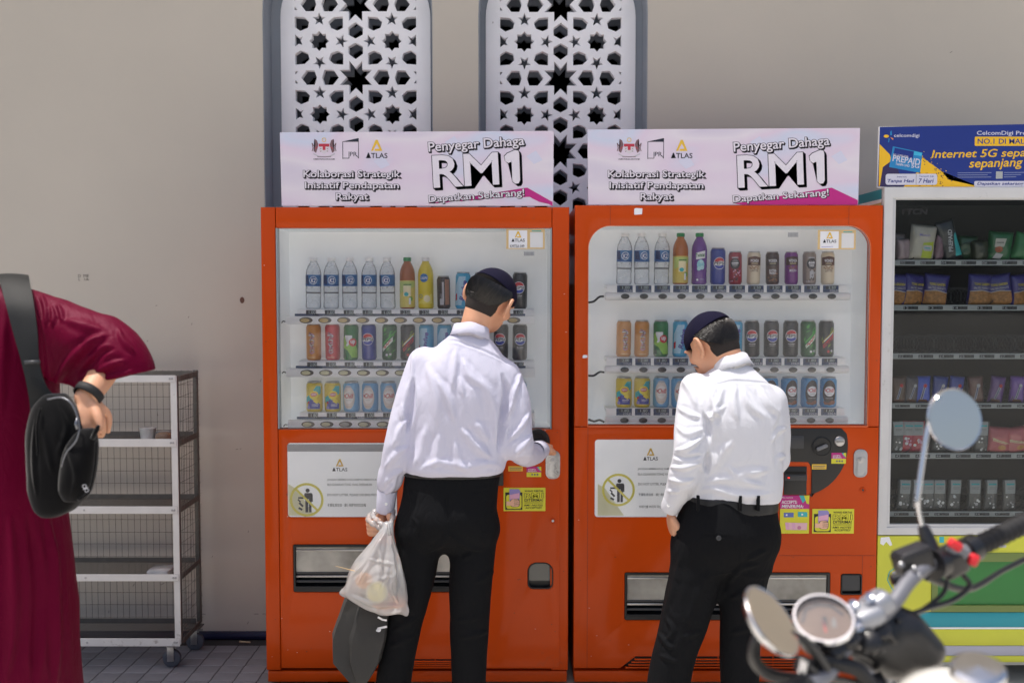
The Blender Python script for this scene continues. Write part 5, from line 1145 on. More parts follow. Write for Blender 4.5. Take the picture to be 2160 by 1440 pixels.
def np_mesh(name, V, F, m, sharp=None):
    me = bpy.data.meshes.new(name); me.vertices.add(len(V)); me.vertices.foreach_set('co', V.astype(np.float32).ravel())
    me.loops.add(F.size); me.loops.foreach_set('vertex_index', F.astype(np.int32).ravel())
    me.polygons.add(len(F)); me.polygons.foreach_set('loop_start', (np.arange(len(F)) * F.shape[1]).astype(np.int32))
    me.polygons.foreach_set('use_smooth', np.ones(len(F), bool)); me.update(calc_edges=True); me.validate()
    for x in (m if isinstance(m, (list, tuple)) else [m]): me.materials.append(x)
    return me
def proj(V):
    """world -> photo pixel (used to lay creases where cloth really folds)"""
    c, s_ = math.cos(PITCH), math.sin(PITCH); y, z = V[:, 1] - CAMY, V[:, 2] - CAMZ
    fw = y * c - z * s_; up = y * s_ + z * c
    return 1080 + V[:, 0] / fw * FPX, 720 - up / fw * FPX
def fold_noise(V, scale, amp, seed, stretch=(1, 1, .35), sharp=1.6):
    """long soft creases running mostly along the stretched axis"""
    rs = np.random.RandomState(seed); Q = V * np.array(stretch) * scale; out = np.zeros(len(V)); w = np.zeros_like(Q)
    for _ in range(3):
        f = rs.normal(0, 1.1, (3, 3)); ph = rs.uniform(0, 6.28, 3); w += .45 * np.sin(Q @ f + ph)
    for _ in range(6):
        f = rs.normal(0, 1.6, 3); s_ = np.sin((Q + w) @ f + rs.uniform(0, 6.28)); out += np.sign(s_) * np.abs(s_) ** sharp * rs.uniform(.5, 1)
    return amp * out / 3
def creases(V, N, strokes, facing=-0.15):
    px, py = proj(V); D = np.zeros(len(V)); vis = np.clip((facing - N[:, 1]) / .25 + .6, 0, 1)
    for (pts, w, amp) in strokes:
        pts = spline([(a, b, 0) for a, b in pts], 5) if len(pts) > 2 else [Vector((*pts[0], 0)), Vector((*pts[1], 0))]
        L = sum((pts[i + 1] - pts[i]).length for i in range(len(pts) - 1)); acc = 0; best = np.full(len(V), 1e9); tb = np.zeros(len(V))
        for i in range(len(pts) - 1):
            a, b = pts[i], pts[i + 1]; ab = b - a; l2 = max(ab.length_squared, 1e-9)
            t = np.clip(((px - a.x) * ab.x + (py - a.y) * ab.y) / l2, 0, 1); dd = np.hypot(px - a.x - t * ab.x, py - a.y - t * ab.y)
            m = dd < best; best[m] = dd[m]; tb[m] = (acc + t[m] * ab.length) / L; acc += ab.length
        ww = w * (.45 + .55 * np.sin(np.pi * np.clip(tb, .02, .98)))
        D += amp * (np.exp(-(best / ww) ** 2) - .35 * np.exp(-((best - 1.9 * ww) / ww) ** 2)) * np.clip(np.sin(np.pi * np.clip(tb, 0, 1)) * 1.6 + .15, 0, 1)
    return D * vis
def cloth(name, fld, m, parent, noise_spec=(), strokes=(), it=2):
    V, F = fld.mesh(); V = smooth_verts(V, F, it); N = vnormals(V, F); D = np.zeros(len(V))
    for ns in noise_spec: D += fold_noise(V, *ns)
    if strokes: D += creases(V, N, strokes)
    V = V + N * D[:, None]; V = smooth_verts(V, F, 1, .3)
    return place(name, np_mesh(name, V, F, m), parent)
def wm(o):
    m = o.matrix_basis.copy()
    return wm(o.parent) @ o.matrix_parent_inverse @ m if o.parent else m
def place(name, me, parent):
    """mesh made in world coordinates, child of parent"""
    o = link(name, me, parent); o.matrix_parent_inverse = wm(parent).inverted(); return o
def frame(yaw, bow, roll):
    """head axes as columns: right, forward, up; facing the wall (+y) at rest; yaw>0 turns to the photo's right, bow>0 nods down, roll>0 tips the crown to the photo's right"""
    return (Matrix.Rotation(R(-yaw), 3, 'Z') @ Matrix.Rotation(R(-bow), 3, 'X') @ Matrix.Rotation(R(roll), 3, 'Y'))
def head_prims(f, c, M, s=1.0):
    """skull, jaw, nose, lips, brow, ears"""
    L = lambda x, y, z: tuple(Vector(c) + M @ Vector((x * s, y * s, z * s)))
    r = lambda *a: tuple(q * s for q in a)
    f.ell(L(0, -.008, .022), r(.074, .092, .082), M, .01); f.ell(L(0, .036, -.040), r(.054, .060, .062), M, .03); f.ell(L(0, .070, -.050), r(.030, .022, .034), M, .02); f.ell(L(0, .060, -.075), r(.026, .024, .020), M, .025)
    f.chain([L(0, .086, .012), L(0, .098, -.012), L(0, .104, -.026)], r(.008, .010, .012), .012, 3)
    for q in (-1, 1):
        f.ell(L(q * .010, .094, -.028), r(.010, .010, .008), M, .006); f.ell(L(q * .032, .080, .004), r(.014, .010, .009), M, .004, 's'); f.ell(L(q * .032, .073, .003), r(.0125, .0125, .0125), M, .003); f.ell(L(q * .034, .080, .020), r(.020, .010, .007), M, .010)
        f.ell(L(q * .045, .055, -.02), r(.02, .025, .02), M, .02)
        E = M @ (Matrix.Rotation(R(q * 38), 3, 'Z')); e0 = L(q * .087, -.016, -.002)
        f.ell(e0, r(.0075, .021, .033), E, .003); f.chain([L(q * .080, .004, .012), L(q * .088, -.010, .028), L(q * .097, -.027, .020), L(q * .097, -.029, -.002), L(q * .088, -.020, -.026)], r(.005, .006, .006, .006, .005), .003, 4); f.ell(L(q * .081, -.002, -.034), r(.008, .010, .011), E, .005)
    f.chain([L(-.021, .086, -.053), L(0, .091, -.051), L(.021, .086, -.053)], r(.004, .006, .004), .006, 3); f.chain([L(-.018, .085, -.061), L(0, .090, -.063), L(.018, .085, -.061)], r(.004, .0065, .004), .006, 3)
    return L
def hand_prims(f, wrist, d, n, side, curls, thumb=(.5, .6), s=1.0, spread=.004):
    """palm from the wrist along d; n = back-of-hand normal; fingers curl towards -n; side=+1 thumb on the d x n side"""
    d = Vector(d).normalized(); n = Vector(n); n = (n - d * n.dot(d)).normalized(); b = d.cross(n).normalized() * side; w = Vector(wrist)
    M = Matrix((b, d, n)).transposed()
    f.ell(tuple(w + d * .050 * s), (.042 * s, .052 * s, .017 * s), M, .014)
    lens = (.074, .082, .077, .060)
    for i in range(4):
        off = (.030 - .0205 * i) * s; p = w + d * (.086 - abs(i - 1.2) * .004) * s + b * off; a = 0; pts = [p - d * .012 * s, p]; cu = curls[i] if isinstance(curls, (list, tuple)) else curls
        for j, fr_ in enumerate((.45, .30, .25)):
            a += cu * (55, 75, 50)[j]; p = p + (d * math.cos(R(a)) - n * math.sin(R(a)) + b * spread * (1.5 - i) * 10 * .1).normalized() * lens[i] * fr_ * s; pts.append(p)
        f.chain([tuple(q) for q in pts], [.0098 * s, .0096 * s, .0088 * s, .0082 * s, .0070 * s], .004, 4)
    t0 = w + d * .022 * s + b * .030 * s; to, tc = thumb
    t1 = t0 + (d * .6 + b * to - n * .25).normalized() * .040 * s; t2 = t1 + (d * .8 + b * (to - tc) - n * tc * .6).normalized() * .030 * s; t3 = t2 + (d * .75 + b * (to - 1.4 * tc) - n * tc * .7).normalized() * .024 * s
    f.chain([tuple(t0), tuple(t1), tuple(t2), tuple(t3)], [.014 * s, .0125 * s, .0105 * s, .008 * s], .008, 4)
def strands(name, n, start, m, parent, seg=5, w=.0007, seed=1):
    """hair as many fine tapered strips; start(rnd) -> list of points"""
    rnd = random.Random(seed); V, F = [], []
    for _ in range(n):
        pts = start(rnd)
        if not pts: continue
        k = len(pts)
        for i, p in enumerate(pts):
            t = (pts[min(i + 1, k - 1)] - pts[max(i - 1, 0)]).normalized(); a = t.cross(Vector((rnd.uniform(-.2, .2), -1, .1))).normalized(); ww = w * (1 - .75 * i / (k - 1))
            b = len(V); V += [p + a * ww, p - a * ww + t.cross(a) * ww * .6]
            if i: F.append((b - 2, b - 1, b + 1, b))
    me = mesh(name, V, F, m, True); return place(name, me, parent)

# ================================================================== people
M_SKIN = mat('skin', C(214, 160, 128), .5, sss=.15, var=.05, vscale=25, bump=.08, bscale=300)
M_SHIRT = mat('white_cotton', C(203, 202, 219), .85, spec=.2, wrinkle=.22, bump=.08, bscale=700); M_SHIRT2 = mat('bright_white_cotton', C(214, 215, 222), .85, spec=.2, wrinkle=.22, bump=.08, bscale=700)
M_TROU = mat('black_twill', C(17, 18, 21), .85, spec=.15, wrinkle=.35, bump=.12, bscale=600)
M_CAP = mat('navy_felt', C(21, 19, 42), .95, spec=.2, bump=.3, bscale=500)
M_HAIR = mat('black_hair', C(22, 20, 19), .34, spec=.6); M_HAIR2 = mat('dark_brown_hair', C(34, 30, 28), .34, spec=.6); M_HAIR3 = mat('lit_hair', C(58, 52, 48), .36, spec=.7); M_HBASE = mat('hair_base', C(16, 14, 14), .85, spec=.1); M_FADE = mat('cropped_hair', C(40, 33, 30), .8, bump=.5, bscale=900)  # lighter strand tones put sun highlights into the hair colour
M_BELT = mat('black_leather', C(20, 20, 22), .4, bump=.1, bscale=400); M_SHOE = mat('black_shoe', C(18, 18, 20), .35)
def lev(Y, rows):
    """(py, left px, right px, centre y, depth) -> stack sections"""
    out = []
    for (py, a, b, cy, ry) in rows:
        p, q = at(a, py, Y), at(b, py, Y); out.append((p.z, (p.x + q.x) / 2, cy, (q.x - p.x) / 2, ry))
    return out
def G(*t): return tuple(at(*t))
def flipcheck(V, F):
    a, b, c = V[F[:, 0]], V[F[:, 1]], V[F[:, 2]]; return F if np.einsum('ij,ij->i', a, np.cross(b, c)).sum() > 0 else F[:, ::-1]
def skin_mesh(f, parent):
    V, F = f.mesh(); V = smooth_verts(V, F, 1, .4); return place('body', np_mesh('body', V, F, M_SKIN), parent)
def cap_hair(c, M, parent, hair_lo, bulk, n, seed, fade=True, s=1.0, cap_cut=.028, tilt=0.0, short=False):
    """rounded cap on the crown, hair below its rim at the back and sides"""
    L = lambda x, y, z: Vector(c) + M @ Vector((x * s, y * s, z * s)); cc = L(0, -.008, .022)
    f = Field([q - .13 for q in cc], [q + .13 for q in cc], .003)
    f.ell(tuple(cc), (.084 * s, .102 * s, .093 * s), M, 0, cut=[((0, -tilt, -1), -cap_cut)])
    V, F = f.mesh(); V = smooth_verts(V, F, 2); N = vnormals(V, F); V += N * fold_noise(V, 22, .0012, seed, (1, 1, 1))[:, None]
    place('cap', np_mesh('cap', V, F, M_CAP), parent)
    if fade:
        f = Field([q - .13 for q in cc], [q + .13 for q in cc], .0035)
        f.ell(tuple(cc), (.0762 * s, .0943 * s, .0835 * s), M, 0, cut=[((0, 0, 1), .03), ((0, 1, -.6), -.012)]); f.ell(tuple(L(0, -.026, -.032)), (.062 * s, .066 * s, .060 * s), M, .02, cut=[((0, 1, -.2), -.004), ((0, .1, -1), .036)]); V, F = f.mesh(); place('cropped_hair', np_mesh('cropped_hair', smooth_verts(V, F, 1), F, M_FADE), parent)
    f = Field([q - .13 for q in cc], [q + .13 for q in cc], .0035)
    f.ell(tuple(cc), (.0775 * s + bulk * .5, .0945 * s + bulk * .5, .0855 * s), M, 0, cut=[((0, tilt, 1), cap_cut + .012), ((0, -.15, -1), -hair_lo), ((0, 1, -.9), -.022)])
    V, F = f.mesh()
    hb = place('hair', np_mesh('hair', smooth_verts(V, F, 2), F, M_HBASE), parent)
    def st(rnd):
        ph = R(rnd.uniform(-112, 112)); z0 = cap_cut + .012 - rnd.random() ** (1.0 if short else 1.3) * (.095 if short else .07); L0 = rnd.uniform(.009, .020) if short else rnd.uniform(.025, .055); pts = []; lift = rnd.random() * .006 if short else rnd.random() ** 2 * .006; stop = hair_lo + .006 - rnd.random() ** 2 * .022; dq = rnd.uniform(-.12, .12)

        for i in range(6):
            t = i / 5; z = z0 - L0 * t; z = max(z, stop)
            rad = math.sqrt(max(.05, 1 - (z / (.0855 + .01)) ** 2)); rr_ = 1 + .0 * t
            bx_, by_ = (.0775 + bulk * .5 + .0006) * s * rad, (.0945 + bulk * .5 + .0006) * s * rad
            q = ph + dq * t + .10 * t * math.sin(ph * 3 + seed); ex = bulk * .25 * math.sin(math.pi * t) + lift * t + .0004
            
            yy = -(by_ + ex) * math.cos(q)
            if yy - .9 * z > -.018: break
            pts.append(cc + M @ Vector(((bx_ + ex) * math.sin(q), yy, z * s)))
        return pts if len(pts) > 2 else None
    for k, (mm, q) in enumerate(((M_HAIR, .55), (M_HAIR2, .33), (M_HAIR3, .12))): strands('hair_strands', int(n * q), st, mm, parent, w=.00055, seed=seed + 50 * k)
def collar(c, axis, rx, ry, h, m, parent, fwd, flare=.009, gap=20):
    """shirt collar: a folded leaf round the neck, open at the front"""
    ax = Vector(axis).normalized(); f = Vector(fwd); f = (f - ax * f.dot(ax)).normalized(); rt = f.cross(ax); V, F = [], []; n = 48
    prof = [(0, -.018), (0, h), (.0012, h + .0012), (.0028, h), (flare * .7, h * .3), (flare + .003, -.012), (flare + .001, -.013), (.003, h * .4)]
    k = len(prof)
    for i in range(n + 1):
        a = R(180 + (-180 + gap) + (360 - 2 * gap) * i / n) + math.pi * 0
        dirv = rt * math.sin(a) * rx + f * math.cos(a) * ry; du = dirv.normalized()
        for (o_, z) in prof:
            drop = .010 * max(0, math.cos(a)) ; V.append(Vector(c) + dirv + du * o_ + ax * (z - drop * 1.6 + .002 * math.sin(a * 5)))
    for i in range(n):
        for j in range(k):
            F.append((i * k + j, i * k + (j + 1) % k, (i + 1) * k + (j + 1) % k, (i + 1) * k + j))
    me = mesh('collar', V, F, m, True); bm = bmesh.new(); bm.from_mesh(me); bmesh.ops.recalc_face_normals(bm, faces=bm.faces); return place('collar', from_bm(bm, 'collar', m, 180), parent)
def shoe(c, yaw, parent):
    f = Field((-.07, -.13, -.02), (.07, .22, .14), .005); f.stack([(0.004, 0, .05, .045, .14), (.03, 0, .05, .046, .142), (.055, 0, .03, .042, .115), (.085, 0, -.02, .038, .06)], .01); f.ell((0, .11, .03), (.042, .07, .035), None, .02)
    V, F = f.mesh(); V = smooth_verts(V, F, 2); o = np_mesh('shoe', V, F, M_SHOE); ob = link('shoe', o); ob.matrix_basis = Matrix.Translation(c) @ Matrix.Rotation(R(yaw), 4, 'Z'); ob.parent = parent; ob.matrix_parent_inverse = wm(parent).inverted(); return ob
def cuff(a, b, r0, r1, m, parent, rot=0, button=True):
    """stiff cuff band with its button"""
    a, b = Vector(a), Vector(b); v, f = tube_data([a, a.lerp(b, .04), a.lerp(b, .96), b, b + (a - b) * .03, a.lerp(b, .5)], [r0 - .001, r0, r1, r1 - .001, r1 - .004, r1 - .006], 28, False)
    o = place('cuff', mesh('cuff', v, f, m, True), parent)
    if button:
        p = a.lerp(b, .55) + Vector((math.sin(R(rot)), -math.cos(R(rot)), 0)) * ((r0 + r1) / 2 + .0004)
        bt = lathe('button', [(.0052, 0), (.0052, .0012), (.0042, .0018), (.0032, .0010), (0, .0010)], M_WHITE, None, 16, 'Y', p, (0, 0, R(rot))); bt.parent = o; bt.matrix_parent_inverse = wm(o).inverted()
    return o

# ------------------------------------------------------------------ boy at the left machine
YA = -.44
PA = root('person', tuple(Vector((AX(945, YA), YA, 0))), 'person in white shirt and black trousers holding carrier bags at the left machine', 'person')
hA = G(1034, 634, -.37); MA = frame(26, 20, 19)
f = Field((AX(740, YA), -.68, 0.0), (AX(1190, YA) + .1, .02, AZ(560, YA)), .004)
Lh = head_prims(f, hA, MA)
f.chain([G(990, 740, -.41), G(1000, 700, -.412), tuple(Lh(0, -.030, -.055))], [.05, .052, .053], .03)
f.stack(lev(YA, [(1090, 890, 1010, -.43, .06), (1000, 890, 1030, -.42, .07), (900, 892, 1060, -.43, .09), (800, 900, 1066, -.43, .09), (740, 930, 1040, -.42, .06), (715, 960, 1020, -.42, .045)]), .02)
f.chain([G(905, 770, -.43), G(850, 920, -.46), G(816, 1070, -.42)], [.035, .026, .025], .02); f.chain([G(1062, 800, -.43), G(1088, 945, -.48), G(1139, 953, -.20)], [.03, .018, .024], .02)
# left fist round the bag handles: fingers wrap from the far side towards the viewer
w0 = Vector(G(812, 1082, -.42)); f.ell(tuple(Vector(G(803, 1104, -.415))), (.027, .034, .040), frame(0, 20, 10), .015)
for i in range(4):
    dy = 9.5 * i; tip = [(801, 1097), (804, 1107), (801, 1117), (797, 1126)][i]
    f.chain([G(806 - i, 1088 + dy, -.385), G(783 - i * .5, 1090 + dy, -.395), G(776 + i * 1.5, 1096 + dy, -.425), G(786, 1098 + dy * .98, -.455), G(tip[0], tip[1], -.462)], [.011, .0105, .0095, .009, .0075], .0035, 4)
f.chain([G(822, 1088, -.45), G(826, 1104, -.468), G(815, 1114, -.474)], [.013, .011, .0085], .006, 4)
# right hand at the coin slot
hand_prims(f, G(1143, 950, -.175), (.12, .95, .12), (.2, -.15, 1), 1, (.35, .5, .6, .7), (.3, .6), .92)
for (a, b, c) in (((905, 1130), (860, 1290), (822, 1500)), ((995, 1130), (988, 1290), (990, 1500))): f.chain([G(*a, -.43), G(*b, -.435), G(*c, -.42)], [.05, .036, .03], .01)
skin_mesh(f, PA)
cap_hair(hA, MA, PA, -.038, .010, 9000, 3, cap_cut=.018, tilt=.30)
f = Field((AX(770, YA), -.68, AZ(1075, YA)), (AX(1165, YA), -.15, AZ(690, YA)), .0042)
f.stack(lev(YA, [(1004, 868, 1050, -.425, .098), (990, 853, 1064, -.43, .120), (970, 852, 1070, -.432, .124), (930, 862, 1076, -.435, .118), (880, 866, 1080, -.44, .116), (830, 868, 1084, -.44, .118), (790, 878, 1082, -.435, .112), (758, 894, 1066, -.43, .098), (730, 922, 1046, -.425, .078), (708, 948, 1028, -.42, .064), (694, 962, 1018, -.415, .054)]), .01, 2.4)
f.chain([G(896, 768, -.43), G(858, 860, -.46), G(840, 940, -.475), G(824, 1010, -.45)], [.060, .047, .046, .040], .02, flat=None)
f.chain([G(824, 1000, -.45), G(818, 1018, -.44), G(816, 1026, -.437)], [.041, .038, .033], .012)
f.chain([G(1064, 792, -.43), G(1088, 850, -.455), G(1092, 935, -.47)], [.058, .053, .054], .022); f.chain([G(1092, 938, -.47), G(1108, 958, -.36), G(1132, 956, -.24)], [.052, .048, .037], .02)
SA = [([(962, 734), (958, 781), (952, 825)], 7, .006), ([(977, 758), (989, 789), (1014, 812)], 8, .007), ([(968, 790), (977, 838)], 6, .005), ([(921, 795), (946, 843), (960, 890)], 8, .007), ([(900, 770), (920, 830), (922, 900)], 10, .005), ([(861, 910), (866, 860), (872, 800)], 7, -.012), ([(1062, 790), (1070, 835), (1058, 900), (1053, 950)], 7, -.013), ([(1010, 790), (1040, 850), (1046, 930)], 10, .007),
      ([(973, 905), (1006, 940), (1036, 966)], 9, .008), ([(1003, 890), (1030, 930)], 12, .006), ([(900, 900), (888, 950), (872, 985)], 10, .006), ([(930, 910), (922, 960), (915, 990)], 9, .005), ([(960, 930), (968, 975), (985, 992)], 8, .006), ([(865, 880), (845, 905), (832, 940)], 6, .007), ([(862, 940), (838, 955), (815, 985)], 6, .007), ([(852, 990), (832, 1000), (812, 1020)], 6, .006), ([(838, 1000), (826, 1030), (805, 1045)], 5, .006), ([(850, 850), (848, 890)], 6, .005),
      ([(864, 730), (950, 718), (1028, 742), (1104, 780)], 2.6, -.0028), ([(1098, 800), (1085, 830), (1072, 880)], 6, .006), ([(1120, 870), (1100, 900), (1070, 930)], 6, .007), ([(1125, 915), (1105, 940), (1085, 960)], 6, .006), ([(1130, 950), (1110, 975), (1085, 975)], 5, .006), ([(1080, 850), (1062, 900)], 5, .006), ([(872, 740), (868, 800), (862, 850)], 4, .004), ([(1100, 785), (1090, 815)], 4, .005), ([(890, 985), (930, 975), (980, 985), (1030, 978), (1060, 985)], 8, .004)]
SA = [(a, b, c * 1.25) for a, b, c in SA]
shA = cloth('shirt', f, M_SHIRT, PA, [(7, .0055, 11, (1, 1, .35)), (16, .0014, 12, (1, 1, .4))], SA)
collar(G(992, 710, -.428), (.12, .36, .92), .060, .062, .030, M_SHIRT, PA, (.3, 1, 0))
cuff(G(817, 1032, -.436), G(812, 1079, -.424), .0355, .0315, M_SHIRT, PA, 8); cuff(G(1128, 953, -.262), G(1141, 948, -.19), .038, .035, M_SHIRT, PA, 40)
f = Field((AX(770, YA), -.68, .02), (AX(1080, YA), -.2, AZ(975, YA)), .0048)
f.stack(lev(YA, [(1162, 905, 985, -.42, .05), (1148, 872, 1018, -.425, .085), (1125, 845, 1044, -.43, .116), (1085, 842, 1047, -.435, .124), (1040, 848, 1050, -.43, .114), (985, 856, 1056, -.425, .106)]), .02, 2.4)
f.chain([G(888, 1120, -.43), G(872, 1220, -.435), G(852, 1320, -.43), G(832, 1430, -.42), G(824, 1512, -.42)], [.082, .073, .064, .062, .064], .04)
f.chain([G(1000, 1120, -.43), G(993, 1220, -.435), G(990, 1320, -.43), G(990, 1430, -.42), G(990, 1512, -.42)], [.082, .077, .069, .062, .063], .04)
f.cutz(.035)
STA = [([(860, 1030), (868, 1060), (864, 1085)], 4, .004), ([(870, 1090), (880, 1110), (872, 1130)], 4, .005), ([(940, 1040), (944, 1110)], 3, -.004), ([(1000, 1165), (975, 1180)], 5, .004), ([(944, 1120), (930, 1150), (895, 1165)], 6, .005), ([(946, 1125), (980, 1150), (1020, 1160)], 6, .005), ([(1010, 1300), (960, 1310)], 6, .004), ([(1030, 1330), (970, 1345)], 6, .005), ([(880, 1300), (830, 1330)], 6, .005), ([(875, 1340), (820, 1365)], 6, .004), ([(1050, 1200), (1000, 1230)], 7, .004), ([(845, 1030), (905, 1040), (930, 1036)], 2, -.002), ([(1045, 1030), (990, 1040)], 2, -.002)]
cloth('trousers', f, M_TROU, PA, [(8, .004, 21, (1, 1, .6)), (18, .0012, 22, (1, 1, .8))], STA)
f = Field((AX(830, YA), -.6, AZ(1006, YA)), (AX(1080, YA), -.25, AZ(970, YA)), .004); f.stack(lev(YA, [(1001, 849, 1062, -.427, .112), (976, 852, 1060, -.426, .110)]), 0, 2.4); V, F = f.mesh(); place('belt', np_mesh('belt', smooth_verts(V, F, 1), F, M_BELT), PA)
shoe((AX(824, -.42), -.40, 0), 6, PA); shoe((AX(990, -.42), -.40, 0), -8, PA)

# ------------------------------------------------------------------ boy at the right machine
YB = -.47
PB = root('person', (AX(1540, YB), YB, 0), 'person in white shirt and black trousers hand in pocket, at the right machine', 'person')
hB = G(1502, 727, -.41); MB = frame(-38, 30, -6)
f = Field((AX(1340, YB), -.70, 0.0), (AX(1700, YB) + .05, -.02, AZ(645, YB)), .004)
Lh = head_prims(f, hB, MB)
f.chain([G(1552, 800, -.46), G(1540, 770, -.45), tuple(Lh(0, -.030, -.055))], [.062, .056, .054], .03)
f.stack(lev(YB, [(1140, 1480, 1600, -.46, .06), (1060, 1480, 1615, -.46, .085), (960, 1475, 1630, -.46, .09), (880, 1470, 1635, -.465, .095), (820, 1490, 1620, -.46, .07), (790, 1525, 1580, -.46, .05)]), .02)
f.chain([G(1475, 835, -.45), G(1455, 955, -.54), G(1418, 1070, -.47)], [.035, .026, .025], .02); f.chain([G(1620, 850, -.45), G(1634, 965, -.42), G(1622, 985, -.18)], [.035, .026, .025], .02)
hand_prims(f, G(1414, 1078, -.465), (.15, .12, -1), (-1, -.1, -.1), -1, .25, (.2, .3), .9); hand_prims(f, G(1620, 985, -.17), (-.1, 1, .1), (.2, 0, 1), 1, .5, (.3, .6), .9)
for (a, b, c) in (((1485, 1160), (1450, 1300), (1400, 1510)), ((1575, 1160), (1562, 1300), (1560, 1510))): f.chain([G(*a, -.46), G(*b, -.465), G(*c, -.45)], [.05, .036, .03], .01)
skin_mesh(f, PB)
cap_hair(hB, MB, PB, -.070, .005, 15000, 5, cap_cut=.016, tilt=.22, short=True)
f = Field((AX(1385, YB), -.72, AZ(1075, YB)), (AX(1690, YB), -.12, AZ(735, YB)), .0042)
f.stack(lev(YB, [(1066, 1462, 1632, -.455, .095), (1052, 1449, 1646, -.46, .114), (1025, 1452, 1650, -.462, .122), (980, 1456, 1648, -.465, .122), (930, 1458, 1648, -.47, .122), (885, 1456, 1648, -.475, .120), (845, 1456, 1640, -.475, .112), (815, 1468, 1624, -.468, .096), (790, 1490, 1604, -.46, .078), (770, 1510, 1586, -.455, .064), (757, 1522, 1572, -.45, .052)]), .01, 2.4)
f.chain([G(1470, 822, -.46), G(1458, 885, -.50), G(1456, 950, -.545), G(1445, 1005, -.53)], [.058, .053, .054, .052], .02); f.chain([G(1445, 1003, -.53), G(1430, 1038, -.50), G(1422, 1052, -.49)], [.052, .042, .034], .012)
f.chain([G(1622, 848, -.46), G(1634, 905, -.46), G(1634, 965, -.43)], [.057, .051, .050], .02); f.chain([G(1634, 968, -.43), G(1628, 985, -.32), G(1622, 987, -.22)], [.048, .042, .035], .02)
SB = [([(1488, 815), (1545, 803), (1600, 806), (1630, 812)], 2.6, -.003), ([(1496, 930), (1492, 890), (1484, 870)], 7, -.012), ([(1490, 1000), (1494, 950)], 6, -.010), ([(1500, 820), (1508, 860), (1520, 880)], 6, .008), ([(1525, 815), (1515, 850), (1500, 885)], 6, .007), ([(1550, 812), (1548, 850), (1556, 890)], 8, .006), ([(1565, 815), (1580, 850), (1610, 880)], 8, .007), ([(1600, 815), (1620, 850), (1640, 875)], 7, .007), ([(1485, 870), (1500, 880), (1530, 855)], 6, .006), ([(1545, 930), (1520, 960), (1510, 990)], 9, .006), ([(1535, 985), (1560, 1000), (1620, 990)], 9, .006), ([(1480, 1020), (1540, 1010), (1610, 1025)], 8, .006), ([(1465, 1040), (1500, 1030), (1560, 1045), (1630, 1040)], 8, .005), ([(1645, 870), (1640, 920), (1635, 980)], 7, -.006), ([(1655, 900), (1640, 910), (1625, 930)], 5, .006), ([(1655, 960), (1640, 965)], 5, .006),
      ([(1432, 860), (1455, 875), (1478, 880)], 6, .006), ([(1425, 950), (1450, 945), (1480, 925)], 5, .008), ([(1420, 960), (1450, 965), (1482, 960)], 5, -.007), ([(1412, 985), (1445, 985), (1480, 975)], 5, .007), ([(1410, 1010), (1440, 1015), (1465, 1010)], 5, .006), ([(1408, 1035), (1435, 1035)], 4, .005), ([(1440, 800), (1460, 830), (1470, 860)], 7, .005), ([(1430, 900), (1450, 915), (1482, 905)], 6, .005)]
SB = [(a, b, c * 1.2) for a, b, c in SB]
cloth('shirt', f, M_SHIRT2, PB, [(7, .0055, 31, (1, 1, .4)), (16, .0014, 32, (1, 1, .5))], SB)
collar(G(1545, 776, -.458), (-.26, .36, .9), .060, .062, .030, M_SHIRT2, PB, (-.4, 1, 0))
cuff(G(1425, 1046, -.495), G(1412, 1074, -.47), .038, .033, M_SHIRT2, PB, -30); cuff(G(1624, 986, -.24), G(1622, 985, -.19), .036, .034, M_SHIRT2, PB, 40)
f = Field((AX(1345, YB), -.72, .02), (AX(1665, YB), -.22, AZ(1035, YB)), .0048)
f.stack(lev(YB, [(1190, 1440, 1610, -.455, .09), (1155, 1426, 1632, -.462, .12), (1120, 1428, 1642, -.468, .130), (1085, 1436, 1640, -.465, .124), (1040, 1450, 1640, -.46, .110)]), .02, 2.4)
f.chain([G(1482, 1150, -.465), G(1462, 1230, -.47), G(1444, 1310, -.465), G(1414, 1410, -.455), G(1398, 1520, -.45)], [.094, .088, .082, .074, .072], .05)
f.chain([G(1580, 1150, -.465), G(1570, 1230, -.47), G(1562, 1310, -.46), G(1560, 1420, -.455), G(1560, 1520, -.45)], [.090, .078, .070, .066, .066], .05)
f.cutz(.035)
STB = [([(1470, 1124), (1500, 1130), (1560, 1133)], 2, -.003), ([(1418, 1110), (1424, 1090), (1440, 1065)], 4, .008), ([(1420, 1120), (1432, 1135)], 4, -.006), ([(1560, 1190), (1530, 1230), (1512, 1265)], 6, -.006), ([(1600, 1190), (1560, 1200), (1530, 1235)], 6, .006), ([(1620, 1160), (1575, 1180)], 6, .005), ([(1440, 1160), (1425, 1220), (1405, 1290)], 7, .004), ([(1405, 1300), (1420, 1330), (1405, 1350)], 5, .006), ([(1385, 1330), (1410, 1360), (1425, 1365)], 5, .006), ([(1480, 1330), (1440, 1345)], 6, .005), ([(1600, 1320), (1540, 1335)], 6, .005), ([(1500, 1200), (1470, 1260), (1450, 1320)], 9, .004), ([(1595, 1240), (1540, 1262)], 6, .005), ([(1390, 1380), (1430, 1395)], 5, .005)]
cloth('trousers', f, M_TROU, PB, [(8, .0045, 41, (1, 1, .6)), (18, .0012, 42, (1, 1, .8))], STB)
f = Field((AX(1430, YB), -.64, AZ(1080, YB)), (AX(1660, YB), -.25, AZ(1030, YB)), .004); f.stack(lev(YB, [(1074, 1444, 1640, -.462, .122), (1050, 1447, 1641, -.46, .119), (1042, 1448, 1641, -.46, .118)]), 0, 2.4); V, F = f.mesh(); place('belt', np_mesh('belt', smooth_verts(V, F, 1), F, M_BELT), PB)
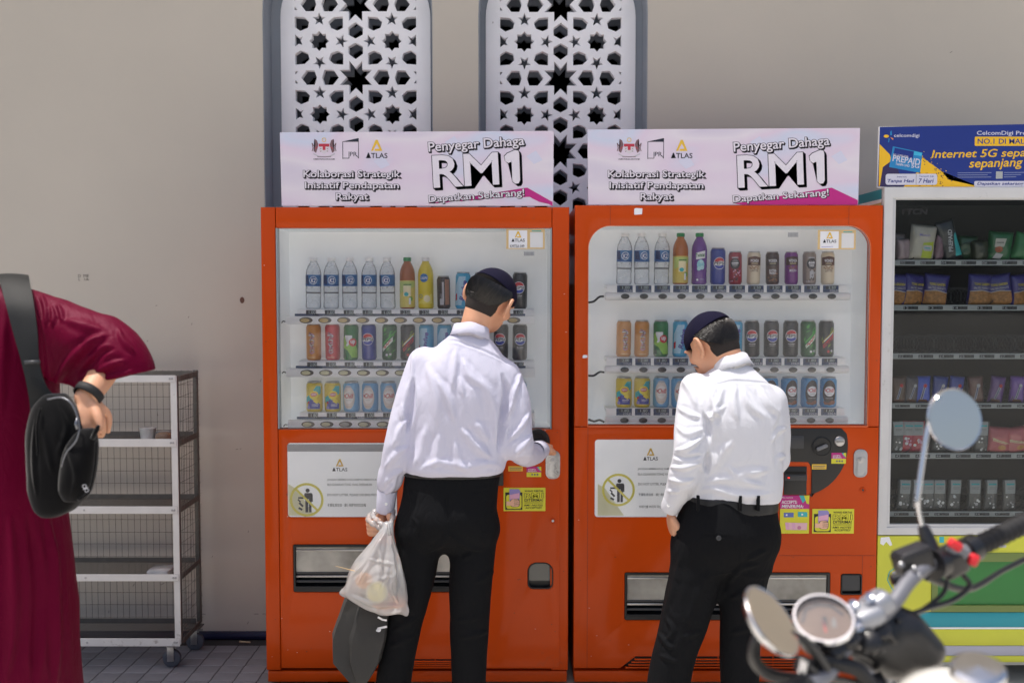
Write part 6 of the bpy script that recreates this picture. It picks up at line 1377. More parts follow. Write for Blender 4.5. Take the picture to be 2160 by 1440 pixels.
for px in (1473, 1562, 1600):
    p = Vector(G(px, 1060, -.59)); place('belt_loop', from_bm((lambda b: (bm_box(b, p.x - .005, p.x + .005, p.y - .002, p.y + .012, p.z - .028, p.z + .024, .002), b)[1])(bmesh.new()), 'belt_loop', M_TROU, 40), PB)
p = at(1516, 1134, -.603); bt = lathe('pocket_button', [(.0085, 0), (.0085, .002), (.007, .003), (.005, .0015), (0, .0015)], M_DGREY, PB, 18, 'Y', p - PB.location)
shoe((AX(1398, -.45), -.43, 0), 14, PB); shoe((AX(1560, -.45), -.43, 0), -2, PB)

# ------------------------------------------------------------------ person in maroon at the left edge
M_MAROON = mat('maroon_satin', C(90, 0, 35), .55, spec=.2, stint=(1, .3, .5, 1), wrinkle=.25, bump=.06, bscale=500)
YC = -1.17
PC = root('person', (AX(-95, YC), YC, 0), 'person in loose maroon tunic reaching into a black sling bag', 'person')
hC = G(-110, 430, -1.10); MC = frame(10, 20, 0)
f = Field((AX(-420, YC), -1.5, 0.0), (AX(310, YC), -.85, AZ(330, YC)), .0052)
Lh = head_prims(f, hC, MC); f.chain([G(-100, 600, -1.17), G(-105, 540, -1.15), tuple(Lh(0, -.03, -.055))], [.066, .06, .056], .03)
f.stack(lev(YC, [(1250, -215, 25, -1.17, .12), (1050, -200, 10, -1.17, .11), (850, -215, 25, -1.17, .115), (700, -225, 35, -1.17, .11), (620, -190, 0, -1.17, .07), (590, -140, -60, -1.17, .05)]), .02)
f.chain([G(45, 660, -1.17), G(225, 745, -1.22), G(214, 792, -1.255), G(182, 838, -1.335)], [.05, .032, .036, .029], .02); f.chain([G(196, 852, -1.352), G(206, 880, -1.372), G(213, 903, -1.38)], [.014, .0125, .009], .008)
f.chain([G(-235, 660, -1.17), G(-300, 850, -1.17), G(-290, 1020, -1.10)], [.058, .044, .03], .02)
hand_prims(f, G(-288, 1030, -1.10), (0, .1, -1), (-1, 0, 0), 1, .3)
# hand at the zip: back of the hand to the viewer, fingers pinching
d = (Vector(G(200, 905, -1.36)) - Vector(G(180, 842, -1.345))); hand_prims(f, G(180, 842, -1.345), tuple(d), (.75, -.62, .25), -1, (.75, .85, .95, 1.0), (.55, .5), .88)
for (a, b, c) in (((-160, 1250), (-165, 1480), (-165, 1745)), ((-30, 1250), (-20, 1480), (-15, 1745))): f.chain([G(*a, -1.17), G(*b, -1.18), G(*c, -1.17)], [.09, .06, .045], .03)
skin_mesh(f, PC)
cap_hair(hC, MC, PC, -.035, .005, 1500, 9)
f = Field((AX(-440, YC), -1.55, .16), (AX(330, YC), -.85, AZ(560, YC)), .0052)
f.stack(lev(YC, [(1660, -400, 190, -1.17, .24), (1440, -385, 160, -1.17, .225), (1250, -360, 150, -1.17, .205), (1100, -330, 130, -1.17, .185), (950, -315, 112, -1.17, .168), (820, -310, 112, -1.17, .160), (720, -305, 100, -1.17, .150), (660, -285, 82, -1.17, .125), (620, -250, 50, -1.17, .092), (596, -190, -10, -1.17, .065)]), .01, 2.3)
f.chain([G(48, 676, -1.17), G(110, 700, -1.19), G(150, 716, -1.20)], [.088, .090, .070], .03, flat=((0, 1, 0), .85))
f.chain([G(-240, 672, -1.17), G(-300, 800, -1.17), G(-320, 880, -1.16)], [.085, .08, .085], .03)
SCs = [([(58, 612), (72, 640), (84, 680)], 6, .008), ([(85, 620), (95, 650), (96, 690)], 5, .009), ([(105, 640), (112, 665), (110, 690)], 5, .009), ([(120, 640), (128, 660), (132, 680)], 5, .008), ([(135, 675), (190, 690), (225, 700)], 9, .006), ([(200, 712), (150, 760), (115, 810)], 9, .012), ([(225, 705), (195, 718), (175, 745)], 8, .009), ([(240, 735), (215, 745), (170, 790)], 7, -.009), ([(265, 760), (230, 770), (190, 795)], 6, .008), ([(285, 780), (240, 795), (200, 800)], 5, .006), ([(250, 690), (258, 715), (285, 745)], 6, .007), ([(75, 660), (85, 740), (95, 830)], 8, -.008), ([(10, 640), (5, 760), (0, 880)], 10, .006), ([(100, 1090), (120, 1230), (118, 1440)], 10, .012), ([(60, 1090), (80, 1250), (70, 1440)], 12, -.010), ([(135, 1130), (150, 1280), (155, 1440)], 9, .008), ([(20, 1090), (30, 1300), (10, 1440)], 12, .010)]
cloth('tunic', f, M_MAROON, PC, [(6, .006, 51, (1, 1, .3)), (14, .0025, 52, (1, 1, .6))], SCs)
f = Field((AX(30, YC), -1.42, AZ(860, YC)), (AX(345, YC), -1.02, AZ(590, YC)), .0046)
f.chain([G(60, 680, -1.175), G(120, 702, -1.19), G(190, 730, -1.21), G(250, 762, -1.225), G(275, 810, -1.235)], [.083, .092, .090, .084, .070], .02, flat=((0, 1, 0), .85))
f.chain([G(235, 690, -1.21), G(262, 720, -1.22), G(290, 770, -1.23), G(304, 800, -1.23)], [.02, .028, .022, .012], .04); f.chain([G(120, 760, -1.2), G(165, 785, -1.22), G(205, 830, -1.235)], [.06, .04, .03], .04)
pa_, pb_ = Vector(G(303, 786, -1.22)), Vector(G(196, 810, -1.22)); dd_ = pb_ - pa_; nn_ = Vector((dd_.z, 0, -dd_.x)).normalized()
if nn_.z > 0: nn_ = -nn_
f.cutplane(pa_, nn_); f.cutplane(Vector(G(120, 815, -1.22)), Vector((-.55, 0, -.83)))
cloth('sleeve', f, M_MAROON, PC, [(6, .005, 51, (1, 1, .3)), (14, .0025, 52, (1, 1, .6))], SCs, 1)
f = Field((AX(-330, YC), -1.4, .02), (AX(150, YC), -.9, AZ(1400, YC)), .007); f.chain([G(-165, 1420, -1.17), G(-165, 1770, -1.17)], [.11, .10], .02); f.chain([G(-20, 1420, -1.17), G(-15, 1770, -1.17)], [.11, .10], .02); f.cutz(.04); cloth('trousers', f, M_MAROON, PC, [(8, .004, 61, (1, 1, .5))])
shoe((AX(-165, YC), YC, 0), 4, PC); shoe((AX(-15, YC), YC, 0), -6, PC)
# watch band on the wrist
wa = root('wrist_watch', G(178, 838, -1.345), 'black wrist watch with dark strap on the maroon person\'s wrist', 'watch')
ax_ = (Vector(G(182, 838, -1.345)) - Vector(G(215, 795, -1.30))).normalized(); c0 = Vector(G(187, 830, -1.337)); Mx = ax_.to_track_quat('Z', 'Y').to_matrix()
def band(r, w, t):
    V, F = [], []; n = 40
    for i in range(n):
        a = 2 * math.pi * i / n; e = Mx @ Vector((math.cos(a), math.sin(a), 0))
        for (rr_, zz_) in ((r, -w), (r + t, -w * .9), (r + t, w * .9), (r, w)): V.append(c0 + e * rr_ + ax_ * zz_)
    for i in range(n):
        for j in range(4): F.append((i * 4 + j, i * 4 + (j + 1) % 4, ((i + 1) % n) * 4 + (j + 1) % 4, ((i + 1) % n) * 4 + j))
    return V, F
V, F = band(.033, .0115, .004); place('strap', mesh('strap', V, F, M_RUBBER, True), wa)

# ================================================================== wire rack on castors
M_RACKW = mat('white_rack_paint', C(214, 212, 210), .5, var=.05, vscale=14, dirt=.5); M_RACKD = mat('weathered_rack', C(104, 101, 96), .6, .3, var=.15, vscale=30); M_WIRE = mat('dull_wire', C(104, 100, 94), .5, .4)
FY, BY = .165, .445
rk = root('wire_rack', (AX(165, FY), (FY + BY) / 2, 0), 'white metal rack on castors with wire mesh shelves beside the left machine', 'rack')
rx0, rx1 = AX(-40, FY), AX(371, FY); ro = rk.location
ztp, zbt = AZ(792, FY), AZ(1358, FY)
def rbox(n, x0, x1, y0, y1, z0, z1, m, b=.0015): 
    o = box(n, x0 - ro.x, x1 - ro.x, y0 - ro.y, y1 - ro.y, z0, z1, m, rk, b, 1); return o
pw = .026
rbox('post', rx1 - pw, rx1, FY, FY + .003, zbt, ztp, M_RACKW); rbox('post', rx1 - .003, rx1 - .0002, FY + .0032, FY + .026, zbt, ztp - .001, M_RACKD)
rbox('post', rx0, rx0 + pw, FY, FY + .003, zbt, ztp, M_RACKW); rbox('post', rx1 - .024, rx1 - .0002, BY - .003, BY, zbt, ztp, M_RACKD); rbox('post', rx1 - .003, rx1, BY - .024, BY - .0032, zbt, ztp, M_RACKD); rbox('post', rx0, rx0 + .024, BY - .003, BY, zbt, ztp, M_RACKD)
RZ_ = []
for (ya, yb) in ((791, 806), (925, 942), (1067, 1083), (1210, 1225), (1345, 1362)):
    z1, z0 = AZ(ya, FY), AZ(yb, FY); RZ_.append(z0)
    r_ = rbox('front_rail', rx0 + pw * .5, rx1 - .004, FY - .0032, FY - .0002, z0, z1, M_RACKW)
    for px in (357, 362, 170): lathe('screw', [(.0045, 0), (.0045, .0012), (.003, .0024), (0, .0026)], M_STEEL, r_, 10, 'Y', (AX(px, FY) - ro.x, FY - .0034 - ro.y, (z0 + z1) / 2))
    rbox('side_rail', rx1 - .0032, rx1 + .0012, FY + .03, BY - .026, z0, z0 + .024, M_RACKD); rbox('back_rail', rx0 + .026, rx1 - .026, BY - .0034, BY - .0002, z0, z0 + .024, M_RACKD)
def wires(n, paths, r=.0009):
    o = multi_tube(n, [[Vector(p) - ro for p in q] for q in paths], r, M_WIRE, rk, 4); o['kind'] = 'stuff'; return o
def jit(a): return a + random.uniform(-.0015, .0015)
P = []
x = rx0 + .03
while x < rx1 - .01: P.append([(jit(x), BY + .004, zbt), (jit(x), BY + .004 + random.uniform(0, .003), (zbt + ztp) / 2), (jit(x), BY + .004, ztp)]); x += .0275
z_ = zbt + .02
while z_ < ztp: P.append([(rx0, BY + .006, jit(z_)), ((rx0 + rx1) / 2, BY + .006, jit(z_)), (rx1, BY + .006, jit(z_))]); z_ += .054
wires('back_mesh', P)
P = []; y = FY + .03
while y < BY: P.append([(rx1 + .003 + random.uniform(-.001, .004), jit(y) + .004 * math.sin(k_z * 5 + y * 40), zbt + (ztp - zbt) * k_z) for k_z in [i / 10 for i in range(11)]]); y += .032
z_ = zbt + .02
while z_ < ztp: P.append([(rx1 + .004, FY + .01, z_), (rx1 + .009, (FY + BY) / 2, z_ + random.uniform(-.004, .006)), (rx1 + .004, BY, z_ + .002)]); z_ += .05
wires('side_mesh', P)
for i, z_ in enumerate(RZ_[1:]):
    P = []; x = rx0 + .03
    while x < rx1 - .005: P.append([(x, FY + .002, z_ + .004), (jit(x), (FY + BY) / 2, z_ + .001), (x, BY - .004, z_ + .004)]); x += .0135
    y = FY + .012
    while y < BY: P.append([(rx0 + .004, y, z_ + .0045), (rx1 - .004, y, z_ + .0045)]); y += .0135
    wires('shelf_mesh', P, .0011)
def castor(x, y):
    c = link('castor', None, rk, (x - ro.x, y - ro.y, 0)); c.name = 'castor'
    h = zbt
    box('plate', -.035, .035, -.03, .03, h - .006, h - .001, M_RACKD, c, .001); lathe('swivel', [(.018, h - .02), (.02, h - .006)], M_STEEL, c, 16)
    for s_ in (-1, 1): box('fork', -.012, .016, s_ * .014 - .0015, s_ * .014 + .0015, .026, h - .018, M_STEEL, c, .001)
    w = lathe('wheel', [(.012, -.011), (.030, -.012), (.037, -.008), (.037, .008), (.030, .012), (.012, .011)], mat('grey_tyre', C(74, 78, 88), .6), c, 28, 'Y', (.004, 0, .037)); lathe('hub', [(.013, -.0128), (.013, .0128)], M_DGREY, c, 16, 'Y', (.004, 0, .037))
    box('brake_tab', .012, .036, -.008, .008, h - .022, h - .016, M_STEEL, c, .001)
for (x, y) in ((rx1 - .055, FY + .035), (rx1 - .02, BY - .05), (rx0 + .055, FY + .035), (rx0 + .05, BY - .05)): castor(x, y)
# food left on the rack
M_TUB = pane_material('frosted_tub', haze=.5, hazecol=(.85, .85, .85, 1), rough=.2)
p = Vector((AX(308, .29), .29, RZ_[1] + .0065)); tb = root('plastic_tub', p, 'small clear plastic tub on the upper rack shelf', 'tub'); lathe('cup', [(.026, 0), (.028, .002), (.034, .05), (.033, .05), (.027, .004), (0, .003)], M_TUB, tb, 24); lathe('lid', [(.0355, .0505), (.0355, .054), (.03, .056), (0, .056)], M_TUB, tb, 24)
p = Vector((AX(341, .29), .29, RZ_[1] + .0065)); f = Field((-.05, -.05, -.005), (.05, .05, .06), .004); f.ell((-.008, 0, .018), (.026, .024, .018), None, .01); f.ell((.014, .003, .018), (.022, .024, .017), None, .008); V, F = f.mesh(); V = smooth_verts(V, F, 1)
bp_ = root('bread_pack', p, 'brown pastry in clear wrap next to the plastic tub', 'pastry'); link('pastry', np_mesh('pastry', V, F, mat('pastry', C(156, 112, 66), .6, var=.25, vscale=60)), bp_); link('wrap', pillow('wrap', .078, .046, .06, clearf, seed=5), bp_)
p = Vector((AX(331, .27), .27, RZ_[3] + .0065)); ps = tag(link('plastic_sheet', from_bm((lambda b: (bm_box(b, -.045, .045, -.05, .05, 0, .02, .006), b)[1])(bmesh.new()), 'plastic_sheet', M_TUB, 40), None, p), 'clear plastic tray on the lower rack shelf', 'tray')
# cigarette stub by the wall
lt = tag(tube('paper_scrap', [at(505, 1353.5, .47) , at(528, 1355, .465)], .0035, mat('scrap', C(180, 160, 130), .7), None, 8), 'tan paper scrap on the tiles by the skirting', 'litter')
lt.location.z += 0.0035 - min((lt.matrix_world @ Vector(v.co)).z for v in lt.data.vertices)

# ================================================================== carrier bags of the boy at the left
def film(name, col, tr, gloss=.18):
    if name in MATS: return MATS[name]
    m = bpy.data.materials.new(name); m.use_nodes = True; MATS[name] = m; n = m.node_tree; n.nodes.remove(n.nodes['Principled BSDF']); out = n.nodes['Material Output']
    t = n.nodes.new('ShaderNodeBsdfTransparent'); tl = n.nodes.new('ShaderNodeBsdfTranslucent'); df = n.nodes.new('ShaderNodeBsdfDiffuse'); gl = n.nodes.new('ShaderNodeBsdfGlossy'); gl.inputs['Roughness'].default_value = gloss
    tl.inputs[0].default_value = col; df.inputs[0].default_value = col; a = n.nodes.new('ShaderNodeMixShader'); b = n.nodes.new('ShaderNodeMixShader'); c = n.nodes.new('ShaderNodeMixShader'); fr = n.nodes.new('ShaderNodeFresnel'); fr.inputs[0].default_value = 1.5
    a.inputs[0].default_value = .5; n.links.new(df.outputs[0], a.inputs[1]); n.links.new(tl.outputs[0], a.inputs[2]); b.inputs[0].default_value = tr; n.links.new(a.outputs[0], b.inputs[1]); n.links.new(t.outputs[0], b.inputs[2]); n.links.new(fr.outputs[0], c.inputs[0]); n.links.new(b.outputs[0], c.inputs[1]); n.links.new(gl.outputs[0], c.inputs[2]); n.links.new(c.outputs[0], out.inputs[0]); return m
M_FILM = film('white_film', (.97, .97, .98, 1), .45, .12)
YW = -.535
wb = root('plastic_bag', G(800, 1290, YW), 'translucent white plastic carrier bag of food in the hand of the left person', 'bag')
f = Field((AX(700, YW), -.66, AZ(1305, YW)), (AX(885, YW), -.40, AZ(1105, YW)), .0034)
f.stack(lev(YW, [(1294, 806, 852, YW, .018), (1284, 776, 860, YW, .040), (1266, 742, 864, YW, .054), (1248, 724, 863, YW, .060), (1226, 730, 860, YW, .060), (1200, 740, 852, YW, .055), (1170, 758, 842, YW + .01, .044), (1142, 784, 833, YW + .02, .030), (1118, 803, 827, YW + .035, .014), (1108, 806, 824, YW + .045, .010)]), .005, 2.2)
f.ell(G(727, 1250, YW), (.018, .012, .010), None, .02); f.ell(G(857, 1290, YW), (.012, .01, .016), None, .02)
SW = [([(812, 1120), (790, 1170), (756, 1230)], 5, .008), ([(818, 1120), (812, 1180), (800, 1250)], 5, -.007), ([(822, 1120), (830, 1180), (838, 1260)], 5, .008), ([(826, 1125), (845, 1190), (856, 1250)], 4, .006), ([(806, 1130), (775, 1180), (742, 1215)], 5, .006), ([(740, 1255), (790, 1275), (850, 1280)], 5, .005), ([(800, 1150), (806, 1210)], 4, .006), ([(780, 1180), (830, 1190)], 4, .005), ([(770, 1230), (830, 1215)], 5, .004), ([(836, 1200), (826, 1240), (842, 1275)], 5, .007)]
cloth('bag_body', f, M_FILM, wb, [(16, .005, 71, (1, 1, .45), .8), (38, .0022, 72, (1, 1, .6), .8)], SW, 1)
for (pts) in ([(812, 1122, -.50), (800, 1112, -.478), (784, 1102, -.478), (777, 1092, -.44), (787, 1081, -.41), (806, 1078, -.40)], [(820, 1122, -.50), (806, 1106, -.482), (792, 1094, -.470), (786, 1084, -.44), (798, 1074, -.42), (816, 1076, -.40)], [(822, 1120, -.50), (824, 1104, -.49), (829, 1088, -.46), (826, 1074, -.42), (814, 1072, -.40)]):
    P = spline([G(*q) for q in pts], 6); v, ff_ = tube_data(P, [.009 + .002 * math.sin(i * 1.3) for i in range(len(P))], 10, False)
    V = [Vector(q) for q in v]; place('bag_handle', mesh('bag_handle', V, ff_, M_FILM, True), wb)
for (pts, r_) in (([(822, 1128, -.55), (819, 1106, -.55), (816, 1098, -.54)], .006),):
    place('bag_tip', mesh('bag_tip', *tube_data([Vector(G(*q)) for q in pts], [r_, r_ * .7, .001], 8), M_FILM, True), wb)
# contents
fc = root('food_cup', G(795, 1248, YW - .02), 'round lidded cup with pale yellow filling inside the white plastic bag', 'cup', None, (R(78), R(-8), R(6)))
lathe('cup', [(.026, -.05), (.034, -.004), (.037, 0), (.037, .003), (.033, .004), (0, .005)], mat('cup_plastic', C(226, 220, 190), .35), fc, 28); lathe('filling', [(.031, .0045), (.02, .0065), (0, .007)], mat('pale_filling', C(228, 216, 130), .6, var=.2, vscale=70), fc, 24)
f = Field((-.05, -.05, -.05), (.05, .05, .05), .004); f.ell((0, 0, 0), (.030, .026, .027), None, .01); V, F = f.mesh(); tag(link('orange_fruit', np_mesh('orange_fruit', smooth_verts(V, F, 1), F, mat('orange_food', C(240, 160, 70), .5)), None, G(768, 1224, YW)), 'round orange food seen through the white plastic bag', 'food')
f = Field((-.07, -.05, -.04), (.07, .05, .04), .004); f.ell((-.02, 0, 0), (.035, .03, .016), None, .01); f.ell((.025, 0, .008), (.03, .028, .02), None, .01); V, F = f.mesh(); V = smooth_verts(V, F, 1); N = vnormals(V, F); V += N * fold_noise(V, 90, .003, 8, (1, 1, 1))[:, None]
tag(link('cooked_food', np_mesh('cooked_food', V, F, mat('cooked', C(214, 140, 100), .5, var=.35, vscale=60)), None, G(822, 1274, YW)), 'pinkish brown cooked food at the bottom of the white plastic bag', 'food')
tag(tube('wooden_skewer', [Vector(G(708, 1193, YW - .06)), Vector(G(770, 1209, YW - .02))], [.0008, .0017], mat('bamboo', C(222, 190, 140), .6), None, 8), 'thin wooden skewer poking out of the white plastic bag', 'skewer')
M_DBAG = mat('charcoal_nonwoven', C(54, 53, 52), .75, bump=.25, bscale=500, var=.12, vscale=10)
kb = root('carrier_bag', G(755, 1438, -.45), 'charcoal carrier bag with white print hanging behind the white plastic bag', 'bag')
V, F = [], []; rnd = random.Random(4)
KL = [(1246, 734, 812, .030), (1262, 722, 815, .040), (1292, 711, 818, .050), (1335, 694, 814, .056), (1386, 697, 801, .056), (1426, 731, 776, .050), (1438, 746, 768, .040)]
for (py, a_, b_, dd_) in KL:
    x0_, x1_, z_ = AX(a_, -.45), AX(b_, -.45), AZ(py, -.45); w_ = x1_ - x0_
    for (u, dy) in ((0, .1), (.06, -1), (.36, -.82), (.42, -1.0), (.80, -.96), (.97, -.9), (1.0, 0), (.96, .9), (.5, .8), (.05, .95)): V.append((x0_ + u * w_ + rnd.uniform(-.002, .002), -.45 + dy * dd_ + rnd.uniform(-.003, .003), z_ + rnd.uniform(-.002, .002)))
n_ = 10
for i in range(len(KL) - 1):
    for j in range(n_): F.append((i * n_ + j, (i + 1) * n_ + j, (i + 1) * n_ + (j + 1) % n_, i * n_ + (j + 1) % n_))
F.append(tuple(range(6 * n_ + n_ - 1, 6 * n_ - 1, -1)))
bm = bmesh.new(); bm.from_mesh(mesh('bag_body', V, F, M_DBAG)); bmesh.ops.recalc_face_normals(bm, faces=bm.faces); bmesh.ops.subdivide_edges(bm, edges=bm.edges[:], cuts=3, use_grid_fill=True)
for v in bm.verts: v.co += Vector((0, 1, 0)) * .0045 * noise.noise(v.co * 26) + Vector((1, 0, 0)) * .0025 * noise.noise(v.co * 18 + Vector((5, 0, 0)))
place('bag_body', from_bm(bm, 'bag_body', M_DBAG, 24), kb)
A = Art(); A.line([(800, 1300), (809, 1306), (817, 1308)], 4, I_WHITE, 0); A.line([(797, 1329), (800, 1324), (808, 1323), (817, 1322)], 4.5, I_WHITE, 0); A.disc(801, 1327.5, 4.5, I_WHITE, 0)
o = A.build('bag_print', kb, mpp(-.51), 808, 1315, gap=.001); o.location = Vector(G(806, 1315, -.512)) - kb.location; o.rotation_euler = (0, 0, R(16))
for q in (0, .05): place('bag_handle', mesh('bag_handle', *tube_data(spline([G(745 + q * 400, 1262, -.45 - q), G(770, 1190, -.43), G(797, 1110, -.415), G(806, 1096, -.41)], 6), .004, 8), M_DBAG, True), kb)

# ================================================================== sling bag of the person in maroon
M_NYL = mat('black_nylon', C(12, 12, 14), .85, spec=.12, bump=.2, bscale=800, sheen=.2); M_WEB = mat('black_webbing', C(18, 20, 22), .6, spec=.3, bump=.3, bscale=900)
YS = -1.385
sb = root('sling_bag', G(130, 1085, YS), 'black nylon sling bag with wide strap on the back of the maroon person', 'bag')
f = Field((AX(45, YS), YS - .11, AZ(1095, YS)), (AX(225, YS), YS + .09, AZ(820, YS)), .0042)
f.stack(lev(YS, [(1086, 92, 132, YS, .03), (1072, 78, 158, YS, .045), (1040, 68, 180, YS, .056), (1000, 65, 188, YS, .060), (950, 62, 186, YS, .060), (905, 62, 176, YS, .056), (865, 70, 164, YS, .046), (840, 88, 146, YS, .034), (830, 100, 136, YS, .02)]), .01, 2.6)
cloth('main_pouch', f, M_NYL, sb, [(14, .0025, 91, (1, 1, .8))], [([(75, 880), (70, 960), (78, 1050)], 4, .005), ([(120, 850), (140, 900), (120, 960)], 5, .004), ([(90, 900), (110, 1000)], 6, .004)])
f = Field((AX(95, YS), YS - .14, AZ(1075, YS)), (AX(225, YS), YS, AZ(880, YS)), .004)
f.stack(lev(YS - .05, [(1056, 135, 178, YS - .045, .025), (1030, 128, 192, YS - .050, .038), (985, 132, 202, YS - .052, .042), (945, 140, 204, YS - .050, .038), (915, 156, 200, YS - .045, .026), (902, 170, 196, YS - .042, .015)]), .01, 2.6)
cloth('front_pocket', f, M_NYL, sb, [(14, .002, 92, (1, 1, .8))], [([(140, 940), (160, 1000), (150, 1050)], 5, .004)])
M_ZIP = mat('zip_metal', C(120, 122, 128), .35, .8)
for nm, pts in (('zip', [(100, 842, -.058), (128, 838, -.062), (150, 850, -.070), (164, 880, -.075), (168, 905, -.080)]), ('zip', [(168, 905, -.085), (160, 930, -.088), (140, 955, -.086), (130, 985, -.085)]), ('piping', [(85, 860, -.05), (78, 900, -.062), (80, 960, -.066)]), ('piping', [(203, 930, -.09), (200, 985, -.094), (188, 1035, -.088), (165, 1055, -.075)])):
    place(nm, mesh(nm, *tube_data(spline([G(a, b, YS + c) for a, b, c in pts], 6), .0022 if nm == 'zip' else .003, 8), M_ZIP if nm == 'zip' else M_NYL, True), sb)
place('zip_pull', mesh('zip_pull', *tube_data([Vector(G(163, 880, YS - .083)), Vector(G(160, 893, YS - .088)), Vector(G(163, 905, YS - .09))], [.002, .004, .003], 8), M_ZIP, True), sb)
place('pull_tab', mesh('pull_tab', *tube_data([Vector(G(195, 925, YS - .07)), Vector(G(204, 905, YS - .075)), Vector(G(208, 897, YS - .075))], [.006, .006, .004], 8), M_NYL, True), sb)
A = Art(); A.ring(0, 4, 3.2, 4.6, I_LG, 1, 14); A.ring(0, -6, 3.2, 4.6, I_LG, 1, 14); A.line([(-5, -1), (5, -1)], 1.6, I_LG, 1); o = A.build('woven_badge', sb, .0011, 0, 0, gap=.0005); o.location = Vector(G(181, 1030, YS - .097)) - sb.location; o.rotation_euler = (0, R(-25), R(20))
E = [((-10, 588, -1.06), (58, 588, -1.06)), ((-8, 581, -1.16), (60, 583, -1.16)), ((-2, 592, -1.255), (63, 595, -1.25)), ((12, 640, -1.325), (72, 642, -1.315)), ((28, 700, -1.352), (80, 702, -1.345)), ((45, 760, -1.368), (84, 765, -1.362)), ((57, 810, -1.375), (98, 812, -1.370)), ((64, 850, -1.372), (120, 842, -1.372)), ((66, 880, -1.38), (125, 868, -1.38))]
a = spline([G(*e[0]) for e in E], 6); b = spline([G(*e[1]) for e in E], 6); V, F = [], []
for i, (p, q) in enumerate(zip(a, b)):
    t = (a[min(i + 1, len(a) - 1)] - a[max(i - 1, 0)]).normalized(); n_ = t.cross(q - p).normalized()
    if n_.y > 0: n_ = -n_
    for k in range(7): V.append(p.lerp(q, k / 6) + n_ * (.004 + .003 * math.sin(math.pi * k / 6)))
    for k in range(7): V.append(p.lerp(q, k / 6) - n_ * .001)
for i in range(len(a) - 1):
    for k in range(6): F += [(i * 14 + k, i * 14 + k + 1, (i + 1) * 14 + k + 1, (i + 1) * 14 + k), (i * 14 + 7 + k, (i + 1) * 14 + 7 + k, (i + 1) * 14 + 8 + k, i * 14 + 8 + k)]
    F += [(i * 14, (i + 1) * 14, (i + 1) * 14 + 7, i * 14 + 7), (i * 14 + 6, i * 14 + 13, (i + 1) * 14 + 13, (i + 1) * 14 + 6)]
bm = bmesh.new(); bm.from_mesh(mesh('strap', V, F, M_WEB)); bmesh.ops.recalc_face_normals(bm, faces=bm.faces); place('strap', from_bm(bm, 'strap', M_WEB, 60), sb)
place('buckle', mesh('buckle', *tube_data([Vector(G(52, 764, -1.385)), Vector(G(84, 763, -1.38))], .005, 8), M_DGREY, True), sb)

# ================================================================== motorcycle in the right foreground
M_BAR = mat('grey_bar', C(118, 119, 126), .5, .25); M_BPL = mat('bike_black', C(22, 22, 25), .4, coat=.2); M_TANK = mat('tank_white', C(216, 214, 208), .2, coat=.8); M_REDB = mat('red_switch', C(224, 40, 50), .4); M_ALUB = mat('cast_alloy', C(160, 162, 168), .4, .5)
M_MIRR = mat('mirror_glass', C(232, 222, 208), .06, 1.0)
mc = root('motorcycle', (AX(1835, -2.25), -2.35, 0), 'parked motorcycle with round chrome mirrors in the right foreground', 'motorcycle')
def bt(n, pts, r, m, k=8, par=None, seg=12, sm=True):
    P = spline([G(*q) for q in pts], k) if sm and len(pts) > 2 else [Vector(G(*q)) for q in pts]
    if isinstance(r, (list, tuple)): r = list(np.interp(np.linspace(0, len(r) - 1, len(P)), range(len(r)), r))
    me = mesh(n, *tube_data(P, r, seg), m, True); me.set_sharp_from_angle(angle=R(50)); return place(n, me, par or mc)
def disc_part(n, c, nrm, prof, m, par=None, seg=40, sx=1.0):
    v, f = lathe_data(prof, seg); Q = Vector(nrm).normalized().to_track_quat('Z', 'Y').to_matrix(); V = [Vector(c) + Q @ Vector((a * sx, b, d)) for a, b, d in v]
    me = mesh(n, V, f, m, True); me.set_sharp_from_angle(angle=R(35)); return place(n, me, par or mc)
def bbox(n, c, size, rot, m, bev=.006, par=None):
    bm = bmesh.new(); bm_box(bm, -size[0] / 2, size[0] / 2, -size[1] / 2, size[1] / 2, -size[2] / 2, size[2] / 2, bev, 3); Q = Matrix.Translation(G(*c)) @ rot.to_4x4()
    bm.transform(Q); return place(n, from_bm(bm, n, m, 50), par or mc)
from mathutils import Euler
E_ = lambda x, y, z: Euler((R(x), R(y), R(z))).to_matrix()
# handlebar, right half
bt('handlebar', [(1800, 1335, -2.27), (1850, 1305, -2.255), (1885, 1270, -2.235), (1920, 1222, -2.20), (1965, 1186, -2.165), (2010, 1170, -2.14), (2060, 1152, -2.115)], .0132, M_BAR)
grip = bt('grip', [(2040, 1160, -2.12), (2080, 1143, -2.10), (2230, 1068, -2.03)], .0165, M_RUBBER, 8, None, 20)
for k in range(15):
    t = k / 14; c = Vector(G(2066, 1150, -2.105)).lerp(Vector(G(2230, 1068, -2.03)), t); ax_ = (Vector(G(2230, 1068, -2.03)) - Vector(G(2066, 1150, -2.105))).normalized()
    place('grip_rib', mesh('grip_rib', *tube_data([c - ax_ * .0026, c, c + ax_ * .0026], [.0166, .0192, .0166], 18), M_RUBBER, True), grip)
bt('grip_collar', [(2036, 1163, -2.125), (2056, 1153, -2.115)], .024, M_BPL, 2, None, 24, False)
sw = bbox('switch_housing', (2005, 1182, -2.15), (.052, .046, .050), E_(10, -24, 8), M_BPL, .012)
bbox('switch_face', (2022, 1160, -2.168), (.034, .014, .020), E_(20, 28, 0), mat('switch_grey', C(120, 122, 128), .4), .003, sw)
bbox('kill_switch', (2014, 1148, -2.172), (.024, .016, .015), E_(10, 32, 0), M_REDB, .004, sw); bbox('starter_button', (2053, 1180, -2.165), (.017, .014, .021), E_(0, 25, 0), M_REDB, .005, sw)
bt('throttle_boss', [(1968, 1190, -2.17), (1985, 1184, -2.16)], .026, M_BPL, 2, None, 20, False)
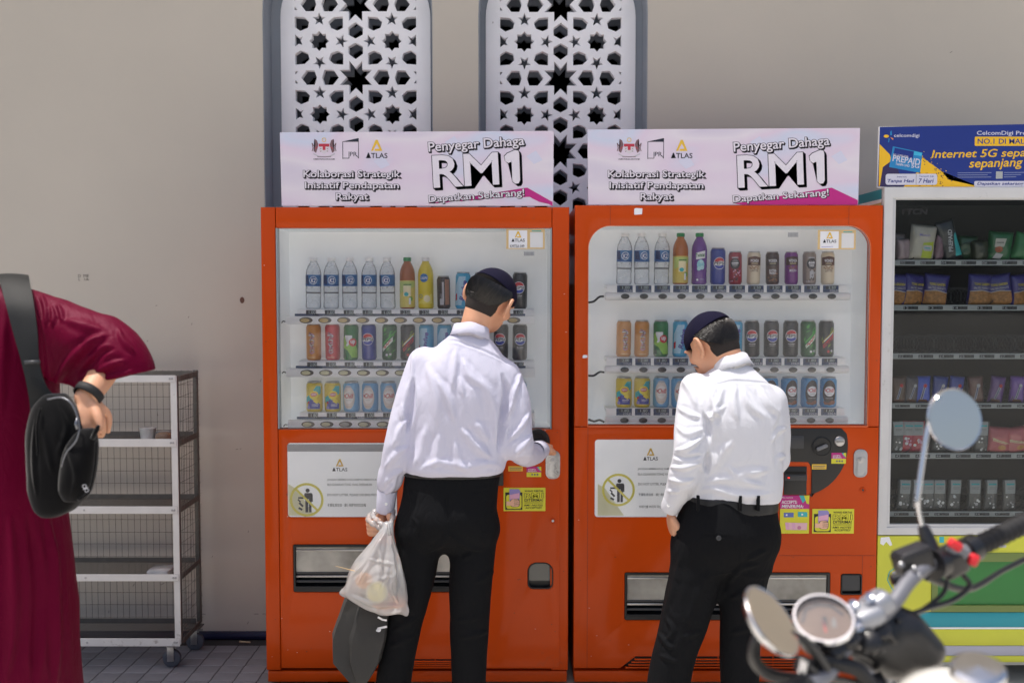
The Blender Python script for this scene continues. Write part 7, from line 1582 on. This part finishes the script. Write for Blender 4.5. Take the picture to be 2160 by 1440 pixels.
rs = bbox('brake_reservoir', (1925, 1180, -2.17), (.060, .040, .036), E_(0, -18, 10), M_BPL, .004); bbox('reservoir_cap', (1922, 1160, -2.172), (.054, .036, .009), E_(0, -18, 10), mat('cap_black', C(34, 34, 40), .45), .002, rs)
for (px, py) in ((1900, 1190), (1928, 1198), (1937, 1212)): disc_part('bolt', G(px, py, -2.2), (0, -1, .2), [(.005, 0), (.005, .004), (.003, .006), (0, .006)], M_STEEL, rs, 10)
bt('lever', [(1955, 1215, -2.13), (2040, 1242, -2.09), (2120, 1200, -2.02), (2220, 1150, -1.97)], [.008, .006, .005, .006], M_BPL)
bt('brake_hose', [(1930, 1205, -2.17), (1905, 1235, -2.18), (1893, 1262, -2.19), (1890, 1300, -2.2)], .006, M_BPL); bt('banjo_joint', [(1880, 1222, -2.19), (1902, 1218, -2.19)], .010, M_BPL, 2, None, 12, False)
bt('throttle_cable', [(2030, 1210, -2.14), (2045, 1235, -2.14), (2010, 1265, -2.16), (1950, 1285, -2.2), (1890, 1310, -2.25)], .0048, M_BPL); bt('throttle_cable', [(2000, 1205, -2.15), (1990, 1250, -2.16), (1940, 1290, -2.2), (1885, 1330, -2.25)], .0042, M_BPL)
# right mirror
m1 = bt('mirror', [(1948, 1118, -2.145), (1937, 1070, -2.14), (1935, 1055, -2.14), (1945, 980, -2.13), (1957, 905, -2.12), (1966, 880, -2.115)], .0048, M_CHROME, 6)
bt('mirror_boot', [(1968, 1168, -2.16), (1956, 1135, -2.15), (1947, 1108, -2.145)], [.015, .013, .009], M_BPL, 4, m1)
c = Vector(G(2012, 884, -2.115)); nr = Vector((.12, -.75, .16))
def mirror_head(c, nr, r, par, sx):
    disc_part('mirror_shell', c, nr, [(0, -.022), (r * .5, -.020), (r * .85, -.010), (r, -.001), (r * 1.02, .002), (r, .004), (r * .955, .0035)], M_CHROME, par, 48, sx)
    disc_part('mirror_glass', c, nr, [(r * .955, .0040), (r * .95, .0043), (0, .0046)], M_MIRR, par, 48, sx)
mirror_head(c, nr, .054, m1, .95)
# left mirror, nearer the camera
m2 = bt('mirror', [(1742, 1412, -2.37), (1720, 1375, -2.385), (1690, 1345, -2.40), (1650, 1330, -2.415)], [.009, .008, .006, .005], M_BPL, 6)
mirror_head(Vector(G(1626, 1310, -2.425)), Vector((.59, -.39, .575)), .056, m2, 1.0)
# meter
c = Vector(G(1737, 1306, -2.33)); nm_v = Vector((-.12, -.52, .80))
mt = disc_part('meter', c, nm_v, [(.020, -.060), (.036, -.052), (.043, -.020), (.0445, -.010)], M_BPL); disc_part('meter_ring', c, nm_v, [(.0445, -.012), (.047, -.008), (.048, .002), (.0465, .006), (.043, .006), (.0415, .002), (.041, -.006)], M_CHROME, mt, 48)
disc_part('meter_face', c, nm_v, [(.0412, -.0054), (0, -.0052)], mat('meter_face', C(104, 86, 78), .6), mt, 40)
disc_part('meter_glass', c, nm_v, [(.0415, .001), (.03, .003), (0, .004)], pane_material('meter_glass', haze=.02, ior=1.2), mt, 40)
Q = nm_v.normalized().to_track_quat('Z', 'Y').to_matrix()
def on_face(n, pts, w, m):
    A = Art(); A.line(pts, w, m, 0); o = A.build(n, None, .001, 0, 0); M4 = Matrix.Translation(c + Q @ Vector((0, 0, -.0046))) @ Q.to_4x4() @ Matrix.Rotation(R(-90), 4, 'X'); me = o.data; me.transform(M4); bpy.data.objects.remove(o); place(n, me, mt)
on_face('needle', [(0, 0), (3, 20)], 1.6, I_RED); on_face('dial_mark', [(2, -8), (2, 6)], 7, I_DARK); on_face('dial_mark', [(16, -6), (16, 8)], 6, I_GREY); on_face('dial_arc', [(-32, 4), (-26, -20), (-8, -32), (14, -31), (30, -16)], 5, I_DARK)
# clamp, stem and lower fittings
bbox('top_clamp', (1818, 1300, -2.27), (.070, .050, .034), E_(10, -18, 12), M_ALUB, .014); bbox('bar_clamp', (1850, 1275, -2.245), (.052, .044, .040), E_(0, -30, 10), M_ALUB, .014); 
for (px, py, Y) in ((1800, 1278, -2.30), (1835, 1262, -2.27), (1858, 1258, -2.25), (1795, 1318, -2.31), (1808, 1325, -2.30)): disc_part('clamp_bolt', G(px, py, Y), (-.1, -.6, .8), [(.0095, -.01), (.0095, .006), (.007, .008), (.004, .006), (0, .006)], M_CHROME, None, 14)
f = Field((.45, -2.42, .84), (.82, -2.05, 1.1), .006); f.chain([G(1860, 1290, -2.22), G(1910, 1330, -2.22), G(1955, 1372, -2.22)], [.022, .036, .030], .02); f.chain([G(1840, 1350, -2.22), G(1880, 1375, -2.2)], [.045, .045], .02); V, F = f.mesh(); place('headlight_cowl', np_mesh('headlight_cowl', smooth_verts(V, F, 2), F, M_BPL), mc)
bt('handlebar', [(1815, 1330, -2.28), (1790, 1352, -2.30), (1765, 1390, -2.33), (1738, 1425, -2.37), (1690, 1450, -2.42), (1640, 1470, -2.47)], .0132, M_BAR)
bt('grip', [(1700, 1447, -2.41), (1640, 1472, -2.46), (1560, 1505, -2.54)], .0175, M_RUBBER, 6, None, 18)
bt('clutch_lever', [(1720, 1418, -2.33), (1690, 1432, -2.33), (1620, 1420, -2.36), (1590, 1385, -2.38), (1597, 1345, -2.385), (1612, 1338, -2.385)], [.009, .010, .010, .009, .008, .007], M_BPL, 8)
bbox('clutch_perch', (1712, 1408, -2.36), (.048, .036, .026), E_(0, 20, 20), M_BPL, .008); bt('chrome_lug', [(1690, 1418, -2.40), (1696, 1392, -2.40)], .007, M_CHROME, 2, None, 12, False)
hs = bt('ribbed_hose', [(1735, 1392, -2.36), (1775, 1400, -2.35), (1810, 1412, -2.33), (1835, 1440, -2.30)], .0105, M_BPL, 8)
Pp = spline([G(*q) for q in [(1735, 1392, -2.36), (1775, 1400, -2.35), (1810, 1412, -2.33), (1835, 1440, -2.30)]], 6)
for i in range(1, len(Pp) - 1):
    t = (Pp[i + 1] - Pp[i - 1]).normalized(); place('hose_rib', mesh('hose_rib', *tube_data([Pp[i] - t * .002, Pp[i], Pp[i] + t * .002], [.0105, .0128, .0105], 12), M_BPL, True), hs)
for pts in ([(1795, 1350, -2.27), (1830, 1372, -2.25), (1870, 1400, -2.2), (1900, 1440, -2.15)], [(1845, 1320, -2.26), (1880, 1345, -2.26), (1915, 1400, -2.2)], [(1740, 1385, -2.34), (1780, 1375, -2.32), (1830, 1390, -2.26), (1860, 1430, -2.2)], [(1700, 1400, -2.40), (1730, 1425, -2.38), (1790, 1436, -2.33), (1850, 1450, -2.28)]): bt('control_cable', pts, .0055, M_BPL)
for (px, py, Y, r_) in ((1790, 1345, -2.33, .016), (1765, 1370, -2.35, .014), (1835, 1352, -2.30, .018), (1862, 1330, -2.27, .014)): disc_part('fitting', G(px, py, Y), (-.2, -.8, .5), [(r_, -.02), (r_, .004), (r_ * .7, .008), (0, .009)], M_BPL, None, 16)
# tank, seat, forks, wheels (mostly below the frame)
fw = Vector((-.5, .866, 0)); st = Vector(G(1835, 1300, -2.25)); rt_ = Vector((.866, .5, 0))
f = Field((.35, -3.3, .5), (1.35, -2.1, 1.06), .009); 
t0 = st - fw * .14 + Vector((0, 0, -.165)) + rt_ * .03; t1 = st - fw * .50 + Vector((0, 0, -.27)) + rt_ * .03
f.chain([tuple(t0), tuple(t0.lerp(t1, .45) + Vector((0, 0, .02))), tuple(t1)], [.115, .135, .085], .03); V, F = f.mesh(); tk = place('fuel_tank', np_mesh('fuel_tank', smooth_verts(V, F, 2), F, M_TANK), mc)
q = Vector(G(2062, 1424, -2.55)); disc_part('filler_cap', q, (-.1, -.3, 1), [(.035, 0), (.035, .012), (.03, .016), (0, .017)], M_CHROME, tk, 28)
f = Field((.6, -3.9, .45), (1.9, -2.5, .85), .012); f.chain([tuple(t1 + Vector((0, 0, .0))), tuple(t1 - fw * .3 + Vector((0, 0, .0))), tuple(t1 - fw * .6 + Vector((0, 0, .03)))], [.09, .11, .09], .03, flat=((0, 0, 1), .55)); V, F = f.mesh(); place('seat', np_mesh('seat', smooth_verts(V, F, 2), F, M_BELT), mc)
axf = Vector((st.x, st.y, .30)) + fw * .36; axr = Vector((st.x, st.y, .30)) - fw * .98
for s_ in (-1, 1):
    place('fork_leg', mesh('fork_leg', *tube_data([st + rt_ * .09 * s_ + Vector((0, 0, -.04)), axf + rt_ * .09 * s_], [.02, .026], 14), M_ALUB, True), mc); place('swing_arm', mesh('swing_arm', *tube_data([t1 + rt_ * .1 * s_ + Vector((0, 0, -.25)), axr + rt_ * .09 * s_], .02, 10), M_BPL, True), mc); place('shock', mesh('shock', *tube_data([t1 - fw * .3 + rt_ * .12 * s_, axr + rt_ * .11 * s_], .022, 10), M_CHROME, True), mc)
place('engine', from_bm((lambda b: (bm_box(b, -.16, .16, -.19, .19, -.17, .17, .05, 3), b.transform(Matrix.Translation(t0.lerp(t1, .5) + Vector((0, 0, -.34))) @ Matrix.Rotation(R(30), 4, 'Z')), b)[2])(bmesh.new()), 'engine', M_ALUB, 50), mc)
place('frame_tube', mesh('frame_tube', *tube_data(spline([st + Vector((0, 0, -.1)), t0 + Vector((0, 0, -.16)), t0.lerp(t1, .5) + Vector((0, 0, -.55)), t1 + Vector((0, 0, -.45)), t1 + Vector((0, 0, -.1))], 6), .022, 10), M_BPL, True), mc)
for a_ in (axf, axr):
    w = disc_part('wheel', a_, rt_, [(.235, -.05), (.285, -.045), (.302, -.015), (.302, .015), (.285, .045), (.235, .05), (.225, .02), (.225, -.02)], M_RUBBER, None, 40); disc_part('rim', a_, rt_, [(.21, -.03), (.236, -.04), (.236, .04), (.21, .03)], M_ALUB, w, 40); disc_part('hub', a_, rt_, [(.06, -.06), (.06, .06)], M_ALUB, w, 20)
    for k in range(5):
        a2 = 2 * math.pi * k / 5; up = Vector((0, 0, 1)) * math.cos(a2) + fw * math.sin(a2); place('spoke', mesh('spoke', *tube_data([a_ + up * .04, a_ + up * .22], .014, 8), M_ALUB, True), w)
place('side_stand', mesh('side_stand', *tube_data([t0.lerp(t1, .7) - rt_ * .12 + Vector((0, 0, -.42)), Vector((t0.x, t0.y, .0)) - rt_ * .30 - fw * .1], .011, 8), M_BPL, True), mc)
